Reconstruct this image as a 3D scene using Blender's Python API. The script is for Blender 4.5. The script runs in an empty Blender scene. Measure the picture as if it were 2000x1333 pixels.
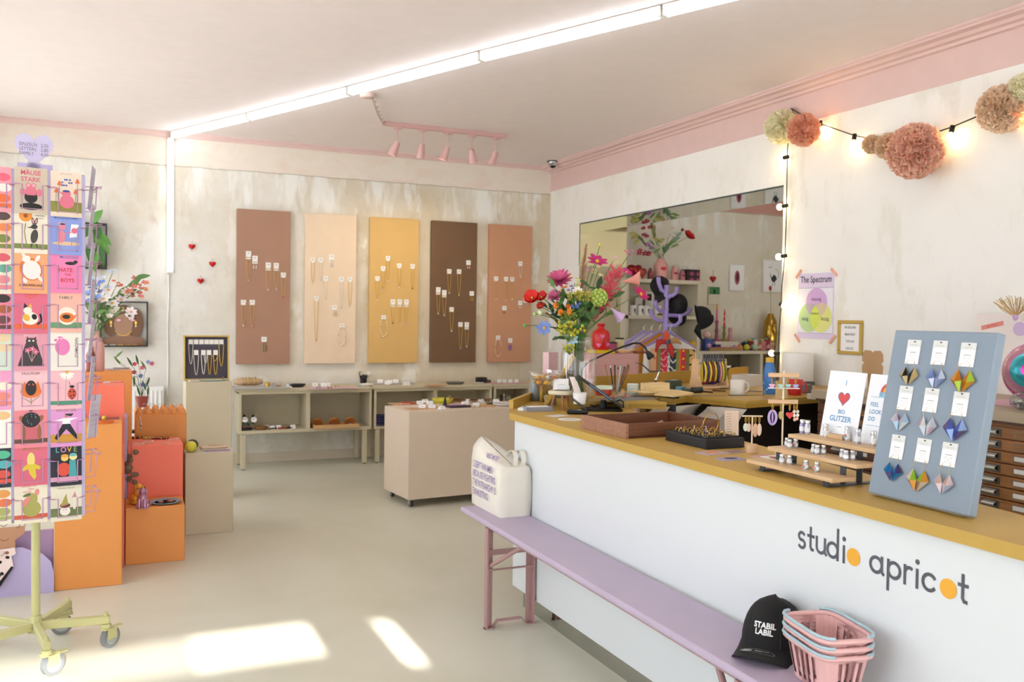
import bpy, math, random
from mathutils import Matrix, Vector

# ------------------------------------------------------------------ camera
SC = bpy.context.scene
COL = SC.collection
YAW, PITCH, ROLL, FPX, CAMH = math.radians(24.1625), math.radians(1.587), math.radians(-0.8354), 1731.37, 1.42
_f = Vector((math.sin(YAW)*math.cos(PITCH), math.cos(YAW)*math.cos(PITCH), -math.sin(PITCH)))
_r = Vector((math.cos(YAW), -math.sin(YAW), 0))
_u = _r.cross(_f)
CR = _r*math.cos(ROLL) - _u*math.sin(ROLL)
CU = _u*math.cos(ROLL) + _r*math.sin(ROLL)
CF = _f
CO = Vector((0, 0, CAMH))
cam = bpy.data.cameras.new('camera')
cam.sensor_width = 36.0
cam.lens = FPX/2000*36
cam.clip_start = 0.05
cam.dof.use_dof = True
cam.dof.focus_distance = 3.3
cam.dof.aperture_fstop = 5.0
camo = bpy.data.objects.new('camera', cam)
COL.objects.link(camo)
camo.matrix_world = Matrix(((CR.x, CU.x, -CF.x, 0), (CR.y, CU.y, -CF.y, 0), (CR.z, CU.z, -CF.z, CAMH), (0, 0, 0, 1)))
SC.camera = camo

# ------------------------------------------------------------------ sky, sun, exposure
w = bpy.data.worlds.new('sky')
SC.world = w
w.use_nodes = True
w.node_tree.nodes['Background'].inputs[0].default_value = (0.86, 0.93, 1.0, 1)
w.node_tree.nodes['Background'].inputs[1].default_value = 3.3
SC.view_settings.view_transform = 'Standard'
SC.view_settings.look = 'None'
SC.view_settings.exposure = 0.24
SC.view_settings.gamma = 1.0
SC.view_settings.use_curve_mapping = False
sun = bpy.data.lights.new('sun', 'SUN')
sun.energy = 26.0
sun.angle = math.radians(0.55)
sun.color = (1.0, 0.985, 0.96)
suno = bpy.data.objects.new('sun', sun)
COL.objects.link(suno)
SUNEL = math.radians(19.5)
suno.rotation_euler = (math.radians(90)-SUNEL, 0, 0)

def portal(name, loc, rot, sx, sy):
    l = bpy.data.lights.new(name, 'AREA')
    l.shape = 'RECTANGLE'; l.size = sx; l.size_y = sy
    l.cycles.is_portal = True
    o = bpy.data.objects.new(name, l); COL.objects.link(o)
    o.location = loc; o.rotation_euler = rot
    return o

def at_plane(px, py, p0, n):
    d = CF + CR*((px-1000)/FPX) - CU*((py-666.5)/FPX)
    t = (Vector(p0)-CO).dot(n)/d.dot(n)
    return CO + d*t
def U(px, py, X=None, Y=None, Z=None):
    """the point of the plane X=, Y= or Z= that is seen at a pixel of the 2000 x 1333 photograph"""
    if X is not None: return at_plane(px, py, (X, 0, 0), Vector((1, 0, 0)))
    if Y is not None: return at_plane(px, py, (0, Y, 0), Vector((0, 1, 0)))
    return at_plane(px, py, (0, 0, Z), Vector((0, 0, 1)))
def dep(p): return (Vector(p)-CO).dot(CF)
def ppm(p): return FPX/dep(p)      # pixels per metre at a point

# ------------------------------------------------------------------ materials
def lin(h):
    h = h.lstrip('#')
    c = [int(h[i:i+2], 16)/255 for i in (0, 2, 4)]
    return tuple(x/12.92 if x <= 0.04045 else ((x+0.055)/1.055)**2.4 for x in c) + (1,)
_mats = {}
def M(hexc, rough=0.55, metal=0.0, emit=0.0, trans=0.0, noise=0.0, spec=0.4, alpha=1.0, sss=0.0):
    key = (hexc, rough, metal, emit, trans, noise, spec, alpha, sss)
    if key in _mats: return _mats[key]
    m = bpy.data.materials.new('paint_%s' % hexc.strip('#'))
    m.use_nodes = True
    nt = m.node_tree
    b = nt.nodes['Principled BSDF']
    c = lin(hexc)
    b.inputs['Base Color'].default_value = c
    b.inputs['Roughness'].default_value = rough
    b.inputs['Metallic'].default_value = metal
    b.inputs['Specular IOR Level'].default_value = spec
    if trans: b.inputs['Transmission Weight'].default_value = trans; b.inputs['IOR'].default_value = 1.3
    if alpha < 1: b.inputs['Alpha'].default_value = alpha
    if sss: b.inputs['Subsurface Weight'].default_value = sss; b.inputs['Subsurface Radius'].default_value = (.02, .01, .008)
    if emit:
        b.inputs['Emission Color'].default_value = c
        b.inputs['Emission Strength'].default_value = emit
    if noise:
        tc = nt.nodes.new('ShaderNodeTexCoord')
        n = nt.nodes.new('ShaderNodeTexNoise'); n.inputs['Scale'].default_value = 9; n.inputs['Detail'].default_value = 6
        r = nt.nodes.new('ShaderNodeValToRGB')
        k = 1-noise
        r.color_ramp.elements[0].position = .3; r.color_ramp.elements[1].position = .7
        r.color_ramp.elements[0].color = (c[0]*k, c[1]*k, c[2]*k, 1)
        r.color_ramp.elements[1].color = (min(1, c[0]*(1+noise*.5)), min(1, c[1]*(1+noise*.5)), min(1, c[2]*(1+noise*.5)), 1)
        nt.links.new(tc.outputs['Object'], n.inputs['Vector'])
        nt.links.new(n.outputs['Fac'], r.inputs['Fac'])
        nt.links.new(r.outputs['Color'], b.inputs['Base Color'])
    _mats[key] = m
    return m
def wood(hexa, hexb, scale=6, rough=0.5, stretch=(1, 12, 12)):
    key = ('wood', hexa, hexb, scale, rough, stretch)
    if key in _mats: return _mats[key]
    m = bpy.data.materials.new('wood_%s' % hexa.strip('#')); m.use_nodes = True
    nt = m.node_tree; b = nt.nodes['Principled BSDF']; b.inputs['Roughness'].default_value = rough
    tc = nt.nodes.new('ShaderNodeTexCoord'); mp = nt.nodes.new('ShaderNodeMapping'); mp.inputs['Scale'].default_value = stretch
    n = nt.nodes.new('ShaderNodeTexNoise'); n.inputs['Scale'].default_value = scale; n.inputs['Detail'].default_value = 8; n.inputs['Distortion'].default_value = 1.2
    r = nt.nodes.new('ShaderNodeValToRGB'); r.color_ramp.elements[0].color = lin(hexa); r.color_ramp.elements[1].color = lin(hexb)
    r.color_ramp.elements[0].position = .3; r.color_ramp.elements[1].position = .72
    L = nt.links.new
    L(tc.outputs['Object'], mp.inputs['Vector']); L(mp.outputs['Vector'], n.inputs['Vector']); L(n.outputs['Fac'], r.inputs['Fac']); L(r.outputs['Color'], b.inputs['Base Color'])
    _mats[key] = m
    return m
def glassy(name='clear_glass', tint='#ffffff', refl=0.12):
    """thin clear glass: lets light straight through, with a fresnel gloss"""
    if name in _mats: return _mats[name]
    m = bpy.data.materials.new(name); m.use_nodes = True
    nt = m.node_tree; nt.nodes.remove(nt.nodes['Principled BSDF']); out = nt.nodes['Material Output']
    t = nt.nodes.new('ShaderNodeBsdfTransparent'); t.inputs[0].default_value = lin(tint)
    g = nt.nodes.new('ShaderNodeBsdfGlossy'); g.inputs['Roughness'].default_value = .04
    lw = nt.nodes.new('ShaderNodeLayerWeight'); lw.inputs[0].default_value = .35
    mx = nt.nodes.new('ShaderNodeMath'); mx.operation = 'MULTIPLY_ADD'; mx.inputs[1].default_value = .4; mx.inputs[2].default_value = refl*.3
    ms = nt.nodes.new('ShaderNodeMixShader')
    L = nt.links.new
    L(lw.outputs['Facing'], mx.inputs[0]); L(mx.outputs[0], ms.inputs[0]); L(t.outputs[0], ms.inputs[1]); L(g.outputs[0], ms.inputs[2]); L(ms.outputs[0], out.inputs['Surface'])
    _mats[name] = m
    return m
GLASS = glassy()
GLASSB = glassy('bluish_glass', '#e9f0f2', .15)

# ------------------------------------------------------------------ mesh builder
_txt = {}
def text_geo(s, off):
    k = (s, off)
    if k not in _txt:
        cu = bpy.data.curves.new('letters', 'FONT'); cu.body = s; cu.size = 1; cu.offset = off; cu.resolution_u = 3; cu.fill_mode = 'FRONT'
        o = bpy.data.objects.new('letters', cu)
        me = bpy.data.meshes.new_from_object(o)
        vs = [tuple(v.co) for v in me.vertices]; fs = [tuple(p.vertices) for p in me.polygons]
        bpy.data.objects.remove(o); bpy.data.meshes.remove(me); bpy.data.curves.remove(cu)
        _txt[k] = (vs, fs)
    return _txt[k]

class MB:
    def __init__(s, T=None):
        s.v = []; s.f = []; s.m = []; s.s = []; s.mats = []; s.T = T or Matrix.Identity(4)
    def add(s, vs, fs, mat, smooth=False):
        if mat not in s.mats: s.mats.append(mat)
        k = s.mats.index(mat); n = len(s.v)
        s.v += [tuple(s.T @ Vector(p)) for p in vs]
        for f in fs:
            s.f.append([i+n for i in f]); s.m.append(k); s.s.append(smooth)
        return s
    def box(s, x0, x1, y0, y1, z0, z1, mat, b=0.0):
        if b <= 0:
            vs = [(x, y, z) for z in (z0, z1) for y in (y0, y1) for x in (x0, x1)]
            return s.add(vs, [(0, 2, 3, 1), (4, 5, 7, 6), (0, 1, 5, 4), (2, 6, 7, 3), (0, 4, 6, 2), (1, 3, 7, 5)], mat)
        b = min(b, (x1-x0)*.45, (y1-y0)*.45, (z1-z0)*.45)
        X, Y, Z = (x0, x1), (y0, y1), (z0, z1)
        vs = []; idx = {}
        for i in (0, 1):
            for j in (0, 1):
                for k in (0, 1):
                    c = [X[i], Y[j], Z[k]]; sg = [1-2*i, 1-2*j, 1-2*k]
                    for a in range(3):
                        p = [c[q]+sg[q]*b for q in range(3)]; p[a] = c[a]
                        idx[(i, j, k, a)] = len(vs); vs.append(tuple(p))
        fs = []
        g = lambda i, j, k, a: idx[(i, j, k, a)]
        for e in (0, 1):
            fs.append([g(e, 0, 0, 0), g(e, 1, 0, 0), g(e, 1, 1, 0), g(e, 0, 1, 0)])
            fs.append([g(0, e, 0, 1), g(1, e, 0, 1), g(1, e, 1, 1), g(0, e, 1, 1)])
            fs.append([g(0, 0, e, 2), g(1, 0, e, 2), g(1, 1, e, 2), g(0, 1, e, 2)])
        for i in (0, 1):
            for j in (0, 1):
                fs.append([g(i, j, 0, 0), g(i, j, 1, 0), g(i, j, 1, 1), g(i, j, 0, 1)])
                fs.append([g(i, 0, j, 0), g(i, 1, j, 0), g(i, 1, j, 2), g(i, 0, j, 2)])
                fs.append([g(0, i, j, 1), g(1, i, j, 1), g(1, i, j, 2), g(0, i, j, 2)])
                for k in (0, 1): fs.append([g(i, j, k, 0), g(i, j, k, 1), g(i, j, k, 2)])
        c = Vector(((x0+x1)/2, (y0+y1)/2, (z0+z1)/2))
        for q, f in enumerate(fs):
            a, b_, d = (Vector(vs[f[t]]) for t in (0, 1, 2))
            if (b_-a).cross(d-a).dot(a-c) < 0: fs[q] = f[::-1]
        return s.add(vs, fs, mat)
    def cb(s, x, y, z, sx, sy, sz, mat, b=0.0):      # centred in x and y, standing on z
        return s.box(x-sx/2, x+sx/2, y-sy/2, y+sy/2, z, z+sz, mat, b)
    def cyl(s, p, q, r, mat, r2=None, n=12, caps=True, smooth=True):
        p = Vector(p); q = Vector(q); r2 = r if r2 is None else r2
        d = (q-p).normalized(); a = d.orthogonal().normalized(); b = d.cross(a)
        vs = []
        for c, rr in ((p, r), (q, r2)):
            for i in range(n):
                t = 2*math.pi*i/n; vs.append(tuple(c+(a*math.cos(t)+b*math.sin(t))*rr))
        s.add(vs, [(i, (i+1) % n, n+(i+1) % n, n+i) for i in range(n)], mat, smooth)
        if caps: s.add(vs, [tuple(range(n))[::-1], tuple(range(n, 2*n))], mat)
        return s
    def lathe(s, prof, mat, n=20, at=(0, 0, 0), smooth=True, sx=1, sy=1):
        vs = []; fs = []
        for r, z in prof:
            for i in range(n):
                t = 2*math.pi*i/n
                vs.append((at[0]+r*math.cos(t)*sx, at[1]+r*math.sin(t)*sy, at[2]+z))
        for k in range(len(prof)-1):
            for i in range(n):
                j = (i+1) % n; fs.append((k*n+i, k*n+j, (k+1)*n+j, (k+1)*n+i))
        s.add(vs, fs, mat, smooth)
        caps = []
        if prof[0][0] > 1e-6: caps.append(tuple(range(n))[::-1])
        if prof[-1][0] > 1e-6: caps.append(tuple(range((len(prof)-1)*n, len(prof)*n)))
        if caps: s.add(vs, caps, mat)
        return s
    def tube(s, pts, r, mat, n=6, closed=False):
        P = [Vector(p) for p in pts]; N = len(P); vs = []; fs = []
        rr = r if isinstance(r, (list, tuple)) else [r]*N
        ref = None
        for i in range(N):
            a = P[i-1] if (i > 0 or closed) else P[i]
            b = P[(i+1) % N] if (i < N-1 or closed) else P[i]
            d = (b-a)
            d = d.normalized() if d.length > 1e-9 else Vector((0, 0, 1))
            if ref is None: ref = d.orthogonal().normalized()
            ref = (ref - d*ref.dot(d))
            ref = ref.normalized() if ref.length > 1e-6 else d.orthogonal().normalized()
            e = d.cross(ref)
            for k in range(n):
                t = 2*math.pi*k/n; vs.append(tuple(P[i]+(ref*math.cos(t)+e*math.sin(t))*rr[i]))
        for i in range(N if closed else N-1):
            j = (i+1) % N
            for k in range(n): fs.append((i*n+k, i*n+(k+1) % n, j*n+(k+1) % n, j*n+k))
        s.add(vs, fs, mat, True)
        if not closed: s.add(vs, [tuple(range(n))[::-1], tuple(range((N-1)*n, N*n))], mat)
        return s
    def prism(s, pts, z0, z1, mat, side=None):
        n = len(pts)
        area = sum(pts[i][0]*pts[(i+1) % n][1]-pts[(i+1) % n][0]*pts[i][1] for i in range(n))
        if area < 0: pts = pts[::-1]
        vs = [(x, y, z0) for x, y in pts]+[(x, y, z1) for x, y in pts]
        s.add(vs, [tuple(range(n))[::-1], tuple(range(n, 2*n))], mat)
        return s.add(vs, [(i, (i+1) % n, n+(i+1) % n, n+i) for i in range(n)], side or mat)
    def flat(s, pts, z, mat):
        n = len(pts)
        area = sum(pts[i][0]*pts[(i+1) % n][1]-pts[(i+1) % n][0]*pts[i][1] for i in range(n))
        if area < 0: pts = pts[::-1]
        return s.add([(x, y, z) for x, y in pts], [tuple(range(n))], mat)
    def rect(s, x0, x1, y0, y1, z, mat): return s.flat([(x0, y0), (x1, y0), (x1, y1), (x0, y1)], z, mat)
    def disc(s, x, y, z, rx, mat, ry=None, n=16, rot=0):
        ry = rx if ry is None else ry; c, d = math.cos(rot), math.sin(rot)
        pts = []
        for i in range(n):
            t = 2*math.pi*i/n; a, b = rx*math.cos(t), ry*math.sin(t); pts.append((x+a*c-b*d, y+a*d+b*c))
        return s.flat(pts, z, mat)
    def line(s, pts, wd, z, mat):     # a flat ribbon along a polyline
        for q, ((x0, y0), (x1, y1)) in enumerate(zip(pts, pts[1:])):
            z += 1.2e-5
            dx, dy = x1-x0, y1-y0; L = math.hypot(dx, dy) or 1
            nx, ny = -dy/L*wd/2, dx/L*wd/2; ex, ey = dx/L*wd*.3, dy/L*wd*.3
            s.flat([(x0-nx-ex, y0-ny-ey), (x1-nx+ex, y1-ny+ey), (x1+nx+ex, y1+ny+ey), (x0+nx-ex, y0+ny-ey)], z, mat)
        return s
    def ball(s, c, r, mat, seg=12, rings=8, smooth=True):
        r = r if isinstance(r, (tuple, list)) else (r, r, r)
        prof = []
        vs = [(c[0], c[1], c[2]-r[2])]; fs = []
        for k in range(1, rings):
            ph = -math.pi/2+math.pi*k/rings
            for i in range(seg):
                t = 2*math.pi*i/seg; vs.append((c[0]+r[0]*math.cos(ph)*math.cos(t), c[1]+r[1]*math.cos(ph)*math.sin(t), c[2]+r[2]*math.sin(ph)))
        vs.append((c[0], c[1], c[2]+r[2])); top = len(vs)-1
        for i in range(seg):
            j = (i+1) % seg
            fs.append((0, 1+j, 1+i)); fs.append((top, 1+(rings-2)*seg+i, 1+(rings-2)*seg+j))
            for k in range(rings-2): fs.append((1+k*seg+i, 1+k*seg+j, 1+(k+1)*seg+j, 1+(k+1)*seg+i))
        return s.add(vs, fs, mat, smooth)
    def text(s, t, size, x, y, z, mat, align='C', sx=1.0, off=0.0, rot=0):
        vs, fs = text_geo(t, off)
        if not vs: return s
        x0 = min(p[0] for p in vs); x1 = max(p[0] for p in vs)
        sh = -(x0+x1)/2 if align == 'C' else (-x0 if align == 'L' else -x1)
        c, d = math.cos(rot), math.sin(rot); out = []
        for p in vs:
            a, b = (p[0]+sh)*size*sx, p[1]*size
            out.append((x+a*c-b*d, y+a*d+b*c, z))
        return s.add(out, fs, mat)
    def grid(s, P, mat, smooth=True, close_u=False):   # P[i][j] points
        n, m = len(P), len(P[0]); vs = [p for row in P for p in row]; fs = []
        for i in range(n if close_u else n-1):
            for j in range(m-1):
                k = (i+1) % n
                fs.append((i*m+j, k*m+j, k*m+j+1, i*m+j+1))
        return s.add(vs, fs, mat, smooth)
    def mesh(s, name):
        me = bpy.data.meshes.new(name)
        me.from_pydata(s.v, [], s.f)
        for m in s.mats: me.materials.append(m)
        me.polygons.foreach_set('material_index', s.m)
        me.polygons.foreach_set('use_smooth', s.s)
        me.update()
        return me

# facing matrices: local x runs to the reader's right, local y is up, local z comes out of the face
def FACE(p, nx, ny, nz=0.0, roll=0.0):
    z = Vector((nx, ny, nz)).normalized()
    x = Vector((0, 0, 1)).cross(z).normalized(); y = z.cross(x)
    m = Matrix(((x.x, y.x, z.x, p[0]), (x.y, y.y, z.y, p[1]), (x.z, y.z, z.z, p[2]), (0, 0, 0, 1)))
    return m @ Matrix.Rotation(roll, 4, 'Z')
def T3(x, y, z, rz=0, rx=0, ry=0): return Matrix.Translation((x, y, z)) @ Matrix.Rotation(rz, 4, 'Z') @ Matrix.Rotation(ry, 4, 'Y') @ Matrix.Rotation(rx, 4, 'X')

def _tag(o, label, cat, group):
    o['label'] = label; o['category'] = cat
    if group: o['group'] = group
def thing(name, label, cat, loc=(0, 0, 0), rz=0.0, group=None, rot=None, mw=None):
    o = bpy.data.objects.new(name, None); o.empty_display_size = .05; COL.objects.link(o)
    if mw is not None: o.matrix_world = mw
    else: o.location = loc; o.rotation_euler = rot or (0, 0, rz)
    _tag(o, label, cat, group)
    return o
def part(name, mb, parent, label=None):
    o = bpy.data.objects.new(name, mb.mesh(name)); COL.objects.link(o); o.parent = parent
    if label: o['label'] = label
    return o
def solo(name, mb, label, cat, loc=(0, 0, 0), rz=0.0, group=None, rot=None, mw=None):
    o = bpy.data.objects.new(name, mb.mesh(name)); COL.objects.link(o)
    if mw is not None: o.matrix_world = mw
    else: o.location = loc; o.rotation_euler = rot or (0, 0, rz)
    _tag(o, label, cat, group)
    return o
def struct(name, mb, parent=None):
    o = bpy.data.objects.new(name, mb.mesh(name)); COL.objects.link(o)
    if parent: o.parent = parent
    else: o['kind'] = 'structure'
    return o
def dup(root, loc, label, rz=None, group=None):
    r = root.copy(); COL.objects.link(r); r.location = loc
    if rz is not None: r.rotation_euler = (0, 0, rz)
    r['label'] = label
    if group: r['group'] = group
    for ch in list(root.children):
        c = ch.copy(); COL.objects.link(c); c.parent = r
        for g in list(ch.children):
            d = g.copy(); COL.objects.link(d); d.parent = c
    return r
RND = random.Random(7)
def rj(a): return RND.uniform(-a, a)
PI = math.pi
def heart_pts(sz, n=28):
    P = []
    for i in range(n):
        t = 2*PI*i/n
        P.append((sz*math.sin(t)**3, sz*(13*math.cos(t)-5*math.cos(2*t)-2*math.cos(3*t)-math.cos(4*t))/16))
    return P
def arc(cx, cy, r, a0, a1, n=10, ry=None):
    ry = ry or r
    return [(cx+r*math.cos(math.radians(a0+(a1-a0)*i/n)), cy+ry*math.sin(math.radians(a0+(a1-a0)*i/n))) for i in range(n+1)]
# common paints
WHITE = M('#f4f3f0', .5); PAPER = M('#f3f2f1', .7); BLACK = M('#161617', .5); DARK = M('#2a2a2c', .5)
GOLD = M('#c9a24a', .3, .9); SILVER = M('#c9cacc', .25, .95); CHROME = M('#d8d9da', .15, 1.0)
OCHRE = M('#bd9a49', .45); OCHRED = M('#b08a35', .5); LILAC = M('#c3b2d8', .5); INK = M('#3c3b45', .6)
MIRROR = M('#d9ddd8', .02, 1.0)
# ------------------------------------------------------------------ the room
RX, BY, CZ, LX, FY_ = 4.312, 8.642, 3.042, -1.25, -3.0      # right wall, back wall, ceiling, left wall, street wall
OY0, OY1, OZ, TH = 4.96, 7.97, 2.376, 0.553                 # wide opening in the right wall, wall thickness
ROOM2X, ROOM2Y = 8.2, 8.25

def plaster(name, ramp, top=None, topz=2.745, streak=0.5, rough=.85, scale=1.5, ochre_glow=False):
    m = bpy.data.materials.new(name); m.use_nodes = True
    nt = m.node_tree; b = nt.nodes['Principled BSDF']; b.inputs['Roughness'].default_value = rough; b.inputs['Specular IOR Level'].default_value = .15
    N, L = nt.nodes.new, nt.links.new
    tc = N('ShaderNodeTexCoord')
    def noise(sc, det, vec_scale=(1, 1, 1), dist=0.0):
        mp = N('ShaderNodeMapping'); mp.inputs['Scale'].default_value = vec_scale; L(tc.outputs['Object'], mp.inputs['Vector'])
        n = N('ShaderNodeTexNoise'); n.inputs['Scale'].default_value = sc; n.inputs['Detail'].default_value = det; n.inputs['Distortion'].default_value = dist
        n.inputs['Roughness'].default_value = .62
        L(mp.outputs['Vector'], n.inputs['Vector']); return n.outputs['Fac']
    def rampn(fac, els):
        r = N('ShaderNodeValToRGB'); e = r.color_ramp.elements
        while len(e) < len(els): e.new(.5)
        for k, (p, c) in enumerate(els): e[k].position = p; e[k].color = lin(c)
        L(fac, r.inputs['Fac']); return r.outputs['Color']
    def mix(fac, a, c, mode='MIX'):
        x = N('ShaderNodeMix'); x.data_type = 'RGBA'; x.blend_type = mode
        if hasattr(fac, 'node'): L(fac, x.inputs['Factor'])
        else: x.inputs['Factor'].default_value = fac
        for s_, i in ((a, 'A'), (c, 'B')):
            k = [q for q in x.inputs if q.name == i and q.type == 'RGBA'][0]
            if hasattr(s_, 'node'): L(s_, k)
            else: k.default_value = lin(s_)
        return [o for o in x.outputs if o.type == 'RGBA'][0]
    def thr(fac, lo, hi):
        q = N('ShaderNodeMapRange'); q.inputs['From Min'].default_value = lo; q.inputs['From Max'].default_value = hi; L(fac, q.inputs['Value']); return q.outputs['Result']
    col = rampn(noise(scale, 9, (1, 1, 1), .25), ramp)
    if ochre_glow:
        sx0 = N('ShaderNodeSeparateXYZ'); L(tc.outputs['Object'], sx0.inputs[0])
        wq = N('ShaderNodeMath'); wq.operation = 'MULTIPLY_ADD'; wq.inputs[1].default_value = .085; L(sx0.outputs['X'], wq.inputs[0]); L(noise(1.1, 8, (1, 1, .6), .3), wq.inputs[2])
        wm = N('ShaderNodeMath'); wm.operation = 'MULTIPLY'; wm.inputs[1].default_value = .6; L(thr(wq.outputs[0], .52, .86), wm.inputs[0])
        col = mix(wm.outputs[0], col, '#cbb587')  # ochre deepens along X, partly the spotlights' warm glow put into the colour
    # ragged pale filler patches and vertical scrape marks
    col = mix(thr(noise(2.3, 12, (1.5, 1.5, .7), .25), .57, .64), col, '#e9e6dc')
    fine = thr(noise(5, 12, (1.6, 1.6, .7), .4), .58, .75)
    q = N('ShaderNodeMath'); q.operation = 'MULTIPLY'; q.inputs[1].default_value = streak; L(fine, q.inputs[0])
    col = mix(q.outputs[0], col, '#b9a988')
    fine2 = thr(noise(2.9, 12, (2.2, 2.2, .55), .3), .60, .72)
    q = N('ShaderNodeMath'); q.operation = 'MULTIPLY'; q.inputs[1].default_value = streak*.8; L(fine2, q.inputs[0])
    col = mix(q.outputs[0], col, '#a79a80')
    if top:
        sx = N('ShaderNodeSeparateXYZ'); L(tc.outputs['Object'], sx.inputs[0])
        zb_ = N('ShaderNodeMath'); zb_.operation = 'MULTIPLY_ADD'; zb_.inputs[1].default_value = .30; L(noise(3, 6, (2, 2, .5)), zb_.inputs[0]); L(sx.outputs['Z'], zb_.inputs[2])
        zk = N('ShaderNodeMath'); zk.operation = 'MULTIPLY'; L(thr(zb_.outputs[0], 2.50, 2.62), zk.inputs[0]); L(thr(noise(3.5, 10, (1.6, 1.6, .28), .3), .50, .60), zk.inputs[1])
        col = mix(zk.outputs[0], col, '#ecebe4')
        ed = N('ShaderNodeMath'); ed.operation = 'MULTIPLY_ADD'; ed.inputs[1].default_value = .035; L(noise(4, 6), ed.inputs[0]); L(sx.outputs['Z'], ed.inputs[2])
        up = thr(ed.outputs[0], topz+.012, topz+.022)
        tcol = rampn(noise(2.2, 8, (1, 1, 2.0), .8), top)
        col = mix(up, col, tcol)
        ck = N('ShaderNodeMath'); ck.operation = 'COMPARE'; ck.inputs[1].default_value = topz+.012; ck.inputs[2].default_value = .006; L(ed.outputs[0], ck.inputs[0])
        q = N('ShaderNodeMath'); q.operation = 'MULTIPLY'; q.inputs[1].default_value = .45; L(ck.outputs[0], q.inputs[0])
        col = mix(q.outputs[0], col, '#9a8d78')
    L(col, b.inputs['Base Color'])
    bp = N('ShaderNodeBump'); bp.inputs['Strength'].default_value = .25; bp.inputs['Distance'].default_value = .01
    L(noise(7, 9), bp.inputs['Height']); L(bp.outputs['Normal'], b.inputs['Normal'])
    return m
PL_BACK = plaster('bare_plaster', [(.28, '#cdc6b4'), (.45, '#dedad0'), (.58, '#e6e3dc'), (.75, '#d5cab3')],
                  top=[(.3, '#e2d6c3'), (.5, '#e8dfd2'), (.7, '#e6d3c5')], topz=2.75, streak=.5, ochre_glow=True)
PL_RIGHT = plaster('pale_plaster', [(.25, '#e9e5da'), (.5, '#f1efe9'), (.75, '#f4f2ee')], streak=.12)
PL_ROOM2 = plaster('cream_plaster', [(.25, '#d2c6ae'), (.5, '#e0d8c6'), (.75, '#e8e1d3')], top=[(.3, '#cf9d90'), (.7, '#d4a598')], topz=2.65, streak=.2)
PINK = M('#dfc1bb', .6, noise=.03); CEIL = M('#f0e5e2', .75, noise=.02); TRIM = M('#e0c2bc', .45)

def concrete():
    m = bpy.data.materials.new('polished_concrete'); m.use_nodes = True
    nt = m.node_tree; b = nt.nodes['Principled BSDF']; N, L = nt.nodes.new, nt.links.new
    tc = N('ShaderNodeTexCoord'); n = N('ShaderNodeTexNoise'); n.inputs['Scale'].default_value = .9; n.inputs['Detail'].default_value = 10; n.inputs['Distortion'].default_value = .8
    r = N('ShaderNodeValToRGB'); e = r.color_ramp.elements
    e[0].position = .3; e[0].color = lin('#cac7b2'); e[1].position = .72; e[1].color = lin('#d7d4c3')
    L(tc.outputs['Object'], n.inputs['Vector']); L(n.outputs['Fac'], r.inputs['Fac']); L(r.outputs['Color'], b.inputs['Base Color'])
    n2 = N('ShaderNodeTexNoise'); n2.inputs['Scale'].default_value = 6; n2.inputs['Detail'].default_value = 6; L(tc.outputs['Object'], n2.inputs['Vector'])
    q = N('ShaderNodeMapRange'); q.inputs['To Min'].default_value = .26; q.inputs['To Max'].default_value = .42; L(n2.outputs['Fac'], q.inputs['Value']); L(q.outputs['Result'], b.inputs['Roughness'])
    b.inputs['Specular IOR Level'].default_value = .45
    return m
CONC = concrete()
def sheer():
    m = bpy.data.materials.new('sheer_diffuser'); m.use_nodes = True
    nt = m.node_tree; nt.nodes.remove(nt.nodes['Principled BSDF']); out = nt.nodes['Material Output']
    t_ = nt.nodes.new('ShaderNodeBsdfTranslucent'); t_.inputs[0].default_value = (.84, .85, .86, 1)
    d_ = nt.nodes.new('ShaderNodeBsdfDiffuse'); d_.inputs[0].default_value = (.8, .8, .79, 1)
    x = nt.nodes.new('ShaderNodeMixShader'); x.inputs[0].default_value = .25
    nt.links.new(t_.outputs[0], x.inputs[1]); nt.links.new(d_.outputs[0], x.inputs[2]); nt.links.new(x.outputs[0], out.inputs['Surface'])
    return m
SHEER = sheer()
m = MB(); m.box(LX-.3, ROOM2X+.2, FY_-.3, BY+.3, -.15, 0, CONC); struct('floor', m)
m = MB(); m.box(LX-.3, ROOM2X+.2, FY_-.3, BY+.3, CZ, CZ+.15, CEIL); struct('ceiling', m)
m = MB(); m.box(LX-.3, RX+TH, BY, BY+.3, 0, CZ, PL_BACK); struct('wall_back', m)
m = MB(); m.box(LX, RX, BY-.012, BY, 0, .085, M('#d3c6b2', .6)); struct('baseboard_back', m)
m = MB(); m.prism([(0, 0), (0, -.045), (-.012, -.045), (-.03, -.02), (-.045, -.012), (-.045, 0)], LX, RX, TRIM)
m.v = [(z, BY+x, CZ+y) for x, y, z in m.v]; struct('trim_2', m)
# right wall in three pieces around the opening
PB = 2.777
m = MB()
for y0, y1, z0, z1 in ((FY_, OY0, 0, PB), (OY1, BY, 0, PB), (OY0, OY1, OZ, PB)): m.box(RX, RX+TH, y0, y1, z0, z1, PL_RIGHT)
m.box(RX-.004, RX+TH, FY_, BY, PB, CZ, PINK)
struct('wall_right', m)
m = MB(); prof = [(0, 0), (-.13, 0), (-.13, -.012), (-.118, -.018), (-.118, -.03), (-.075, -.034), (-.06, -.05), (-.03, -.054), (-.024, -.07), (0, -.074)]
m.prism(prof, FY_, BY, TRIM); m.v = [(RX-.004+x, z, CZ+y) for x, y, z in m.v]; struct('trim_1', m)
m = MB(); m.box(RX-.012, RX, OY1, BY, 0, .085, WHITE); m.box(RX-.012, RX, FY_, OY0, 0, .085, WHITE); struct('baseboard_right', m)
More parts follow.
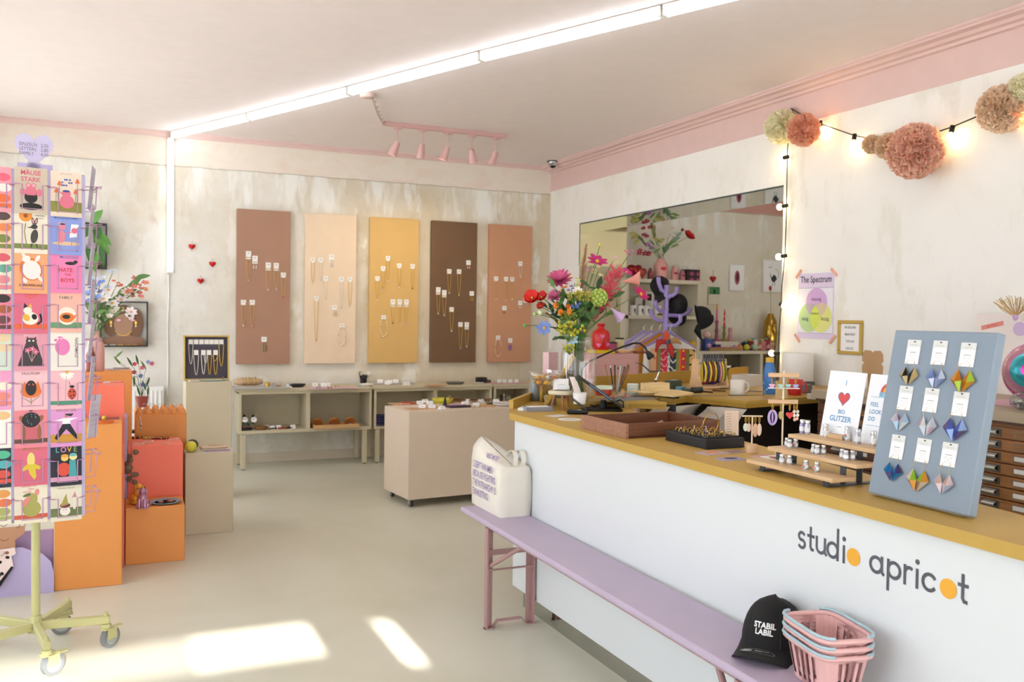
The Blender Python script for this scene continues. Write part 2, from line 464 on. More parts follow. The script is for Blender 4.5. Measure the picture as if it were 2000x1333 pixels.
# room seen through the opening
m = MB(); m.box(RX+TH, ROOM2X+.2, ROOM2Y, ROOM2Y+.2, 0, CZ, PL_ROOM2); struct('wall_far', m)
m = MB(); m.box(ROOM2X, ROOM2X+.2, FY_, ROOM2Y, 0, CZ, PL_ROOM2); struct('wall_side', m)
m = MB(); m.box(RX+TH, ROOM2X, 3.2, 3.35, 0, .3, PL_ROOM2); m.box(RX+TH, ROOM2X, 3.2, 3.35, 2.9, CZ, PL_ROOM2)
m.box(RX+TH, 4.92, 3.2, 3.35, .3, 2.9, PL_ROOM2); m.box(8.14, ROOM2X, 3.2, 3.35, .3, 2.9, PL_ROOM2); struct('wall_near', m)
m = MB(); m.box(4.92, 8.14, 3.25, 3.29, .3, .36, WHITE); m.box(4.92, 8.14, 3.25, 3.29, 2.84, 2.9, WHITE)  # unseen window added to brighten the back room
for x in (4.92, 6.5, 8.08): m.box(x, x+.06, 3.25, 3.29, .36, 2.84, WHITE)
w6 = struct('window_6', m); m = MB(); m.box(4.97, 8.1, 3.3, 3.302, .36, 2.84, SHEER); struct('added_blind', m, w6)  # blind added to spread the sun as soft light
# mirrors lining the opening
m = MB(); m.box(RX+.002, RX+TH, OY0+.005, OY1-.005, OZ-.006, OZ-.0005, MIRROR)
m.box(RX-.003, RX+.002, OY0, OY1, OZ-.012, OZ, M('#3f4c46', .3))
for k in range(5): m.cb(RX+.003, OY0+.3+k*.6, OZ-.012, .012, .018, .008, CHROME)
solo('mirror', m, 'long mirror lining the top of the wide wall opening', 'mirror')
m = MB(); m.box(RX+.002, RX+TH, OY1-.006, OY1-.0005, 1.95, OZ-.006, M('#c4bc9c', .03, 1.0)); m.box(RX-.003, RX+.002, OY1-.008, OY1, 1.95, OZ-.006, M('#3f4c46', .3))
solo('mirror', m, 'upright mirror lining the upper far side of the wide wall opening', 'mirror')
m = MB(); m.box(RX+.002, RX+TH, OY1-.006, OY1-.0005, 0, 1.95, M('#b9ac8c', .5)); struct('trim_3', m)
# unseen street wall: wide windows, added sheer blinds, high slots cut for sun patches
m = MB(); WS = M('#f1eeea', .7)
S1, S2 = (-1.15, .805), (1.085, 1.17)
z10, z11 = 2.36, 2.562; z20, z21 = 2.27, 2.53
m.box(LX-.3, RX, FY_-.2, FY_, 0, .25, WS); m.box(LX-.3, RX, FY_-.2, FY_, 2.15, 2.27, WS); m.box(LX-.3, RX, FY_-.2, FY_, 2.562, CZ, WS)
m.box(LX-.3, -1.1, FY_-.2, FY_, .25, 2.15, WS); m.box(4.1, RX, FY_-.2, FY_, .25, 2.15, WS)
for x0, x1, a, b in ((LX-.3, S1[0], 2.27, 2.562), (S1[0], S1[1], 2.27, z10), (S1[1], S2[0], 2.27, 2.562), (S2[1], RX, 2.27, 2.562), (S2[0], S2[1], z21, 2.562)):
    m.box(x0, x1, FY_-.2, FY_, a, b, WS)
struct('wall_front', m)
m = MB()
for x in (-1.1, .6, 2.3, 4.04): m.box(x, x+.06, FY_-.12, FY_-.06, .25, 2.15, WHITE)
w5 = struct('window_5', m); m = MB(); m.box(-1.1, 4.1, FY_-.05, FY_-.048, .25, 2.15, SHEER); struct('added_blind', m, w5)  # blind added to turn sunlight into soft front light
m = MB(); m.box(-1.15, .30, FY_-.06, FY_-.056, 2.36, 2.562, glassy('sun_dimming_glass', '#cfcfcf', .1)); struct('pane', m, w5)  # tinted pane added to dim the left of the sun patch
# left wall with shop windows
wins = [(.5, 2.3), (2.7, 4.9), (5.3, 8.35)]
m = MB(); z0, z1 = .35, 2.8
m.box(LX-.2, LX, FY_, BY, 0, z0, WS); m.box(LX-.2, LX, FY_, BY, z1, CZ, WS)
e = [FY_]+[v for p in wins for v in p]+[BY]
for k in range(0, len(e), 2): m.box(LX-.2, LX, e[k], e[k+1], z0, z1, WS)
struct('wall_left', m)
for k, (a, b) in enumerate(wins):
    m = MB()
    m.box(LX-.12, LX-.06, a, b, z0, z0+.06, WHITE); m.box(LX-.12, LX-.06, a, b, z1-.06, z1, WHITE)
    for y in (a, (a+b)/2-.03, b-.06): m.box(LX-.12, LX-.06, y, y+.06, z0+.06, z1-.06, WHITE)
    f = struct('window_%d' % (k+1), m)
    m = MB(); m.box(LX-.092, LX-.088, a+.06, b-.06, z0+.06, z1-.06, GLASS); struct('pane', m, f)
    portal('daylight_portal_%d' % (k+1), (LX-.02, (a+b)/2, (z0+z1)/2), (0, -PI/2, 0), z1-z0, b-a)
# the street outside, seen by the windows only
m = MB(); m.box(-40, LX-.35, -40, 40, -.4, -.15, M('#cfccc6', .9)); struct('street', m)
# ------------------------------------------------------------------ lamps on the ceiling and wall
TUBE = M('#f6f9ff', .4, emit=8.5)
TUBE2 = M('#fbfcff', .4, emit=2.2)
HOUS = M('#f1efec', .45)
pts = [U(338, 257, Z=CZ), U(487, 221, Z=CZ), U(683, 170, Z=CZ), U(941, 101, Z=CZ), U(1297, 11, Z=CZ)]
pts.append(pts[-1]+(pts[-1]-pts[-2]))
def batten(lab, L, mw, tube=None):
    t = thing('strip_light', lab, 'lamp', group='white strip lights', mw=mw)
    m = MB(); m.box(-L/2+.006, L/2-.006, -.03, .03, -.022, 0, HOUS, .004); part('housing', m, t)
    m = MB(); m.box(-L/2+.02, L/2-.02, -.026, .026, -.056, -.022, tube or TUBE, .012); part('diffuser', m, t)
    for s in (-1, 1):
        m = MB(); m.box(s*(L/2-.013)-.008, s*(L/2-.013)+.008, -.028, .028, -.058, -.02, HOUS, .004)
        part('end_cap', m, t)
    return t
labs = ['white strip light meeting the top of the back wall', 'second strip light out from the back wall', 'third strip light out from the back wall, nearest the track light canopy',
        'fourth strip light out from the back wall', 'strip light cut off by the top of the picture']
for k in range(5):
    a, b = pts[k], pts[k+1]; c = (a+b)/2; d = b-a
    batten(labs[k], d.length, T3(c.x, c.y, CZ-.002, math.atan2(d.y, d.x)))
va, vb = U(333, 270, Y=BY), U(329, 535, Y=BY)
t = batten('upright strip light on the back wall', va.z-vb.z, Matrix(((0, 1, 0, va.x), (0, 0, 1, BY-.002), (1, 0, 0, (va.z+vb.z)/2), (0, 0, 0, 1))), TUBE2)
m = MB(); pl = [(0, 0), (.004, .2), (-.006, .5), (0, .8), (-.004, 1.1)]
t0 = U(329, 537, Y=BY-.01)
m.tube([(t0.x+a, BY-.008, t0.z-.0-b) for a, b in pl], .006, WHITE); solo('lamp_cable', m, 'white cable running down the back wall below the upright strip light', 'cable')

batten('strip light on the ceiling of the room behind the opening', 1.5, T3(6.1, 6.9, CZ-.002)); batten('second unseen strip lamp added on the ceiling of the room behind the opening', 1.5, T3(6.1, 5.4, CZ-.002))  # both lamps added out of view to brighten this room
ROSE = M('#cfa6a2', .4)
tr0, tr1 = U(752, 238, Z=CZ), U(990, 262, Z=CZ)
tr0.z = tr1.z = 0; ty = (tr0.y+tr1.y)/2
t = thing('track_light', 'dusty pink ceiling track with five small spotlights', 'lamp', (tr0.x, ty, CZ))
L = tr1.x-tr0.x
m = MB(); m.box(0, L, -.018, .018, -.036, 0, ROSE, .003); part('track', m, t)
cn = U(717, 183, Z=CZ)
m = MB(); m.lathe([(.052, 0), (.052, -.022), (.044, -.03), (0, -.03)], M('#e0c5bb', .4), at=(cn.x-tr0.x, cn.y-ty, 0)); part('canopy', m, t)
c0 = Vector((cn.x-tr0.x+.04, cn.y-ty, -.015)); c1 = Vector((-.01, 0, -.02)); m = MB()
for ph in (0, PI):
    m.tube([tuple(c0.lerp(c1, i/24)+Vector((0.012*math.cos(i*.9+ph), 0, -.02*math.sin(PI*i/24)+.012*math.sin(i*.9+ph)))) for i in range(25)], .0045, M('#c9b3a4', .6), 5)
m.cb(-.012, 0, -.034, .03, .03, .032, ROSE, .004); part('cord', m, t)
hx = [775.5, 824, 874, 921, 968]
tilt = [(-.35, .25), (-.03, .3), (-.3, .25), (.35, .3), (-.3, .3)]
for k, x in enumerate(hx):
    px = U(x, 250, Y=ty).x-tr0.x
    tx, tyy = tilt[k]
    s = MB(); s.box(px-.03, px+.045, -.012, .012, -.052, -.036, ROSE, .003); s.cyl((px, 0, -.052), (px, 0, -.062), .012, ROSE)
    s.cyl((px, 0, -.06), (px, 0, -.175), .005, ROSE, n=8)
    sp = part('spotlight', s, t)
    h = Vector((px, 0, -.175)); d = Vector((tx, tyy, -1)).normalized()
    s = MB(); s.cyl(h-d*.012, h+d*.105, .024, ROSE, .04, n=16, caps=False); s.cyl(h-d*.014, h-d*.01, .023, ROSE, n=16); s.cyl(h+d*.075, h+d*.078, .034, M('#ffd9a0', .4, emit=6), n=16)
    part('lamp_head', s, sp)
    l = bpy.data.lights.new('warm_spot', 'SPOT'); l.energy = 9; l.color = (1.0, .82, .58); l.spot_size = math.radians(75); l.spot_blend = .9; l.shadow_soft_size = .03
    lo = bpy.data.objects.new('warm_spot', l); COL.objects.link(lo); q = h+d*.11
    lo.location = (tr0.x+q.x, ty+q.y, CZ+q.z)
    aim = Vector((tr0.x+px+tx*.6, 8.6, 1.75))-lo.location
    lo.rotation_euler = aim.to_track_quat('-Z', 'Y').to_euler()

c = U(1070, 322, Z=CZ-.02)
t = thing('security_camera', 'small dome camera on the ceiling in the back corner', 'camera', (c.x, c.y-.12, CZ))
m = MB(); m.lathe([(.062, 0), (.066, -.012), (.05, -.016)], M('#57585b', .3, .6)); part('base', m, t)
m = MB(); m.lathe([(.058, -.014), (.054, -.035), (.036, -.05), (.03, -.05)], SILVER); part('housing', m, t)
m = MB(); m.ball((0, 0, -.046), (.033, .033, .03), M('#0b0b0d', .08)); part('dome', m, t)

# string of bulbs along the right wall and down beside the opening
BULB = M('#ffdf9e', .3, emit=36)
CORD = M('#2a2724', .6)
t = thing('string_light', 'black cord of lit round bulbs along the right wall', 'lamp', (RX, 4.8, 2.6))
def W(px, py, off=.03):
    p = U(px, py, X=RX-off); return p
def loc(p): return (p.x-RX, p.y-4.8, p.z-2.6)
route = [(1545, 212), (1562, 222), (1600, 241), (1669, 265), (1700, 271), (1745, 274), (1800, 268), (1860, 248), (1912, 226), (1960, 214), (2010, 200), (2060, 180)]
m = MB(); m.tube([loc(W(*q, .025)) for q in route], .004, CORD); part('cord', m, t)
drop = [(1548, 212), (1542, 250), (1538, 292), (1537, 350), (1536, 420), (1533, 500), (1527, 560), (1526, 600), (1522, 640), (1519, 692), (1518, 740)]
m = MB(); m.tube([loc(W(*q, .02)) for q in drop], .004, CORD); part('cord', m, t)
def bulb(px, py, dx, dy):
    p = W(px, py, .04); q = ppm(p)
    d = Vector((-.25, -dx, -dy)).normalized()
    s = MB(); a = Vector(loc(p)); s.cyl(a-d*.012, a+d*.03, .014, BLACK, n=12); sk = part('socket', s, t)
    s = MB(); s.ball(tuple(a+d*.05), .022, BULB, 14, 10); part('bulb', s, sk)
for b in ((1602, 240, .25, 1), (1669, 266, .1, 1), (1860, 250, .0, 1), (1537, 307, -1, .1), (1535, 402, -1, .1), (1533, 500, -1, .1), (1526, 595, 1, .2), (1519, 691, -1, 0), (1985, 208, .2, 1)):
    bulb(*b)

def tissue(h):
    k = 'tissue'+h
    if k in _mats: return _mats[k]
    q = bpy.data.materials.new('tissue_paper'); q.use_nodes = True; nt = q.node_tree; nt.nodes.remove(nt.nodes['Principled BSDF'])
    d = nt.nodes.new('ShaderNodeBsdfDiffuse'); d.inputs[0].default_value = lin(h); t_ = nt.nodes.new('ShaderNodeBsdfTranslucent'); t_.inputs[0].default_value = lin(h)
    x = nt.nodes.new('ShaderNodeMixShader'); x.inputs[0].default_value = .42
    nt.links.new(d.outputs[0], x.inputs[1]); nt.links.new(t_.outputs[0], x.inputs[2]); nt.links.new(x.outputs[0], nt.nodes['Material Output'].inputs['Surface'])
    _mats[k] = q
    return q
def pompom(px, py, rpx, hexc, lab, off=None, seed=1, n=110):
    rr = random.Random(seed)
    p0 = W(px, py, .1); r = rpx/ppm(p0)
    p = U(px, py, X=RX-(off or r*.8))
    m = MB(); c = tissue(hexc)
    m.ball((0, 0, 0), r*.7, M(hexc, .85), 14, 10)
    for k in range(n):
        zz = 1-2*(k+.5)/n; ph = k*2.39996
        d = Vector((math.sqrt(1-zz*zz)*math.cos(ph), math.sqrt(1-zz*zz)*math.sin(ph), zz))
        if d.x > .75: continue
        d = (d+Vector((rr.uniform(-.2, .2), rr.uniform(-.2, .2), rr.uniform(-.2, .2)))).normalized()
        a = d.orthogonal().normalized(); a = (Matrix.Rotation(rr.uniform(0, 6.28), 3, d) @ a); b = d.cross(a)
        wv = r*.62; G = []
        f1, f2 = rr.uniform(0, 6), rr.uniform(.8, 1.25)
        for i in range(13):
            u = (i/12-.5)*2; row = []
            for j in range(4):
                v = j/3; rad = r*(.55+.49*v*rr.uniform(.96, 1.04)*(1-.12*u*u))
                row.append(tuple(d*rad+a*(u*wv*(.4+.6*v))+b*(r*.085*math.sin(u*8*f2+f1)*v+r*.05*u*u)))
            G.append(row)
        m.grid(G, c)
    solo('paper_pompom', m, lab, 'decoration', tuple(p), group='tissue paper pompoms on the right wall')
pompom(1527, 248, 31, '#faf5d8', 'cream yellow tissue pompom at the corner of the string light', seed=2, off=.09)
pompom(1570, 254, 29, '#f5bea2', 'small coral tissue pompom beside the cream yellow one', seed=3, off=.17)
pompom(1702, 282, 17, '#f7dcbb', 'tiny pale peach tissue pompom by the middle of the string light', seed=4)
pompom(1736, 286, 24, '#f7dec0', 'pale peach tissue pompom half behind the large coral one', seed=5, off=.07)
pompom(1788, 295, 48, '#f7cbb4', 'large coral tissue pompom hanging in the middle of the wall', seed=6, n=170, off=.17)
pompom(1957, 213, 42, '#f7dec2', 'large pale peach tissue pompom near the right edge of the wall', seed=7, n=150)
pompom(1998, 172, 26, '#faf5d8', 'cream tissue pompom above the large pale peach one', seed=8, off=.08)
# ------------------------------------------------------------------ five necklace boards on the back wall
BF = BY-.05
CARDM = M('#efece6', .6); GR = M('#8d8a86', .6)
def board(x0, x1, hexc, lab):
    z0, z1 = .936, 2.386
    m = MB(); m.box(-.0, x1-x0, 0, .049, 0, z1-z0, M(hexc, .55, noise=.03), .002)
    solo('display_board', m, lab, 'board', (x0, BF, z0), group='tall painted jewellery boards')
board(1.036, 1.528, '#a98069', 'tall taupe brown jewellery board, first from the left')
board(1.668, 2.165, '#e6cfb3', 'tall pale cream jewellery board')
board(2.302, 2.805, '#d4ad6a', 'tall mustard jewellery board')
board(2.944, 3.442, '#705238', 'tall dark brown jewellery board')
board(3.582, 4.072, '#c48f6c', 'tall terracotta jewellery board next to the corner')
CH = {'g': M('#c8a04c', .35, .8), 's': M('#cfc9bd', .35, .8), 'b': M('#e9e1d6', .4)}
def jewel(px, py, kind, bot, lab, hexc='#d9cfc0', chain='g', tall=False, cat='necklace'):
    p = U(px, py, Y=BF-.003); h = (.075 if tall else .048); k = ppm(p)
    L = max(.02, (bot-py)/k)
    t = thing({'chain': 'necklace', 'loop': 'bead_necklace', 'stud': 'earring_card'}[kind], lab, cat, (p.x, BF-.001, p.z+.024), group='jewellery hung on the wall boards')
    m = MB(); m.box(-.024, .024, -.004, 0, -h, 0, CARDM, .001)
    m.box(-.008, .008, -.0045, -.004, -.022, -.016, GR)
    if tall: m.box(-.02, .02, -.0045, -.004, -h+.012, -h+.018, GR)
    part('card', m, t)
    m = MB(); C = CH[chain]
    if kind == 'chain':
        pr = []
        for i in range(17):
            u = i/16*2-1; pr.append((.019*u*(1 if abs(u) > .3 else 1.0), -.008, -h*.6-(L-h*.6)*(1-abs(u)**2.6)))
        m.tube(pr, .0021, C, 5); part('chain', m, t)
        m = MB(); m.ball((0, -.009, -L), (.007, .005, .009), M(hexc, .3), 8, 6); part('pendant', m, t)
    elif kind == 'loop':
        cz = -(h+L)/2-.0; b = M(hexc, .3)
        n = 44
        for i in range(n):
            a = 2*PI*i/n; m.ball((.036*math.cos(a), -.008, cz+(L-h*.5)/2*math.sin(a)), .0052, b if i % 7 else C, 6, 4)
        part('beads', m, t)
    else:
        for s in (-1, 1):
            q = MB(); q.tube([(s*.01, -.006, -h+.004), (s*.011, -.008, -h-.008)], .0012, C, 4); q.ball((s*.011, -.008, -h-L*.5), (.007, .005, max(.008, L*.45-.008)), M(hexc, .3), 8, 6)
            part('earring', q, t)
def B1(x, y): return 440+x/3.922, 390+y/3.921
def B3(x, y): return 700+x/3.921, 390+y/3.921
def JB(F, rows, where):
    for r in rows:
        x, y, kind, bot, lab = r[:5]; kw = r[5] if len(r) > 5 else {}
        px, py = F(x, y); bpy_ = F(x, bot)[1]
        jewel(px, py, kind, bpy_, lab % where, cat='earrings' if kind == 'stud' else 'necklace', **kw)
JB(B1, [(178, 415, 'chain', 640, 'gold necklace on the tall card at the top left of the %s', dict(tall=True)),
        (228, 450, 'stud', 500, 'pale earrings on a tall card near the top left of the %s', dict(tall=True, hexc='#cfc3b5')),
        (330, 502, 'chain', 712, 'doubled gold necklace on the tall card in the middle of the %s', dict(tall=True)),
        (391, 505, 'chain', 708, 'gold necklace right of the doubled one on the %s', dict(tall=True)),
        (445, 579, 'chain', 768, 'necklace with a red drop at the right edge of the %s', dict(hexc='#c8452f')),
        (139, 789, 'chain', 985, 'long fine gold necklace at the lower left of the %s'),
        (207, 789, 'chain', 990, 'long necklace with a pink drop on the %s', dict(hexc='#e79b8c')),
        (297, 1072, 'stud', 1160, 'red and green drop earrings at the bottom of the %s', dict(hexc='#8f7f5c'))], 'taupe brown board')
JB(B1, [(671, 465, 'chain', 655, 'short necklace with a white drop at the top left of the %s'),
        (732, 465, 'chain', 640, 'fine necklace second in the top row of the %s', dict(chain='s')),
        (815, 440, 'stud', 490, 'stud earrings on a tall card at the top of the %s', dict(tall=True)),
        (770, 607, 'chain', 780, 'fine necklace in the centre of the %s', dict(chain='s')),
        (890, 612, 'chain', 845, 'left of two long necklaces at the right side of the %s', dict(chain='s')),
        (956, 614, 'chain', 835, 'right of two long necklaces at the right side of the %s'),
        (698, 760, 'chain', 1098, 'very long necklace with a ring pendant on the %s', dict(hexc='#c9a24a')),
        (837, 828, 'stud', 888, 'wire drop earrings below the middle of the %s', dict(hexc='#d9c8ae')),
        (895, 968, 'loop', 1128, 'pale bead necklace at the bottom of the %s', dict(hexc='#efe2cf'))], 'cream board')
JB(B3, [(227, 452, 'chain', 640, 'topmost fine necklace on the %s'),
        (189, 530, 'chain', 710, 'fine necklace stepped below the topmost one on the %s'),
        (146, 607, 'chain', 788, 'fine necklace at the left edge of the %s', dict(hexc='#efe6d8')),
        (313, 508, 'chain', 692, 'necklace with a white drop in the upper middle of the %s', dict(hexc='#f3eee6')),
        (415, 513, 'chain', 700, 'necklace with a dark drop at the right edge of the %s', dict(hexc='#6b4a2c')),
        (265, 783, 'chain', 965, 'first of three tall card necklaces in a row on the %s', dict(tall=True, hexc='#5d4a33')),
        (317, 783, 'chain', 968, 'middle of three tall card necklaces in a row on the %s', dict(tall=True)),
        (368, 785, 'chain', 968, 'last of three tall card necklaces in a row on the %s', dict(tall=True, hexc='#d7a9c4')),
        (194, 905, 'loop', 1062, 'bead necklace low on the %s', dict(hexc='#efe4cc'))], 'mustard board')
JB(B3, [(843, 484, 'stud', 522, 'rose drop earrings at the top right of the %s', dict(hexc='#cf9a8a')),
        (696, 551, 'chain', 735, 'gold necklace at the upper middle of the %s'),
        (771, 553, 'chain', 750, 'heavy doubled gold chain right of the upper middle of the %s'),
        (612, 690, 'chain', 893, 'gold necklace on a tall card at the left of the %s', dict(tall=True)),
        (658, 712, 'chain', 905, 'gold necklace on the second tall card from the left of the %s', dict(tall=True)),
        (868, 720, 'stud', 770, 'gold drop earrings at the right edge of the %s', dict(hexc='#b58a3a')),
        (714, 843, 'chain', 1025, 'necklace with a shimmering blob at its card on the %s', dict(hexc='#dfe9ea')),
        (782, 958, 'chain', 1160, 'long necklace with a violet drop low on the %s', dict(hexc='#a58ac9')),
        (830, 958, 'chain', 1145, 'gold necklace at the lower right of the %s', dict(tall=True))], 'dark brown board')
JB(B3, [(1240, 492, 'chain', 610, 'fine necklace at the top right of the %s', dict(chain='s')),
        (1055, 607, 'chain', 780, 'fine necklace at the left of the %s'),
        (1131, 610, 'chain', 790, 'left of two close necklaces on the %s'),
        (1178, 612, 'chain', 782, 'right of two close necklaces on the %s', dict(hexc='#efe6d8')),
        (1240, 793, 'stud', 822, 'small studs at the right side of the %s', dict(hexc='#d8c7b2')),
        (1280, 775, 'stud', 800, 'small studs half behind the red flowers, on the %s', dict(hexc='#d8c7b2')),
        (1118, 833, 'stud', 862, 'brown studs in the middle of the %s', dict(hexc='#a8765a')),
        (1070, 1060, 'loop', 1212, 'pink bead necklace at the bottom of the %s', dict(hexc='#f0cfc4')),
        (1163, 1080, 'stud', 1150, 'violet blossom earrings at the bottom of the %s', dict(hexc='#8a63b8'))], 'terracotta board')

# three shiny hearts
for px, py, lab in ((375, 482, 'shiny red heart, highest of three on the back wall'), (415, 516, 'shiny red heart, right one of three on the back wall'), (392, 549, 'shiny red heart, lowest of three on the back wall')):
    p = U(px, py, Y=BY-.02); m = MB(); R_ = M('#c3140f', .15, .25)
    hp = heart_pts(.031)
    for (s, z) in ((1, -.004), (.86, .012), (.5, .02)):
        pass
    ring = [[(x*s, y*s+.004*(1-s), z) for x, y in hp+hp[:1]] for s, z in ((1, 0), (.95, .008), (.7, .018), (.35, .022), (.01, .023))]
    m.grid(ring, R_); m.flat(hp, -.001, R_)
    m.tube([(0, .022, .01), (0.002, .055, .004)], .0015, R_, 4)
    solo('glass_heart', m, lab, 'decoration', group='red glass hearts on the wall', mw=FACE((p.x, BY-.012, p.z), 0, -1))
# ------------------------------------------------------------------ helpers for small goods
def SU(px, py, Z):
    p = U(px, py, Z=Z)
    if .33 < Z < .38 or .73 < Z < .76: p.y = min(max(p.y, 8.285), 8.54)
    return p
def slab(name, px, py, Z, w, d, h, mat, lab, cat, rz=0.0, group=None, b=.002, loc=None):
    p = loc or SU(px, py, Z); m = MB(); m.cb(0, 0, 0, w, d, h, mat, b)
    return solo(name, m, lab, cat, (p.x, p.y, Z), rz, group)
def tent(px, py, Z, lab, rz=0.0, w=.05, h=.032, group='white price cards', lean=.35):
    p = SU(px, py, Z); m = MB()
    t = .0012; c = PAPER
    m.add([(-w/2, -lean*h, 0), (w/2, -lean*h, 0), (w/2, 0, h), (-w/2, 0, h), (-w/2, lean*h, 0), (w/2, lean*h, 0)], [(0, 1, 2, 3), (3, 2, 5, 4), (0, 3, 4), (1, 5, 2), (0, 4, 5, 1)], c)
    m.add([(-w*.3, -lean*h*.62-.0006, h*.38), (w*.3, -lean*h*.62-.0006, h*.38), (w*.3, -lean*h*.45-.0006, h*.55), (-w*.3, -lean*h*.45-.0006, h*.55)], [(0, 1, 2, 3)], M('#c9c6c2', .7))
    return solo('price_card', m, lab, 'card', (p.x, p.y, Z), rz, group)
def dish(px, py, Z, r, h, mat, inner, lab, name='dish', cat='dish', sy=1.0, rz=0.0, group=None, loc=None):
    p = loc or SU(px, py, Z); m = MB()
    m.lathe([(r*.72, 0), (r*.95, h*.6), (r, h), (r*.94, h), (r*.85, h*.55)], mat, 24, sy=sy); m.lathe([(r*.85, h*.55), (r*.6, h*.3), (0, h*.28)], inner, 24, sy=sy)
    return solo(name, m, lab, cat, (p.x, p.y, Z), rz, group)
def ringlet(m, x, y, z, r, t, mat, tilt=0.0, rz=0.0, n=16):
    P = []
    for i in range(n):
        a = 2*PI*i/n; v = Vector((r*math.cos(a), 0, r*math.sin(a)))
        v = Matrix.Rotation(rz, 3, 'Z') @ Matrix.Rotation(tilt, 3, 'X') @ v
        P.append((x+v.x, y+v.y, z+v.z))
    m.tube(P, t, mat, 6, True)

# ------------------------------------------------------------------ low open shelf units along the back wall
SAND = M('#c9bd9f', .5, noise=.02)
ZT = .735
def shelf_unit(x0, x1, lab):
    y0, y1 = 8.225, 8.60
    t = thing('shelf_unit', lab, 'shelf', ((x0+x1)/2, (y0+y1)/2, 0), group='sand coloured open shelf units on legs')
    a, b = x0-(x0+x1)/2, x1-(x0+x1)/2; c, d = -(y1-y0)/2, (y1-y0)/2
    m = MB(); m.box(a, b, c-.012, d, ZT-.028, ZT, SAND, .003); part('top_board', m, t)
    m = MB(); m.box(a+.02, b-.0, c, d, .325, .355, SAND, .002); part('bottom_board', m, t)
    m = MB(); m.box(a+.02, b, d-.012, d, .355, ZT-.028, SAND); part('back_panel', m, t)
    m = MB(); m.box(a+.02, b, c, c+.02, ZT-.052, ZT-.028, SAND); part('apron', m, t)
    for x in (a+.02, (a+b)/2, b-.022):
        m = MB(); m.box(x, x+(.036 if x == (a+b)/2 else .022), c, d-.012, .355, ZT-.052, SAND, .001); part('divider', m, t)
    for sx in (a+.06, b-.06):
        for sy in (c+.03, d-.035):
            m = MB(); m.cb(sx, sy, .006, .042, .042, .319, SAND, .003); m.cyl((sx, sy, 0), (sx, sy, .008), .016, DARK); part('leg', m, t)
shelf_unit(1.0, 2.236, 'sand coloured low shelf unit, left one below the boards')
shelf_unit(2.24, 3.476, 'sand coloured low shelf unit behind the pink display block')
shelf_unit(3.48, 4.29, 'sand coloured low shelf unit in the back corner')
def S(x, y): return 440+x/5.882, 720+y/5.882
def C(x, y): return 730+x/4.76, 720+y/4.76
slab('display_tray', *S(400, 228), ZT, .52, .2, .012, M('#b9b7b3', .5), 'light grey flat slab at the left end of the low shelf', 'tray')
p = U(*S(270, 215), Z=ZT)
t = thing('bangle_pillow', 'beige bangle pillow with gold bangles on the left grey slab', 'jewellery display', (p.x, p.y+.03, ZT+.012))
m = MB(); m.lathe([(.0, -.13), (.02, -.128), (.032, -.09), (.036, 0), (.032, .09), (.02, .128), (0, .13)], M('#c7a987', .8), 16); m.v = [(z, y, x+.036) for x, y, z in m.v]; part('pillow', m, t)
for k in range(5):
    m = MB(); ringlet(m, -.05+k*.028, 0, .037, .04, .003, GOLD, 0, PI/2+rj(.15)); part('bangle', m, t)
m = MB(); m.lathe([(.024, 0), (.024, .035), (.02, .035), (.02, .002)], GOLD, 18); p = U(*S(487, 205), Z=ZT+.012); solo('ring', m, 'wide gold cuff on the left grey slab', 'cuff', (p.x, p.y+.02, ZT+.012))
slab('ring_block', *S(555, 208), ZT+.012, .04, .03, .035, M('#a9a8a6', .5), 'small grey ring block on the left grey slab', 'jewellery display', loc=U(*S(555, 212), Z=ZT+.012))
dish(*S(620, 212), ZT+.012, .03, .012, M('#c6a36e', .4), M('#a8834b', .4), 'tiny wooden dish on the left grey slab')
dish(*S(815, 215), ZT, .088, .03, M('#252629', .4), M('#141416', .4), 'black oval dish on the low shelf', sy=.6)
tent(*S(780, 240), ZT, 'white price card in front of the black oval dish', .1)
m = MB(); m.cb(0, 0, 0, .46, .17, .002, M('#d8b3bd', .7)); p = U(*S(1240, 225), Z=ZT); solo('paper_sheet', m, 'pale pink paper sheet on the low shelf, left of the black stand', 'paper', (p.x, p.y, ZT))
for x, y, l in ((1030, 205, 'white price card at the left end of the pale pink sheet'), (1130, 208, 'left one of two touching price cards on the pale pink sheet'), (1175, 206, 'right one of two touching price cards on the pale pink sheet')):
    tent(*S(x, y), ZT+.002, l, rj(.3))
for x, y, h_, l in ((1070, 228, '#8d6fc0', 'violet ear stud pair on the pale pink sheet'), (1200, 228, '#b04a52', 'red ear stud pair on the pale pink sheet'), (1285, 208, '#c9a24a', 'gold ear stud pair on the pale pink sheet')):
    p = U(*S(x, y), Z=ZT+.002); m = MB()
    for s in (-1, 1): m.ball((s*.014, 0, .005), (.009, .009, .006), M(h_, .35), 8, 6)
    solo('ear_studs', m, l, 'earrings', (p.x, p.y, ZT+.002))
p = U(*S(1595, 172), Z=ZT)
t = thing('ring_stand', 'black jewellery stand with a white disc on the low shelf', 'jewellery display', (p.x, p.y+.02, ZT))
m = MB(); m.lathe([(.034, 0), (.03, .04), (.036, .075), (.012, .08), (.012, .085)], BLACK, 16); part('base', m, t)
m = MB(); m.tube([(-.03, 0, .04), (-.045, 0, .1), (-.04, 0, .115), (-.025, 0, .112)], .004, BLACK); part('hook', m, t)
m = MB(); m.cyl((.045, -.012, .1), (.045, -.004, .1), .02, M('#eef0ee', .3), n=18); m.cyl((.02, -.006, .07), (.04, -.006, .095), .004, BLACK); part('disc', m, t)
dish(*S(1560, 200), ZT, .045, .012, M('#b8d3d0', .4), M('#cfe3df', .4), 'small pale teal dish by the black stand')
dish(*S(1668, 216), ZT, .068, .022, M('#e8e2d8', .4), M('#eebfa9', .5), 'cream dish with peach inside, right of the black stand')
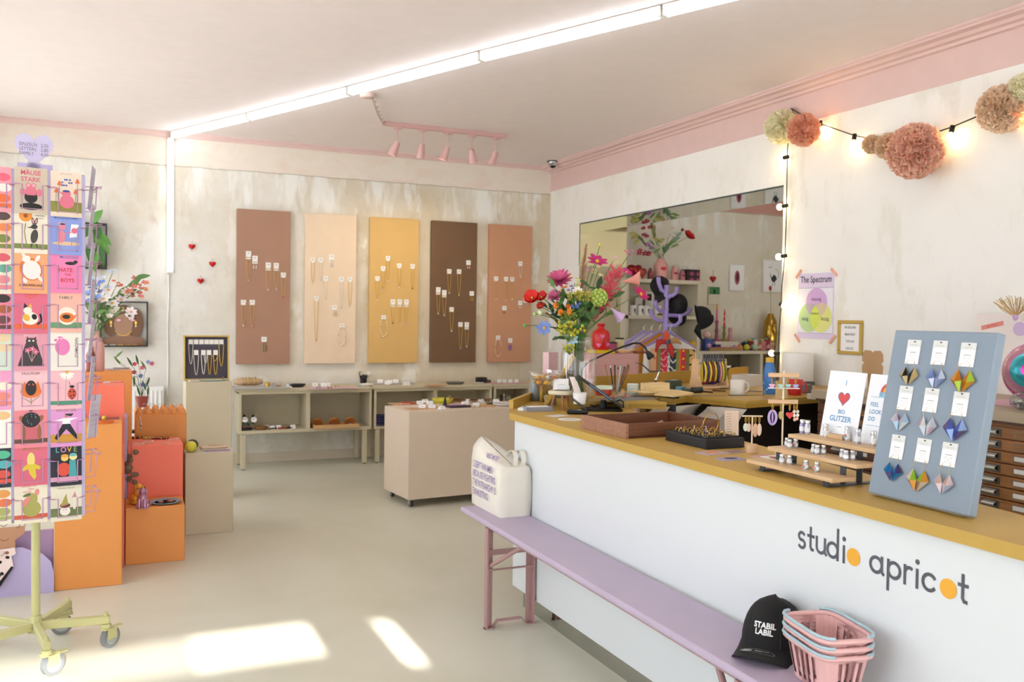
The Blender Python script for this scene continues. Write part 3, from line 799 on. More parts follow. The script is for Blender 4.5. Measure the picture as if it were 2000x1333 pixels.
slab('display_tray', *S(1900, 180), ZT, .46, .17, .012, M('#b3b0a8', .6), 'grey flat slab in the middle of the low shelf', 'tray')
for x, y, l in ((1778, 165, 'price card at the left end of the middle grey slab'), (1888, 172, 'price card in the centre of the middle grey slab, back one'), (1957, 165, 'price card at the right end of the middle grey slab'), (1905, 195, 'price card in the centre of the middle grey slab, front one')):
    tent(*S(x, y), ZT+.012, l, rj(.4))
tent(*C(290, 155), ZT, 'left one of two price cards right of the middle grey slab', .3); tent(*C(338, 163), ZT, 'right one of two price cards right of the middle grey slab', .2)
m = MB(); m.cb(0, 0, 0, .17, .12, .003, M('#c98f55', .7)); p = U(*C(570, 162), Z=ZT); solo('paper_sheet', m, 'orange brown paper mat on the low shelf', 'paper', (p.x, p.y, ZT))
m = MB(); m.cb(0, 0, 0, .24, .09, .008, M('#bfae8d', .7)); p = U(*C(740, 135), Z=ZT); p.y = 8.53; solo('display_tray', m, 'pale wooden slab against the wall behind the dark grey dish', 'tray', (p.x, p.y, ZT))
dish(*C(827, 163), ZT, .098, .024, M('#6b655d', .5), M('#55504a', .5), 'dark grey oval dish on the low shelf', sy=.7)
p = U(*C(1010, 135), Z=ZT)
t = thing('ring_box', 'black ring box on the low shelf near the corner', 'box', (p.x, p.y+.03, ZT))
m = MB(); m.cb(0, 0, 0, .105, .07, .055, BLACK, .004); part('body', m, t)
m = MB(); m.cb(.07, -.01, 0, .05, .05, .03, M('#4a443b', .5), .004); part('tray', m, t)
for k in range(4):
    m = MB(); ringlet(m, -.035+k*.022, 0, .06, .008, .002, GOLD, 0, .5); part('ring', m, t)
dish(*C(1022, 155), ZT, .065, .014, M('#d8d0bd', .4), M('#c9c0a9', .4), 'pale oval dish in front of the black ring box', sy=.7)
m = MB(); m.cb(0, 0, 0, .45, .14, .002, M('#d1a3a4', .7)); p = SU(*C(1320, 152), ZT); p.x = min(p.x, 4.05); solo('paper_sheet', m, 'dusty pink paper sheet on the low shelf by the corner', 'paper', (p.x, p.y, ZT))
for k, x in enumerate((1165, 1215, 1270, 1325)):
    tent(x/4.76+730, 720+132/4.76, ZT, ('first', 'second', 'third', 'last')[k]+' in the row of price cards above the dusty pink sheet', rj(.2), w=.04)
# inside the shelf units
ZB = .355
def stood(px, py, Z, dy=0): 
    p = SU(px, py, Z); return (p.x, min(p.y+dy, 8.56), Z)
for x, l in ((228, 'black strap watch with a white dial, left of two on the bottom shelf'), (330, 'black strap watch with a white dial, right of two on the bottom shelf')):
    p = U(*S(x, 700), Z=ZB); t = thing('wrist_watch', l, 'watch', (p.x, p.y+.06, ZB), group='watches on the bottom shelf')
    m = MB(); m.lathe([(.045, 0), (.045, .012), (.016, .03), (.016, .05)], M('#a39877', .6), 14); part('stand', m, t)
    m = MB(); P = [(.036*math.cos(a), 0, .085+.036*math.sin(a)) for a in [2*PI*i/16 for i in range(16)]]
    m.tube([(.018*0+x_, -y_+.0, z_) for x_, y_, z_ in [(0, .036*math.cos(a), .085+.036*math.sin(a)) for a in [2*PI*i/16 for i in range(16)]]], .009, BLACK, 6, True); part('strap', m, t)
    m = MB(); m.cyl((0, -.038, .085), (0, -.048, .087), .026, SILVER, n=20); m.cyl((0, -.048, .087), (0, -.0485, .087), .023, M('#f2f0ea', .3), n=20); part('dial', m, t)
m = MB(); m.ball((0, 0, .016), (.024, .016, .016), M('#2f8f7a', .3)); solo('gemstone', m, 'teal stone behind the two watches', 'stone', stood(*S(252, 660), ZB, .13))
m = MB(); m.cb(0, 0, 0, .1, .07, .03, BLACK, .008); m.cb(0, 0, .03, .075, .05, .004, M('#c7706f', .7), .001); solo('jewellery_box', m, 'small black box with a pink pad on the bottom shelf', 'box', stood(*S(255, 720), ZB, -.0))
dish(*S(430, 715), ZB, .065, .028, M('#8a5a33', .4), M('#6f4526', .5), 'brown wooden bowl on the bottom shelf')
for x, y, l in ((475, 690, 'price card behind the brown wooden bowl'), (557, 712, 'price card right of the brown wooden bowl'), (612, 692, 'price card farther back right of the brown wooden bowl'), (800, 705, 'price card beside the divider on the bottom shelf')):
    tent(*S(x, y), ZB, l, rj(.2), w=.045)
for x, y, c, l in ((570, 718, '#3d2b26', 'dark brown hair clip on the bottom shelf'), (685, 716, '#a33a2a', 'red hair clip on the bottom shelf'), (750, 696, '#1d1c1e', 'black hair clip on the bottom shelf')):
    m = MB(); m.cb(0, 0, 0, .08, .025, .012, M(c, .35), .005); m.cb(0, .004, .012, .03, .012, .004, M(c, .35), .002); solo('hair_clip', m, l, 'hair clip', stood(*S(x, y), ZB), rj(.2))
p = U(*S(1270, 680), Z=ZB); t = thing('wooden_tray', 'light wooden tray with low rim inside the low shelf', 'tray', (p.x, p.y+.05, ZB))
WD = wood('#c99a63', '#d8b07c', 5)
m = MB(); m.cb(0, 0, 0, .42, .2, .008, WD); part('base', m, t)
for a, b, c, d in ((-.21, .21, -.1, -.092), (-.21, .21, .092, .1), (-.21, -.202, -.092, .092), (.202, .21, -.092, .092)):
    m = MB(); m.box(a, b, c, d, .008, .034, WD, .001); part('rim', m, t)
for k, x in enumerate((-.16, .0, .15)):
    m = MB(); m.cyl((p.x+x, p.y+.06, ZB+.038), (p.x+x, p.y+.075, ZB+.05), .052, M('#b9763a', .5), n=22); m.v = [(a, b, max(c, ZB+.0085)) for a, b, c in m.v]
    solo('wooden_disc', m, ('left', 'middle', 'right')[k]+' of three round orange discs standing in the wooden tray', 'disc', group='round discs in the wooden tray')
for x, c, l in ((-.06, '#b69cd2', 'left lilac hair clip in the wooden tray'), (.04, '#a02a2a', 'red and black hair clip in the wooden tray'), (.13, '#bda2d6', 'right lilac hair clip in the wooden tray')):
    m = MB(); m.cb(0, 0, 0, .07, .03, .012, M(c, .35), .005); m.cb(.01, 0, .012, .03, .01, .012, M(c, .35), .004); solo('hair_clip', m, l, 'hair clip', (p.x+x, p.y+.0, ZB+.0085), rj(.3))
for k in range(4):
    m = MB(); ringlet(m, 0, 0, .014, .036, .013, M('#23264f', .35), PI/2, 0); q = U(*S(1790, 662), Z=ZB)
    solo('bangle', m, ('lowest', 'second lowest', 'second highest', 'topmost')[k]+' navy bangle in the stack inside the shelf', 'bangle', (q.x+.005, q.y+.04, ZB+k*.0265), group='stack of navy bangles')
q = stood(*C(1150, 285), .60)
t = thing('earring_stand', 'black and silver earring stand inside the corner shelf', 'jewellery display', (3.66, 8.3, ZB))
m = MB(); m.cb(0, 0, 0, .14, .06, .01, BLACK, .002); m.cyl((-.05, 0, .01), (-.05, 0, .27), .008, BLACK); m.cyl((-.02, 0, .01), (-.02, 0, .27), .008, SILVER); m.cyl((-.08, 0, .24), (.0, 0, .24), .004, BLACK); part('frame', m, t)
for k, x in enumerate((.02, .045, .19, .22, .26)):
    m = MB(); ringlet(m, x, -.0, .24-.04*(k > 1), .011, .0025, GOLD if k % 2 == 0 else SILVER, 0, .4); m.cyl((x-.012, 0, .256-.04*(k > 1)), (x+.012, 0, .256-.04*(k > 1)), .002, BLACK, n=6); m.ball((x, -.002, .22-.04*(k > 1)), .008, M('#eeeae0', .3), 8, 6); part('earring', m, t)
m = MB(); m.cyl((0, 0, .257), (.28, 0, .257), .002, BLACK, n=6); part('bar', m, t)

# ------------------------------------------------------------------ pink wheeled block in the middle of the floor
BL = M('#d8c5b0', .55, noise=.02)
A = Vector((1.966, 6.205, 0)); rot = math.atan2(.044, .479)
BW, BD, BZ0, BZ1 = 1.12, .487, .06, .71
t = thing('display_block', 'dusty pink wheeled display block in front of the low shelf', 'display table', tuple(A), rot)
m = MB(); m.box(0, BW, 0, BD, BZ0, BZ1, BL, .003); part('body', m, t)
for x, y in ((.03, .04), (BW-.05, .04), (.04, BD-.05), (BW-.05, BD-.05)):
    m = MB(); m.cyl((x+.005, y+.012, .028), (x+.027, y+.012, .028), .028, M('#3b3b3d', .5), n=18); m.cyl((x+.003, y+.012, .028), (x+.029, y+.012, .028), .014, SILVER, n=12); w_ = part('wheel', m, t)
    m = MB(); m.box(x+.0, x+.032, y-.01, y+.02, .05, .06, SILVER, .001); m.box(x-.002, x+.003, y, y+.024, .026, .055, SILVER); m.box(x+.029, x+.034, y, y+.024, .026, .055, SILVER); part('fork', m, w_)
def K(x, y): return 780+x/8.696, 740+y/8.696
ZK = BZ1
PEACH = M('#c79a70', .7)
def mat_(x, y, w, d, lab, c=PEACH, rz=rot):
    p = U(*K(x, y), Z=ZK); m = MB(); m.cb(0, 0, 0, w, d, .003, c); solo('paper_sheet', m, lab, 'paper', (p.x, p.y, ZK), rz)
mat_(170, 428, .3, .17, 'peach paper mat with red beads at the left end of the pink block')
mat_(440, 505, .3, .14, 'peach paper mat at the front left of the pink block')
mat_(1420, 460, .27, .14, 'peach paper mat at the right front of the pink block')
mat_(1180, 395, .3, .12, 'peach paper mat at the back of the pink block')
for x, y, c, l in ((110, 412, '#b8433f', 'red bead bracelet on the left peach mat'), (215, 428, '#c3453f', 'second red bead bracelet on the left peach mat'), (100, 440, '#d9a68a', 'pale bead bracelet on the left peach mat'), (1300, 480, '#d8cdbd', 'white bead bracelet on the right peach mat'), (270, 488, '#e8d7c6', 'pale bead bracelet on the front peach mat')):
    p = U(*K(x, y), Z=ZK+.003); m = MB()
    for i in range(18):
        a = 2*PI*i/18; m.ball((.035*math.cos(a), .024*math.sin(a), .004), .0055, M(c, .35), 6, 4)
    solo('bracelet', m, l, 'bracelet', (p.x, p.y, ZK+.003), rj(.4), group='bead bracelets on the pink block')
for x, y, l in ((345, 428, 'price card at the left of the three near the yellow dish'), (435, 400, 'price card behind the three near the yellow dish'), (515, 432, 'price card closest to the yellow dish'), (385, 492, 'price card on the front peach mat, left one'), (550, 496, 'price card on the front peach mat, middle one'), (720, 518, 'small price card at the right end of the front peach mat'),
                (1110, 440, 'price card left in the middle of the pink block'), (1185, 398, 'price card back in the middle of the pink block'), (1385, 400, 'wide price card at the back right of the pink block'), (1300, 460, 'price card on the right peach mat'), (1640, 400, 'price card behind the white bowl on the pink block')):
    tent(*K(x, y), ZK+.003, l, rot+rj(.5), w=.05, h=.024, lean=1.0)
dish(*K(735, 420), ZK, .085, .04, M('#cfc23a', .4), M('#a57ab8', .4), 'yellow dish with violet inside on the pink block')
m = MB(); m.lathe([(.022, 0), (.016, .012), (.005, .07), (0, .074)], BLACK, 14); p = U(*K(775, 465), Z=ZK); solo('ring_cone', m, 'black ring cone in front of the yellow dish', 'jewellery display', (p.x, p.y, ZK))
m = MB(); m.lathe([(.018, 0), (.014, .01), (.006, .06), (0, .064)], M('#8a6a45', .4), 14); p = U(*K(858, 415), Z=ZK); solo('ring_cone', m, 'bronze ring cone right of the yellow dish', 'jewellery display', (p.x, p.y, ZK))
m = MB(); m.prism([(-.085, -.05), (.085, -.06), (.09, .05), (-.09, .055)], 0, .014, M('#3f3340', .4)); m.prism([(-.07, -.04), (.05, -.045), (.06, .04), (-.075, .045)], .014, .0155, M('#7c5a91', .4)); p = U(*K(990, 485), Z=ZK); solo('dish', m, 'flat violet and black square dish on the pink block', 'dish', (p.x, p.y, ZK), rot)
for x, y, l in ((940, 395, 'brown hair claw left of two behind the violet square dish'), (1030, 398, 'brown hair claw right of two behind the violet square dish'), (1260, 405, 'brown hair claw between the price cards on the pink block'), (1500, 400, 'brown hair claw right of the wide price card')):
    p = U(*K(x, y), Z=ZK+.003); m = MB()
    for k in range(5): m.tube([(-.03+k*.014, -.022, 0), (-.03+k*.014, -.012, .02), (-.03+k*.014, .004, .026), (-.03+k*.014, .02, .006)], .003, M('#7a5434', .35), 5)
    m.tube([(-.034, -.002, .026), (.032, -.002, .026)], .005, M('#6b472b', .35), 6); solo('hair_claw', m, l, 'hair clip', (p.x, p.y, ZK+.003), rot+rj(.4), group='brown hair claws on the pink block')
m = MB(); m.ball((0, 0, .008), (.055, .02, .008), M('#44503f', .5)); p = U(*K(1575, 442), Z=ZK); solo('hair_clip', m, 'dark green hair clip left of the white bowl', 'hair clip', (p.x, p.y, ZK+.003))
dish(*K(1760, 460), ZK, .085, .022, M('#dcd5cf', .4), M('#c98d96', .5), 'white bowl with pink inside at the right end of the pink block')
for i, (x, y) in enumerate(((1260, 505), (1365, 500), (1465, 492), (1590, 492))):
    p = U(*K(x, y), Z=ZK+.003); m = MB(); ringlet(m, 0, 0, .012, .011, .002, GOLD, .2, rj(1)); solo('ring', m, ('leftmost', 'second', 'third', 'rightmost')[i]+' gold ring in the row on the right peach mat', 'ring', (p.x, p.y, ZK+.003), group='gold rings on the right peach mat')
# ------------------------------------------------------------------ plinths on the left
OR = M('#e0934a', .5, noise=.02); RED = M('#ef775e', .5, noise=.02); SANDP = M('#c9bea2', .5, noise=.02); LILP = M('#b9a3c6', .5)
def plinth(x0, x1, y0, y1, z, mat, lab, name='plinth'):
    m = MB(); m.box(-(x1-x0)/2, (x1-x0)/2, -(y1-y0)/2, (y1-y0)/2, 0, z, mat, .003)
    solo(name, m, lab, 'plinth', ((x0+x1)/2, (y0+y1)/2, 0), group='painted display plinths')
plinth(-.275, .038, 4.98, 5.29, .842, OR, 'tall orange plinth nearest the card spinner')
plinth(.057, .368, 5.345, 5.62, .32, OR, 'low orange cube plinth on the floor in front of the red one')
plinth(.072, .376, 5.625, 5.95, .628, RED, 'coral red plinth behind the low orange cube')
plinth(-.26, .052, 5.30, 5.60, 1.01, RED, 'tall coral red plinth behind the tall orange one')
plinth(-.25, .071, 5.63, 5.86, .80, LILP, 'lilac plinth squeezed between coral red and orange ones')
plinth(-.2, .098, 5.88, 6.2, 1.05, OR, 'tallest orange plinth at the back with the pink vase')
plinth(.12, .43, 6.12, 6.44, .755, OR, 'orange plinth with an egg-crate top behind the coral red one')
plinth(.41, .704, 5.94, 6.22, .522, SANDP, 'short sand plinth with yellow candle ball')
plinth(.485, .815, 7.0, 7.3, .895, SANDP, 'tall sand plinth with the framed necklace display')
# crate of earrings on the egg-crate plinth
t = thing('earring_tray', 'orange egg-crate tray of silver earrings on the orange plinth', 'tray', (.275, 6.28, .755))
m = MB(); m.cb(0, 0, 0, .31, .31, .006, OR, .002)
for i in range(6):
    for j in range(4): m.lathe([(.024, .006), (.016, .03), (.006, .036), (0, .037)], OR, 8, at=(-.13+i*.052, -.12+j*.08, 0))
part('base', m, t)
for i in range(7):
    m = MB(); x = -.14+i*.045; ringlet(m, x, -.1+.03*(i % 3), .052, .013, .0016, SILVER, .3, rj(1)); part('earring', m, t)
m = MB(); m.tube([(-.12, -.155, .02), (-.125, -.16, -.02), (-.12, -.16, -.05)], .0015, SILVER, 4); m.ball((-.12, -.16, -.06), (.008, .006, .014), SILVER, 8, 6); m.ball((-.12, -.16, -.09), (.006, .006, .01), SILVER, 8, 6); part('hanging_earring', m, t)

# goods on the tall orange plinth
z = .842
dish(205, 827, z, .045, .012, M('#dd6a2e', .4), M('#b5563a', .5), 'orange ring dish on the tall orange plinth', sy=.8)
p = U(203, 825, Z=z); m = MB(); m.ball((0, 0, .022), .011, M('#d8c23a', .4)); solo('bead', m, 'yellow bead lying in the orange ring dish', 'bead', (p.x, p.y, z))
p = U(207, 819, Z=z); m = MB(); m.cb(0, 0, 0, .13, .07, .006, M('#8d4a52', .6)); solo('notebook', m, 'wine red booklet behind the orange ring dish', 'book', (p.x-.0, min(p.y, 5.24), z))
# goods on the tall coral plinth
z = 1.01
for px, py, c, l in ((190, 745, '#d8403c', 'red patterned card on the tall coral red plinth'), (212, 744, '#dcd8d4', 'white and grey card on the tall coral red plinth'), (234, 742, '#e05a50', 'red card at the edge of the tall coral red plinth')):
    p = U(px, py, Z=z); m = MB(); m.cb(0, 0, 0, .07, .05, .004, M(c, .6)); m.cb(.005, 0, .004, .04, .014, .001, M('#efe9e2', .6)); solo('postcard', m, l, 'card', (min(p.x, .01), min(max(p.y, 5.34), 5.55), z), rj(.5))
# goods on the tallest orange plinth
z = 1.05
p = Vector((-.13, 5.96, z)); p.x = U(187, 700, Y=5.98).x
PV = M('#d9a99f', .45)
t = thing('vase', 'matte pink bottle vase with wild flowers on the tallest orange plinth', 'vase', (p.x, 5.98, z))
m = MB(); m.lathe([(.042, 0), (.049, .01), (.05, .12), (.047, .16), (.032, .195), (.028, .21), (.028, .245), (.024, .245), (.024, .2), (.03, .18)], PV, 24); part('body', m, t)
VB = Vector((p.x, 5.98, z+.23))
p2 = U(177, 705, Y=5.93); m = MB(); m.lathe([(.024, 0), (.026, .01), (.026, .1), (.012, .13), (.012, .155), (.008, .155), (.008, .12)], M('#8d4b41', .4), 18); solo('vase', m, 'slim red brown bottle in front of the pink vase', 'bottle', (p2.x, 5.93, z))
p2 = U(181, 690, Y=5.96); m = MB(); m.lathe([(.02, 0), (.022, .01), (.022, .13), (.009, .155), (.009, .185)], M('#e3b7ae', .4), 18); solo('vase', m, 'slim pale pink bottle behind the red brown one', 'bottle', (p2.x-.02, 6.03, z))
for px, py, w_, c, l in ((232, 717, .12, '#c9d7e8', 'pale blue paper card on the tallest orange plinth'), (236, 712, .09, '#8a5a6b', 'plum card lying on the pale blue one'), (222, 723, .06, '#b8a18c', 'small brown card at the front of the tallest orange plinth'), (212, 712, .05, '#e7b8d1', 'pink card beside the vase on the tallest plinth')):
    p2 = U(px, py, Z=z); m = MB(); m.cb(0, 0, 0 if c != '#8a5a6b' else .004, w_, w_*.6, .003, M(c, .6)); solo('postcard', m, l, 'card', (p2.x, min(max(p2.y, 5.93), 6.15), z), rj(.5))
# goods on the coral red plinth
z = .628
for px, py, w_, d, h, c, l, n, cat in ((268, 846, .07, .05, .02, '#5a3a24', 'dark brown wooden box at the left back of the coral plinth', 'trinket_box', 'box'), (306, 841, .06, .05, .024, '#6b4a2e', 'brown wooden box in the middle of the coral plinth', 'trinket_box', 'box')):
    p = U(px, py, Z=z); m = MB(); m.cb(0, 0, 0, w_, d, h, wood(c, '#7d5a3a', 7), .002); m.cb(0, 0, h, w_*.7, d*.7, .003, M('#8a6b4d', .5)); solo(n, m, l, cat, (p.x, p.y, z), .1)
dish(296, 835, z, .05, .01, M('#8b2f3a', .35), M('#b34a63', .5), 'wine red oval dish at the back of the coral plinth', sy=.55, loc=Vector((.255, 5.89, z)))
for px, py, c, l in ((268, 857, '#6b2320', 'dark red bracelet left of the brown boxes'), (290, 858, '#b08b45', 'gold and red bracelet between the brown boxes'), (318, 858, '#7a2a26', 'dark red bracelet at the middle of the coral plinth'), (335, 835, '#d9c3a8', 'pale bead bracelet at the back right of the coral plinth')):
    p = U(px, py, Z=z); m = MB()
    for i in range(18):
        a = 2*PI*i/18; m.ball((.03*math.cos(a), .022*math.sin(a), .006), .0075, M(c, .3) if i % 3 else GOLD, 6, 4)
    solo('bracelet', m, l, 'bracelet', (p.x, p.y, z), rj(.4), group='bracelets on the coral plinth')
for px, py, l in ((272, 868, 'silver hair grip at the front left of the coral plinth'), (290, 864, 'silver hair grip in the middle front of the coral plinth'), (322, 868, 'pink hair grip at the front right of the coral plinth'), (338, 860, 'pale hair grip at the right of the coral plinth'), (340, 845, 'hair grip with a red end on the coral plinth')):
    p = U(px, py, Z=z); m = MB(); m.cb(0, 0, 0, .055, .007, .004, M('#d8b0a6' if 'pink' in l else '#d4cfc8', .3, .3), .001); m.ball((.022, 0, .005), (.008, .006, .004), M('#c8423a' if 'red' in l else '#e6ded4', .3), 6, 4)
    solo('hair_grip', m, l, 'hair clip', (p.x, max(p.y, 5.65), z), rj(.8), group='hair grips on the coral plinth')
p = Vector((.085, 5.6, 0)); m = MB()
DR = M('#6a5546', .8)
for k in range(9):
    a = Vector((rj(.025), rj(.008), -.02-.022*k)); m.ball(tuple(a), (.02+rj(.006), .008, .016), DR if k % 2 else M('#7d6a54', .8), 7, 5)
m.tube([(0, 0, .04), (.004, 0, -.1), (-.004, 0, -.2)], .002, DR, 5)
solo('dried_leaf_sprig', m, 'dried brown eucalyptus sprig hanging down the side of the coral plinth', 'dried plant', (U(256, 900, Y=5.6).x, 5.608, U(256, 885, Y=5.6).z+.02))
# dogs and plate on the low orange cube
def dog(px, py, c, lab, h=.115, rz=.3):
    p = U(px, py, Z=.32); Cm = M(c, .25, .35); m = MB(); s = h/.115
    m.T = Matrix.Scale(s, 4)
    m.ball((0, .012, .03), (.03, .034, .03), Cm); m.ball((0, -.002, .055), (.023, .024, .034), Cm)
    m.ball((0, -.01, .094), (.019, .02, .018), Cm); m.ball((0, -.032, .089), (.01, .014, .009), Cm, 8, 6); m.ball((0, -.045, .092), .004, M('#4a3338', .3), 6, 4)
    for q in (-1, 1):
        m.tube([(q*.014, -.02, .055), (q*.014, -.026, .03), (q*.014, -.028, .006)], [.009, .008, .0075], Cm, 8); m.ball((q*.014, -.034, .006), (.009, .013, .006), Cm, 8, 5)
        m.ball((q*.024, .004, .014), (.013, .026, .014), Cm, 8, 6); m.ball((q*.026, -.022, .006), (.008, .014, .006), Cm, 8, 5)
        m.ball((q*.02, -.004, .092), (.006, .01, .016), Cm, 8, 6)
    m.tube([(0, .042, .01), (.02, .052, .01), (.035, .045, .014)], .006, Cm, 6)
    solo('dog_candle', m, lab, 'candle', (p.x, p.y, .32), rz, group='dog shaped candles on the low orange cube')
dog(279, 993, '#b98aa6', 'shiny pink dog figure in front on the low orange cube', .118, -.2)
dog(268, 985, '#d9a53f', 'yellow dog figure behind the pink dog', .122, .9)
p = U(323, 984, Z=.32); t = thing('plate', 'round plate with blue rim and red pattern on the low orange cube', 'plate', (p.x+.0, p.y+.02, .32))
m = MB(); m.lathe([(.045, 0), (.085, .008), (.088, .012), (.082, .0125), (.058, .007)], M('#7f9fae', .35), 28); part('rim', m, t)
m = MB(); m.lathe([(.058, .007), (0, .0065)], M('#b5503f', .4), 28)
for k in range(5): m.ball((.03*math.cos(k*1.3), .03*math.sin(k*1.3), .009), (.018, .009, .004), M(['#d98a4a', '#7d2d2f', '#8fb0b5', '#c9695a', '#5d3a3a'][k], .4), 8, 4)
part('pattern', m, t)
# goods on the short sand plinth
z = .522
p = U(374, 886, Z=z); m = MB(); m.ball((0, 0, .036), .036, M('#d8d04a', .5), 18, 12); m.cyl((0, 0, .07), (0, 0, .078), .002, BLACK, n=5); solo('candle_ball', m, 'yellow ball candle on the short sand plinth', 'candle', (p.x, max(p.y, 5.985), z))
m = MB(); m.ball((0, 0, .036), .036, M('#3a3634', .35), 18, 12); solo('candle_ball', m, 'dark ball candle behind the yellow one', 'candle', (U(376, 870, Y=6.07).x, 6.07, z))
p = Vector((.6, 6.03, z)); m = MB(); m.cb(0, 0, 0, .17, .075, .004, M('#b9a6ba', .6))
for k in range(4): m.cb(-.0, -.024+k*.016, .004, .15, .008, .002, M('#5d4651' if k % 2 == 0 else '#e4d8e2', .6))
solo('card_set', m, 'set of striped plum cards on the short sand plinth', 'card', (.605, 5.995, z))
m = MB(); m.cb(0, 0, 0, .17, .1, .012, M('#d9c3a9', .8), .005); m.cb(.02, .02, .012, .1, .05, .004, M('#c9b092', .8), .002); solo('cloth_pouch', m, 'folded beige cloth at the back of the short sand plinth', 'cloth', (.6, 6.14, z), .05)
# framed display on the tall sand plinth
z = .895
t = thing('necklace_display', 'shallow dark box with a brass frame and hanging necklaces on the tall sand plinth', 'jewellery display', (.648, 7.19, z), rot=(math.radians(-4), 0, 0))
BR = M('#bba05a', .4, .4); w_, h_ = .335, .345
for a, b, c, d in ((-w_/2, w_/2, 0, .012), (-w_/2, w_/2, h_-.012, h_), (-w_/2, -w_/2+.012, .012, h_-.012), (w_/2-.012, w_/2, .012, h_-.012)):
    m = MB(); m.box(a, b, -.02, .02, c, d, BR, .001); part('frame', m, t)
m = MB(); m.box(-w_/2+.012, w_/2-.012, .008, .018, .012, h_-.012, M('#4a4650', .7)); part('backing', m, t)
def DX(x): return (x-840)/310*w_
def DZ(y): return h_-(y-835)/290*h_
for k, x in enumerate((735, 771, 807, 842, 875, 908, 942)):
    s = MB(); s.box(DX(x)-.0165, DX(x)+.0165, .004, .008, DZ(892), DZ(862), CARDM); part('card', s, t)
for k, x in enumerate((771, 820, 858, 903)):
    s = MB(); s.box(DX(x)-.0165, DX(x)+.0165, .004, .008, DZ(962), DZ(930), CARDM); part('card', s, t)
for x, y0, y1, wd, c in ((735, 892, 1020, .016, 's'), (942, 892, 1035, .018, 'g'), (771, 962, 1090, .018, 's'), (820, 962, 1085, .016, 'b'), (862, 962, 1088, .014, 'g'), (903, 962, 1090, .016, 'g'), (835, 962, 1015, .012, 's'), (900, 962, 1000, .018, 'g')):
    s = MB(); P = []
    for i in range(15):
        u = i/14*2-1; P.append((DX(x)+wd*u, .003, DZ(y1)+(DZ(y0)-DZ(y1))*abs(u)**2.4))
    s.tube(P, .0028, CH[c], 5); part('chain', s, t)
dish(442, 741, z, .105, .012, M('#9fb0aa', .4), M('#b4c3bc', .4), 'grey green plate on the front of the tall sand plinth', name='plate', cat='plate', sy=.35, loc=Vector((.69, 7.06, z)))
p = U(395, 742, Z=z); m = MB(); m.cb(0, 0, 0, .07, .05, .012, M('#cfc3b6', .6), .003); m.cb(.01, 0, .012, .03, .02, .008, M('#b5a79a', .6), .002); solo('trinket_box', m, 'small pale box on the front left of the tall sand plinth', 'box', (.545, 7.04, z), .2)
m = MB(); m.ball((0, 0, .012+.008), (.006, .006, .012), M('#8a5a3f', .4), 8, 6); solo('ring', m, 'tiny brown ring standing on the grey green plate', 'ring', (.755, 7.05, z+.004))

# ------------------------------------------------------------------ framed paper portrait, plant shelf and radiator on the back wall
FB = M('#26262a', .4)
def wall_box(name, lab, cat, px0, py0, px1, py1, back, dpt=.07):
    a = U(px0, py0, Y=BY-dpt); b = U(px1, py1, Y=BY-dpt)
    w_, h_ = b.x-a.x, a.z-b.z
    t = thing(name, lab, cat, (a.x, BY, b.z))
    for x0, x1, z0, z1 in ((0, w_, 0, .012), (0, w_, h_-.012, h_), (0, .012, .012, h_-.012), (w_-.012, w_, .012, h_-.012)):
        m = MB(); m.box(x0, x1, -dpt, -.002, z0, z1, FB); part('frame', m, t)
    if back:
        m = MB(); m.box(.012, w_-.012, -.012, -.004, .012, h_-.012, M(back, .7)); part('backing', m, t)
    return t, w_, h_
t, w_, h_ = wall_box('wall_frame', 'thin black wall frame with a paper portrait of a curly haired woman', 'picture', 196, 588, 289, 678, None)
m = MB(T=FACE((w_*.48, -.03, 0), 0, -1))
HAIR, SKIN, TOP = M('#7b5b45', .8), M('#a5816a', .8), M('#8d6b57', .8)
m.disc(0, h_*.62, .0, w_*.26, HAIR, h_*.3, 24); m.disc(w_*.26, h_*.52, -.001, w_*.16, HAIR, h_*.33, 20); m.disc(-w_*.27, h_*.5, -.001, w_*.14, HAIR, h_*.27, 20)
part('paper_hair', m, t)
m = MB(T=FACE((w_*.48, -.034, 0), 0, -1))
m.disc(0, h_*.5, 0, w_*.2, SKIN, h_*.22, 24); m.flat([(-w_*.13, h_*.4), (w_*.13, h_*.4), (w_*.16, h_*.24), (w_*.42, h_*.2), (w_*.46, .012), (-w_*.46, .012), (-w_*.42, h_*.2), (-w_*.16, h_*.24)], -.0005, TOP)
m.flat([(-w_*.1, h_*.4), (w_*.1, h_*.4), (w_*.13, h_*.24), (-w_*.13, h_*.24)], .0003, SKIN)
m.line([(-.012, h_*.46), (0, h_*.44), (.012, h_*.45)], .003, .001, TOP)
part('paper_face', m, t)
m = MB(T=FACE((w_*.48, -.037, 0), 0, -1)); m.line([(x, h_*.24+.05*abs(x/.07)**2-.0) for x in (-.07, -.05, -.025, 0, .025, .05, .07)], .005, 0, GOLD); part('paper_necklace', m, t)
for s in (-1, 1):
    m = MB(T=FACE((w_*.48, -.04, 0), 0, -1)); m.disc(s*w_*.26, h_*.53, 0, .01, GOLD, .016); m.disc(s*w_*.26, h_*.46, .001, .007, M('#e3d3a4', .4), .012); part('earring', m, t)
m = MB(T=FACE((w_*.48, -.041, 0), 0, -1))
for x, y in ((.1, .72), (.16, .66), (.2, .76)):
    for k in range(6): m.disc(w_*x+.018*math.cos(k*1.05), h_*y+.018*math.sin(k*1.05), 0, .011, M('#efdfe6', .6), n=8)
    m.disc(w_*x, h_*y, .001, .008, M('#e0b34a', .6), n=8)
for x in (-.1, .2): m.disc(w_*x, h_*.585, .001, .018, M('#e6b3c6', .6), .01)
part('paper_flower', m, t)
m = MB(T=FACE((w_*.48, -.043, 0), 0, -1))
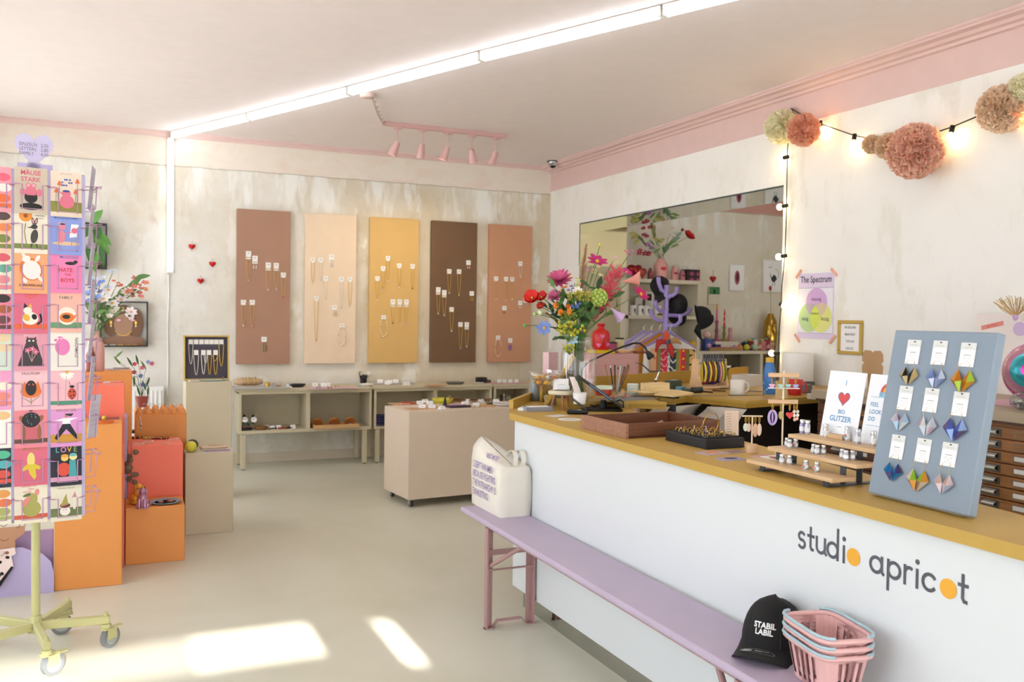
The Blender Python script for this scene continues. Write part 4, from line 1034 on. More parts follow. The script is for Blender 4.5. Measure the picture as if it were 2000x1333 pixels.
for k in range(6): m.flat([(-.07+k*.026, h_*.78), (-.05+k*.026, h_*.78), (-.042+k*.024, h_*.87), (-.064+k*.024, h_*.87)], 0, M('#e2c493' if k % 2 == 0 else '#7a4e30', .6))
part('hair_band', m, t)
fa = U(196, 678, Y=BY-.05)
for k, (x, c) in enumerate(((.03, '#d9cbb7'), (.1, '#cfc6b8'), (.16, '#c9a24a'), (.22, '#b98a3e'), (.28, '#b98a3e'), (.335, '#8d4a2c'))):
    m = MB(); m.cb(0, 0, 0, .05, .022, .01, M(c, .35, .3), .004); solo('hair_clip', m, ('pale slide', 'grey slide', 'gold slide', 'amber slide left of another', 'amber slide beside the tortoise one', 'tortoise slide')[k]+' lying along the bottom of the black wall frame', 'hair clip', (fa.x+x, BY-.055, fa.z+.012), rj(.3), group='hair slides in the wall frame')
t, w_, h_ = wall_box('plant_shelf', 'thin black wall frame holding a green pothos plant', 'shelf', 120, 432, 209, 526, None, .12)
pa = U(120, 526, Y=BY-.06)
GRN = M('#5d9440', .45); GRN2 = M('#3f6b34', .45); STEM = M('#5f7f3c', .6)
def leaf(m, base, d, L, wd, mat, n=(0, -1, .3)):
    d = Vector(d).normalized(); nn = Vector(n).normalized(); s = d.cross(nn).normalized(); nn = s.cross(d)
    G = []
    for i in range(6):
        u = i/5; w2 = wd*math.sin(PI*min(1, u*.95+.05))**.8*(1-.25*u)
        c = Vector(base)+d*(L*u)+nn*(-.18*L*u*u)
        G.append([tuple(c-s*w2/2+nn*w2*.12), tuple(c), tuple(c+s*w2/2+nn*w2*.12)])
    m.grid(G, mat)
t2 = thing('potted_plant', 'green pothos with hanging leaves in a terracotta pot', 'plant', (pa.x+.26, BY-.06, pa.z+.012))
m = MB(); m.lathe([(.035, 0), (.045, .06), (.047, .07), (.04, .07)], M('#bd7a4c', .7), 18); part('pot', m, t2)
m = MB()
for px, py, ex, ey in ((190, 450, .2, -1), (182, 440, -.4, -.8), (195, 470, .8, -.9), (205, 465, .5, -.6), (176, 485, .05, -1), (183, 500, .1, -1), (198, 492, .15, -1), (172, 450, -.3, -.5), (187, 425, .3, .4), (205, 480, .4, -.9)):
    q = U(px, py, Y=BY-.13)-Vector((pa.x+.26, BY-.06, pa.z+.012)); b = q-Vector((ex, 0, ey)).normalized()*.06
    m.tube([(0, 0, .065), ((b.x)*.5, b.y*.6, max(b.z, .1)*.8+.04), tuple(b)], .003, STEM, 5)
    leaf(m, b, (ex, -.2, ey), .2 if py > 480 else .15, .085 if px < 198 else .05, GRN if px % 2 else GRN2)
part('leaves', m, t2)
a = U(255, 757, Y=BY-.1); b = U(320, 795, Y=BY-.1)
t = thing('radiator', 'white ribbed radiator on the back wall behind the orange plinth', 'radiator', (a.x-.35, BY-.1, .16)); w_ = b.x-a.x+.35; h_ = a.z-.16
m = MB(); m.box(0, w_, 0, .06, 0, h_, WHITE, .005); part('body', m, t)
for k in range(int(w_/.036)):
    m = MB(); m.box(.01+k*.036, .03+k*.036, -.012, 0, .03, h_-.03, WHITE, .006); part('rib', m, t)
m = MB(); m.tube([(w_-.03, .03, 0), (w_-.03, .03, -.16)], .009, WHITE, 8); part('pipe', m, t)

# ------------------------------------------------------------------ lilac cut-out figure with a scarf
a = U(105, 1160, Y=4.965); zt = U(60, 1028, Y=4.965).z
t = thing('cutout_figure', 'lilac cut-out bust wearing a leopard scarf, standing on the floor behind the card spinner', 'display figure', (a.x, 4.965, 0))
m = MB(T=FACE((0, 0, 0), 0, -1)); hh = zt
m.prism([(-.62, 0), (0, 0), (0, .1*1), (-.012, .155), (-.05, .2), (-.11, .225), (-.14, .24), (-.3, .24), (-.4, .2), (-.62, .15)], -.012, 0, M('#b9acd2', .6)); part('shoulders', m, t)
m = MB(T=FACE((0, .002, 0), 0, -1)); m.prism([(-.34, .2), (-.17, .2), (-.17, .28), (-.13, .31), (-.125, .36), (-.115, .38), (-.13, .4), (-.13, hh), (-.29, hh), (-.3, .36), (-.33, .33), (-.33, .3)], -.012, .001, M('#b88a6a', .7))
m.line(arc(-.22, .37, .018, 200, 340), .003, .0015, M('#7d5236', .7)); m.line(arc(-.215, .3, .02, 210, 330), .003, .0015, M('#7d5236', .7)); m.line([(-.25, .405), (-.2, .408)], .006, .0015, M('#6b4632', .7)); m.line([(-.155, .39), (-.15, .345), (-.165, .34)], .003, .0015, M('#7d5236', .7)); part('paper_face', m, t)
m = MB(T=FACE((0, .001, 0), 0, -1)); m.prism([(-.33, .34), (-.3, .34), (-.27, hh), (-.36, hh)], -.012, .004, M('#7a5a48', .7)); part('paper_hair', m, t)
m = MB(T=FACE((0, -.006, 0), 0, -1)); LEO = M('#efd9d2', .7)
m.prism([(-.3, .235), (-.17, .245), (-.165, .215), (-.185, .205), (-.175, .15), (-.235, .06), (-.29, .13), (-.28, .2), (-.305, .21)], 0, .01, LEO)
m.prism([(-.29, .13), (-.28, .125), (-.235, .085), (-.185, .155), (-.175, .15), (-.235, .055), (-.292, .12)], .0, .0115, M('#1d1a1c', .7))
for k in range(16):
    x, y = -.235+rj(.045), .165+rj(.06); m.disc(x, y, .0108, .010, M('#2a2021' if k % 3 else '#8d5a4a', .7), .008, 7, rj(2))
m.ball((-.235, .225, .012), (.022, .016, .012), LEO, 10, 6); part('scarf', m, t)
m = MB(); a = U(105, 1033, Y=5.05); m.box(-.6, 0, 0, .02, 0, a.z, M('#a98db0', .6)); solo('mauve_board', m, 'plain mauve panel standing behind the lilac cut-out bust', 'panel', (a.x, 5.03, 0))
# ------------------------------------------------------------------ postcard spinner
YEL = M('#bdb883', .45, noise=.05); RUB = M('#7d7f80', .6); WIRE = M('#b58aa8', .35, .4); LIL2 = M('#bfb4d6', .5)
SCX, SCY, SR = -.292, 4.075, .262
t = thing('card_spinner', 'tall postcard spinner on a yellow five-legged wheeled base', 'card rack', (SCX, SCY, 0))
m = MB(); m.cyl((0, 0, .12), (0, 0, .62), .0165, YEL, n=18); part('pole', m, t)
m = MB(); m.lathe([(.03, .1), (.034, .104), (.022, .112), (.022, .165), (.019, .168)], YEL, 18); part('hub', m, t)
base_ang = math.atan2(U(211, 1268, Z=0).y-SCY, U(211, 1268, Z=0).x-SCX)
for k in range(5):
    a = base_ang+k*2*PI/5; c, s = math.cos(a), math.sin(a)
    R2 = Matrix.Rotation(a, 4, 'Z')
    m = MB(R2); m.box(.018, SR+.016, -.013, .013, .108, .142, YEL, .003); m.lathe([(.009, .142), (.009, .152), (.004, .158), (0, .158)], YEL, 10, at=(SR, 0, 0)); lg = part('leg', m, t)
    R3 = T3(SR*c, SR*s, 0, a+(.9, 2.2, -.4, .5, 2.0)[k])
    m = MB(R3); m.cyl((0, 0, .092), (0, 0, .108), .019, YEL, n=14); m.box(-.002, .045, -.0165, -.0135, .04, .092, YEL); m.box(-.002, .045, .0135, .0165, .04, .092, YEL); m.box(-.02, .03, -.0165, .0165, .082, .092, YEL, .002); m.box(.035, .085, -.012, .012, .078, .084, YEL, .002)
    f = part('caster_fork', m, lg)
    m = MB(R3); m.cyl((.024, -.0115, .044), (.024, .0115, .044), .044, RUB, n=24); m.cyl((.024, -.0125, .044), (.024, .0125, .044), .03, M('#a3a49f', .5), n=20); m.cyl((.024, -.0135, .044), (.024, .0135, .044), .008, SILVER, n=10); part('caster_wheel', m, lg)
SA = Vector((.986, .168, 0)).normalized(); SN = Vector((.168, -.986, 0)).normalized()
SP0 = Vector((SCX, SCY, 0))+SN*.15
def SQ(px, py, off=0.0):
    q = at_plane(px, py, SP0+SN*off, SN); return q
MWS = FACE((SP0.x, SP0.y, 0), SN.x, SN.y)
MWI = MWS.inverted()
def sl(px, py, off=0.0):
    q = MWI @ SQ(px, py, off); return q.x, q.y
col_x = [(-41, 22), (28, 93), (99, 160)]
rows1 = [332, 408, 487, 566, 645, 718, 796, 870, 945, 1019]
rows2 = [340, 415, 490, 565, 643, 718, 794, 868, 945, 1014]
rows0 = [329, 404, 485, 566, 645, 718, 796, 872, 950, 1023]
RW = [rows0, rows1, rows2]
# upright lilac strips, top board, wire pockets
m = MB(MWS); x0, z0 = sl(60, 1020); x1, zt = sl(60, 318)
for px in (24, 95, 163):
    xx = sl(px, 600)[0]; m.box(xx-.008, xx+.008, z0, zt-.03, -.02, -.012, LIL2)
m.box(sl(22, 600)[0], sl(165, 600)[0], z0, z0+.012, -.3, -.012, LIL2); m.tube([(sl(22, 600)[0], zt-.03, -.02), (sl(165, 600)[0], zt-.03, -.02), (sl(165, 600)[0], zt-.03, -.29), (sl(22, 600)[0], zt-.03, -.29)], .004, LIL2, 6, True)
for px in (24, 163):
    xx = sl(px, 600)[0]; m.box(xx-.008, xx+.008, z0, zt-.03, -.3, -.292, LIL2)
part('frame', m, t).matrix_parent_inverse = Matrix.Translation((-SCX, -SCY, 0))
m = MB(MWS); a = sl(38, 336); b = sl(109, 317); m.box(a[0], b[0], a[1]-.05, b[1], -.1, -.096, M('#bcb0d6', .6)); m.tube([(a[0]+.03, a[1]-.06, -.093), (a[0]+.03, a[1]+.01, -.093), (b[0]-.03, a[1]+.01, -.093), (b[0]-.03, a[1]-.06, -.093)], .003, WIRE, 6)
part('header_board', m, t).matrix_parent_inverse = Matrix.Translation((-SCX, -SCY, 0))
hc = sl(72, 283); ex = (sl(107, 283)[0]-hc[0])*1.1
m = MB(MWS @ Matrix.Translation((hc[0], hc[1], -.1)))
hp = [(x*1.0, y*1.12-.0) for x, y in heart_pts(ex)]
hp = [(x*(1 if y > -.02 else max(.25, 1-.0)), y) for x, y in hp]
m.prism(hp, 0, .004, M('#c9c0de', .6)); m.box(-.025, .025, -ex*1.3, -ex*.8, 0, .004, M('#c9c0de', .6))
for i in range(0, 28): m.disc(hp[i][0]*.97, hp[i][1]*.97, .0045, .0013, M('#9a90b8', .6), n=6)
TXT = M('#6a6478', .7)
for k, (s_, v) in enumerate((('EINZELN', '2,50'), ('LETTERS', '2,80'), ('FAMILY', '4,00'))):
    m.text(s_, .019, -.052, .008-.018*k, .0045, TXT, 'L', .85); m.text(v, .019, .05, .008-.018*k, .0045, TXT, 'R', .85)
part('heart_sign', m, t).matrix_parent_inverse = Matrix.Translation((-SCX, -SCY, 0))
m = MB(MWS)
for c in range(3):
    for r in range(9):
        xa, ya = sl(col_x[c][0], RW[c][r+1]); xb, yb = sl(col_x[c][1], RW[c][r]); w_ = xb-xa; h_ = yb-ya
        zf = .016
        xl, xr = xa+.22*w_, xb-.16*w_; yt = ya+h_*.6
        m.tube([(xa-.008, yt, -.006), (xa+.01, yt, zf), (xl, yt, zf), (xl, ya+.004, zf), (xr, ya+.004, zf), (xr, yt, zf), (xb-.004, yt, zf), (xb+.01, yt, -.006)], .0024, WIRE, 5)
        m.tube([(xl, ya+.004, zf), (xl, ya+.002, -.01)], .0022, WIRE, 4); m.tube([(xr, ya+.004, zf), (xr, ya+.002, -.01)], .0022, WIRE, 4)
xs = sl(162, 600)[0]
for r in range(9):
    ya = sl(160, rows2[r+1])[1]; h_ = sl(160, rows2[r])[1]-ya
    for d in (0.0, -.12):
        m.tube([(xs, ya+.7*h_, -.03+d), (xs+.06, ya+.72*h_, -.03+d), (xs+.075, ya+.74*h_, -.03+d), (xs+.07, ya+.68*h_, -.03+d), (xs+.055, ya+.66*h_, -.03+d), (xs+.05, ya+.02, -.03+d), (xs, ya+.02, -.03+d)], .0022, WIRE, 5)
    m.tube([(xs+.06, ya+.72*h_, -.03), (xs+.06, ya+.72*h_, -.15)], .0022, WIRE, 4)
part('wire_pockets', m, t).matrix_parent_inverse = Matrix.Translation((-SCX, -SCY, 0))
# ---- artwork helpers: card-local x 0..1, y 0..1 (visible part), drawn in metres
class Art:
    def __init__(s, w, h): s.m = MB(); s.w = w; s.h = h; s.z = .0008
    def nz(s): s.z += .00012; return s.z
    def d(s, x, y, rx, ry, c, rot=0, n=16): s.m.disc(x*s.w, y*s.h, s.nz(), rx*s.w, M(c, .7), ry*s.w, n, rot); return s
    def p(s, pts, c): s.m.flat([(x*s.w, y*s.h) for x, y in pts], s.nz(), M(c, .7)); return s
    def r(s, x0, x1, y0, y1, c): return s.p([(x0, y0), (x1, y0), (x1, y1), (x0, y1)], c)
    def l(s, pts, wd, c): s.m.line([(x*s.w, y*s.h) for x, y in pts], wd*s.w, s.nz(), M(c, .7)); return s
    def t(s, str_, x, y, sz, c, off=0.0, sx=.9, rot=0): s.m.text(str_, sz*s.w, x*s.w, y*s.h, s.nz(), M(c, .7), 'C', sx, off, rot); return s
    def fl(s, x, y, r, c, cc, n=6):
        for k in range(n): s.d(x+r*math.cos(k*2*PI/n), y+r*s.w/s.h*math.sin(k*2*PI/n), r*.62, r*.5, c, k*2*PI/n, 8)
        return s.d(x, y, r*.45, r*.45, cc, n=8)
def a_maus(A):
    A.t('MÄUSE', .5, .82, .22, '#d5637a', .02); A.t('STARK', .5, .66, .22, '#d5637a', .02)
    A.d(.5, .06, .34, .12, '#2b292b').d(.5, .28, .2, .2, '#2f2c2e'); A.d(.5, .42, .17, .2, '#dd7a8c'); A.d(.42, .57, .08, .08, '#dd7a8c').d(.58, .57, .08, .08, '#dd7a8c').d(.25, .4, .08, .13, '#dd7a8c').d(.75, .4, .08, .13, '#dd7a8c'); A.d(.42, .57, .05, .05, '#efb0ba').d(.58, .57, .05, .05, '#efb0ba')
    A.p([(.32, .33), (.68, .33), (.62, .18), (.38, .18)], '#2b292b')
def a_sun(A):
    A.r(0, 1, 0, .12, '#7d8a4c'); A.d(.34, .78, .2, .2, '#e5953f').d(.34, .78, .07, .07, '#a8552c'); A.l([(.34, .6), (.3, .4), (.36, .12)], .03, '#7f8a55')
    for k, s_ in enumerate(('DU BIST', 'ZUM', 'ANBEISSEN', 'SCHÖN')): A.t(s_, .76, .9-.06*k, .07, '#55504a')
    A.d(.6, .3, .11, .24, '#4b4643', -.15).d(.6, .53, .1, .08, '#4b4643'); A.d(.56, .66, .045, .12, '#4b4643', .15).d(.66, .66, .045, .12, '#4b4643', -.2); A.d(.56, .66, .025, .08, '#d99a9a', .15).d(.66, .66, .025, .08, '#d99a9a', -.2); A.l([(.52, .12), (.5, .04)], .04, '#4b4643'); A.l([(.66, .12), (.68, .04)], .04, '#4b4643'); A.p([(.5, .53), (.38, .5), (.52, .49)], '#4b4643')
def a_schnur(A):
    A.t('AB', .2, .86, .12, '#2e2b2b', .01); A.t('IN', .48, .86, .12, '#2e2b2b', .01); A.t('SCH', .8, .86, .12, '#2e2b2b', .01); A.t('CHNURRKLAUS', .5, .06, .12, '#2e2b2b', .012, .85)
    A.d(.5, .48, .34, .4, '#e7803f', .3); A.d(.52, .46, .28, .33, '#f3e6e0', .2).d(.36, .72, .13, .11, '#f3e6e0', .5); A.p([(.26, .76), (.2, .88), (.36, .82)], '#f3e6e0'); A.d(.7, .74, .06, .13, '#f3e6e0', -.5).d(.32, .2, .06, .1, '#f3e6e0', .4).d(.78, .25, .05, .14, '#f3e6e0', .6)
def a_cat(A):
    A.t('Tiger', .5, .78, .24, '#e2624e', .01); A.r(0, 1, 0, .12, '#e2683f'); A.d(.48, .26, .24, .22, '#f3ead9').d(.4, .45, .13, .12, '#f3ead9'); A.p([(.28, .5), (.3, .64), (.4, .55)], '#2e2a2c').p([(.42, .55), (.5, .64), (.53, .5)], '#e8b548'); A.d(.36, .28, .1, .13, '#e8b548', .5).d(.6, .3, .08, .1, '#2e2a2c', .3); A.l([(.7, .12), (.82, .2), (.78, .36)], .06, '#2e2a2c')
def a_boug(A):
    A.t('DU BIST DAS GANZE', .5, .9, .085, '#f3d7db', 0, .9); A.t('BOUQUET', .5, .8, .1, '#f3d7db', 0, .9)
    A.p([(.1, 0), (.9, 0), (.66, .66), (.36, .66)], '#4a4143').d(.51, .68, .17, .1, '#4a4143'); A.p([(.36, .7), (.38, .8), (.46, .73)], '#4a4143').p([(.57, .73), (.65, .8), (.66, .7)], '#4a4143'); A.d(.45, .68, .03, .03, '#f0e6e0').d(.57, .68, .03, .03, '#f0e6e0')
    for x, y in ((.4, .42), (.54, .46), (.64, .38)): A.fl(x, y, .06, '#e87a98', '#f6d2dc', 5); A.l([(x, y-.05), (.52, .12)], .015, '#d8b7b3')
def a_faul(A):
    A.t('ICH BIN EIN', .5, .9, .07, '#8a6a6a'); A.t('FAULWURF', .5, .79, .12, '#55484a', .005); A.d(.5, .36, .32, .22, '#e4793d'); A.p([(.2, .4), (.3, .62), (.5, .4)], '#e4793d').p([(.5, .4), (.72, .62), (.8, .4)], '#e4793d'); A.d(.5, .45, .17, .26, '#37302f'); A.d(.44, .54, .03, .03, '#c95b6b').d(.56, .54, .03, .03, '#c95b6b'); A.l([(.5, .18), (.5, .03)], .02, '#6f8a62'); A.l([(.26, .2), (.5, .08), (.76, .24)], .02, '#6f8a62')
def a_dress(A):
    A.r(0, 1, 0, .12, '#6a5145'); A.p([(.25, .1), (.34, .5), (.66, .5), (.78, .1)], '#c96a73'); A.d(.24, .66, .08, .14, '#9a6548', .6).d(.78, .66, .08, .14, '#9a6548', -.6).d(.27, .3, .06, .26, '#9a6548').d(.75, .3, .06, .26, '#9a6548'); A.d(.5, .64, .28, .26, '#2b2b30'); A.d(.5, .92, .07, .06, '#3a2a26')
    for k in range(12): A.d(.5+rj(.2), .64+rj(.15), .012, .012, '#d8d0c8', n=6)
def a_ban(A):
    A.t('BANANAS', .5, .84, .13, '#b5893a', .005); A.d(.5, .58, .12, .26, '#e6d27a'); A.p([(.38, .46), (.62, .46), (.66, .12), (.6, .03), (.46, .2)], '#d9c23e').p([(.4, .48), (.2, .34), (.26, .28), (.48, .36)], '#d9c23e').p([(.6, .48), (.8, .38), (.76, .3), (.54, .36)], '#d9c23e')
def a_pear(A):
    A.t('SOMMER WIE', .45, .9, .085, '#d2564a'); A.t('DEIN', .5, .82, .085, '#d2564a'); A.t('HIMMEL', .4, .74, .085, '#d2564a'); A.r(0, 1, 0, .12, '#d2624c'); A.d(.52, .28, .28, .28, '#a8a45c').d(.54, .56, .16, .2, '#a8a45c').d(.36, .5, .09, .18, '#dd8c7f', -.6).d(.68, .74, .07, .12, '#dd8c7f', -.2).d(.38, .68, .13, .05, '#5d7348', .3)
def b_maus(A):
    A.t("Don't be sorry", .5, .93, .07, '#9a8b7b'); A.r(0, 1, 0, .26, '#8f8a45'); A.d(.52, .26, .24, .24, '#e0788e').d(.5, .46, .15, .12, '#e0788e'); A.p([(.38, .48), (.24, .5), (.4, .42)], '#e0788e'); A.d(.5, .52, .12, .04, '#43518f')
    for k in range(9): A.d(.36+.08*(k % 5)+rj(.02), .66+.07*(k//3), .035, .035, '#5a6db5', n=8)
    for x, y in ((.28, .68), (.86, .76), (.8, .5), (.18, .5)): A.p([(x-.08, y-.03), (x+.08, y-.03), (x+.02, y+.08), (x-.02, y+.08)], '#e0764c'); A.l([(x, y-.03), (x-.03, .2)], .014, '#6f8048')
def b_mal(A):
    A.t('ICH FINDE DICH', .5, .87, .09, '#4c5590'); A.t('MAUSGEZEICHNET', .5, .78, .1, '#3f4886', .003); A.d(.5, .17, .45, .07, '#e2c19c'); A.p([(.6, .32), (.86, .35), (.9, .66), (.66, .66)], '#eef0f2').d(.76, .5, .1, .1, '#e0728e'); A.d(.34, .34, .13, .22, '#e08a9a').d(.36, .57, .13, .09, '#e08a9a').d(.3, .66, .06, .06, '#e9aab4').d(.44, .65, .05, .05, '#e9aab4').d(.38, .65, .1, .03, '#3c3a4a'); A.l([(.44, .42), (.68, .46)], .03, '#e08a9a'); A.l([(.68, .28), (.66, .12)], .02, '#b58b5a'); A.l([(.84, .3), (.86, .12)], .02, '#b58b5a')
def b_hate(A):
    A.t('LOVE THE', .32, .86, .13, '#4f7bb5', .006); A.t('MILKSHAKE', .6, .76, .13, '#4f7bb5', .006); A.d(.64, .64, .18, .06, '#332c33').d(.8, .68, .07, .06, '#332c33'); A.t('HATE', .48, .42, .2, '#d9402f', .012); A.t('THE', .55, .32, .12, '#d9402f', .01); A.t('BOYS', .54, .16, .2, '#d9402f', .012)
def b_fam(A):
    A.t('WIR SIND', .5, .86, .08, '#d9967f'); A.t('FAMILY', .5, .72, .15, '#7d7060', .01); A.r(0, 1, 0, .14, '#6f9a74'); A.d(.52, .3, .3, .32, '#f4e6d6').d(.52, .26, .24, .18, '#e2803c').d(.5, .28, .13, .08, '#3d332f').p([(.74, .3), (.86, .36), (.76, .22)], '#e2803c')
def b_pig(A):
    A.d(.38, .5, .24, .3, '#e783b8').d(.3, .72, .1, .08, '#e783b8'); A.d(.24, .72, .03, .03, '#f3eef0').d(.34, .72, .03, .03, '#f3eef0').d(.16, .68, .05, .04, '#e06a9f'); A.t('NASCHMAUS', .78, .48, .15, '#3c3a3c', .006, .8, -PI/2)
def b_lady(A):
    A.r(0, 1, 0, .1, '#58977a')
    for k in range(7): a = -PI*.95+k*PI*.9/6; A.d(.52+.13*math.cos(a), .82+.1*math.sin(a), .11, .045, '#f3efe4', a)
    A.d(.52, .86, .06, .06, '#dcae4c'); A.l([(.5, .74), (.46, .1)], .02, '#c9a8a0'); A.t('GLÜCK', .28, .42, .09, '#dfa5a8'); A.d(.68, .28, .14, .2, '#c9543c').d(.68, .47, .08, .05, '#2d2828')
    for x, y in ((.62, .34), (.74, .34), (.64, .22), (.74, .24), (.68, .15)): A.d(x, y, .03, .03, '#3a2420', n=8)
    A.l([(.64, .5), (.58, .6)], .012, '#2d2828')
def b_girl(A):
    A.t('YOU GO GIRL', .5, .84, .13, '#9a7a2c', .006, .82); A.r(0, 1, 0, .22, '#c9933f'); A.p([(.36, .5), (.64, .5), (.6, .66), (.4, .66)], '#f3f1ee').p([(.1, .6), (.4, .66), (.4, .58)], '#f3f1ee').p([(.6, .66), (.88, .66), (.6, .58)], '#f3f1ee'); A.p([(.38, .5), (.62, .5), (.9, .1), (.82, .07), (.5, .36), (.2, .07), (.12, .12)], '#2c2d33'); A.d(.5, .72, .05, .06, '#b9805f').p([(.44, .78), (.74, .78), (.66, .7), (.5, .74)], '#2c2d33')
def b_love(A):
    for k, (ch, c) in enumerate(zip('LOVE', ('#54b5b0', '#e08aa8', '#e0b23f', '#7fae5f'))): A.t(ch, .22+.19*k, .78, .26, c, .015)
    A.r(0, 1, 0, .12, '#dba0bd'); A.d(.42, .32, .22, .24, '#dc5440').d(.45, .62, .12, .11, '#e8c46a').d(.45, .68, .12, .06, '#e0a23a'); A.p([(.58, .12), (.84, .12), (.8, .56), (.6, .56)], '#4fa3a5').d(.72, .64, .13, .11, '#e9d99a').d(.72, .7, .12, .06, '#6fb5b8')
def b_gnom(A):
    A.t('MANCHE MENSCHEN', .5, .92, .07, '#7d766a'); A.t('WERDEN WICHTEL', .5, .84, .07, '#7d766a'); A.r(0, 1, 0, .26, '#6f7a50'); A.d(.46, .16, .17, .16, '#efe6dc').d(.46, .33, .17, .09, '#7d3a48'); A.p([(.3, .3), (.56, .36), (.5, .7)], '#a89a55').p([(.68, .56), (.84, .56), (.78, .74)], '#c98b9a'); A.r(.72, .8, .2, .56, '#e8ddcf'); A.d(.42, .2, .016, .016, '#3a3030', n=6).d(.5, .2, .016, .016, '#3a3030', n=6)
def c_any(cols):
    def f(A):
        for k, c in enumerate(cols): A.d(.74+.04*(k % 2), .75-.26*k, .24, .15, c)
        A.r(0, 1, 0, .1, cols[-1])
    return f
art = [
 [('#e99aa5', c_any(['#e8697d', '#f0e6dd', '#e67242'])), ('#edc4a9', c_any(['#5d4a48', '#e78a55', '#7f8c48'])), ('#e2ddc8', c_any(['#d5606a', '#6aa58f', '#df8a8f'])), ('#dd7f95', c_any(['#3b3434', '#a8623f', '#6d4a48'])), ('#cfdccb', c_any(['#e0c9a0', '#e0c9a0', '#cfdccb'])), ('#eda2c4', c_any(['#e99dc0', '#f2e6cf', '#e58a7d'])), ('#efede4', c_any(['#e3bd86', '#efede4', '#efede4'])), ('#2b2c36', c_any(['#58b58f', '#5ab0b5', '#d95a4a'])), ('#e7e2cd', c_any(['#dd9a55', '#e07a4f', '#a9ad6a']))],
 [('#cbbba6', a_maus), ('#e8e0cb', a_sun), ('#efa878', a_schnur), ('#db6c84', a_cat), ('#dd9aa8', a_boug), ('#f0bfc3', a_faul), ('#e48790', a_dress), ('#d66a80', a_ban), ('#e6dcc6', a_pear)],
 [('#e6d3bf', b_maus), ('#8c9cd9', b_mal), ('#ec84b2', b_hate), ('#f0b7a5', b_fam), ('#ebe6da', b_pig), ('#efb9c0', b_lady), ('#dc97cd', b_girl), ('#262735', b_love), ('#e0d9c3', b_gnom)]]
lab = [['pink postcard at the top of the cut-off left column of the spinner', 'peach postcard second from the top in the cut-off left column', 'green rayed postcard third from the top in the cut-off left column', 'dark pink postcard fourth from the top in the cut-off left column', 'pale green postcard in the middle of the cut-off left column', 'bright pink postcard sixth from the top in the cut-off left column', 'white postcard seventh from the top in the cut-off left column', 'black postcard eighth from the top in the cut-off left column', 'cream postcard at the bottom of the cut-off left column'],
 ['beige postcard reading MÄUSE STARK with a flexing pink mouse', 'cream postcard with a grey mouse holding an orange flower', 'orange postcard with a white curled cat', 'rose red postcard with a patched cat on orange', 'pink postcard with a black cat holding three flowers', 'pink postcard with a mole inside an orange flower', 'pink postcard with a figure in a black dress', 'rose postcard with a peeled banana', 'cream postcard with a green pear at the bottom of the spinner'],
 ['cream postcard with a pink mouse among flowers', 'blue postcard with a pink mouse painting at an easel', 'pink postcard reading HATE THE BOYS', 'peach postcard reading FAMILY with an orange bird', 'white postcard with a round pink pig', 'pink postcard with a daisy and a ladybird', 'violet postcard reading YOU GO GIRL with a leaping figure', 'black postcard reading LOVE with two figures', 'cream postcard with mushrooms and gnomes at the bottom of the spinner']]
for c in range(3):
    for r in range(9):
        xa, ya = sl(col_x[c][0], RW[c][r+1]); xb, yb = sl(col_x[c][1], RW[c][r]); w_, h_ = xb-xa, yb-ya
        A = Art(w_, h_)
        A.m.box(0, w_, -.018, h_, -.001, .0006, M(art[c][r][0], .6))
        art[c][r][1](A)
        k = -.004*1
        mw = MWS @ Matrix.Translation((xa, ya+.004, -.002)) @ Matrix.Rotation(math.radians(-2.2), 4, 'X')
        solo('postcard', A.m, lab[c][r], 'postcard', group='postcards in the spinner', mw=mw)
for r in range(7):
    ya = sl(160, rows2[r+1])[1]; h_ = sl(160, rows2[r])[1]-ya
    m = MB(); m.box(0, .105, -.0, h_*1.15, -.0008, .0008, M('#cdc5d6', .7))
    for q in range(5): m.box(.015, .1-.02*(q % 2), h_*(.85-.13*q), h_*(.86-.13*q), .0008, .0011, M('#a9a2b5', .7))
    lean = (.28, .26, .27, .3, .28, .3, .5)[r]
    mw = MWS @ Matrix.Translation((xs+.018, ya+.02, -.02)) @ Matrix.Rotation(-.1, 4, 'Z') @ Matrix.Rotation(PI/2-lean, 4, 'Y')
    solo('postcard', m, ('top', 'second', 'third', 'fourth', 'fifth', 'sixth', 'lowest')[r]+' white-backed postcard seen edge-on at the right side of the spinner', 'postcard', group='edge-on postcards at the side of the spinner', mw=mw)
# ------------------------------------------------------------------ counter
CT, PX = .95, 1.785
PANEL = M('#dbdfe1', .45)
t = thing('counter', 'long white shop counter with an ochre top and grey lettering', 'counter', (2.0, 2.5, 0))
O3 = Vector((2.0, 2.5, 0))
def cp(name, mb, label=None):
    mb.v = [(x-2.0, y-2.5, z) for x, y, z in mb.v]; return part(name, mb, t, label)
top = [(1.755, .75), (1.755, 3.93), (1.85, 4.13), (2.29, 4.71), (2.6, 4.5), (2.5, 4.05), (2.376, 3.75), (1.93, .75)]
m = MB(); m.prism(top, CT-.032, CT, OCHRE); cp('top', m)
m = MB(); m.box(PX, PX+.02, .75, 3.93, .102, CT-.032, PANEL); m.box(PX+.02, 2.3, 3.91, 3.93, .102, CT-.032, PANEL); cp('front_panel', m)
m = MB(); m.box(PX+.045, PX+.05, .75, 3.9, .0, .102, M('#b9bcb6', .04, 1.0)); m.box(PX+.05, 2.28, 3.895, 3.9, 0, .102, M('#b9bcb6', .04, 1.0)); cp('mirror_plinth', m)
m = MB(); a, b = Vector((1.83, 4.105)), Vector((2.285, 4.705)); d = (b-a).normalized(); n_ = Vector((d.y, -d.x))
m.prism([tuple(a), tuple(b), tuple(b+n_*.022), tuple(a+n_*.022)], CT, CT+.045, OCHRE); cp('end_ledge', m)
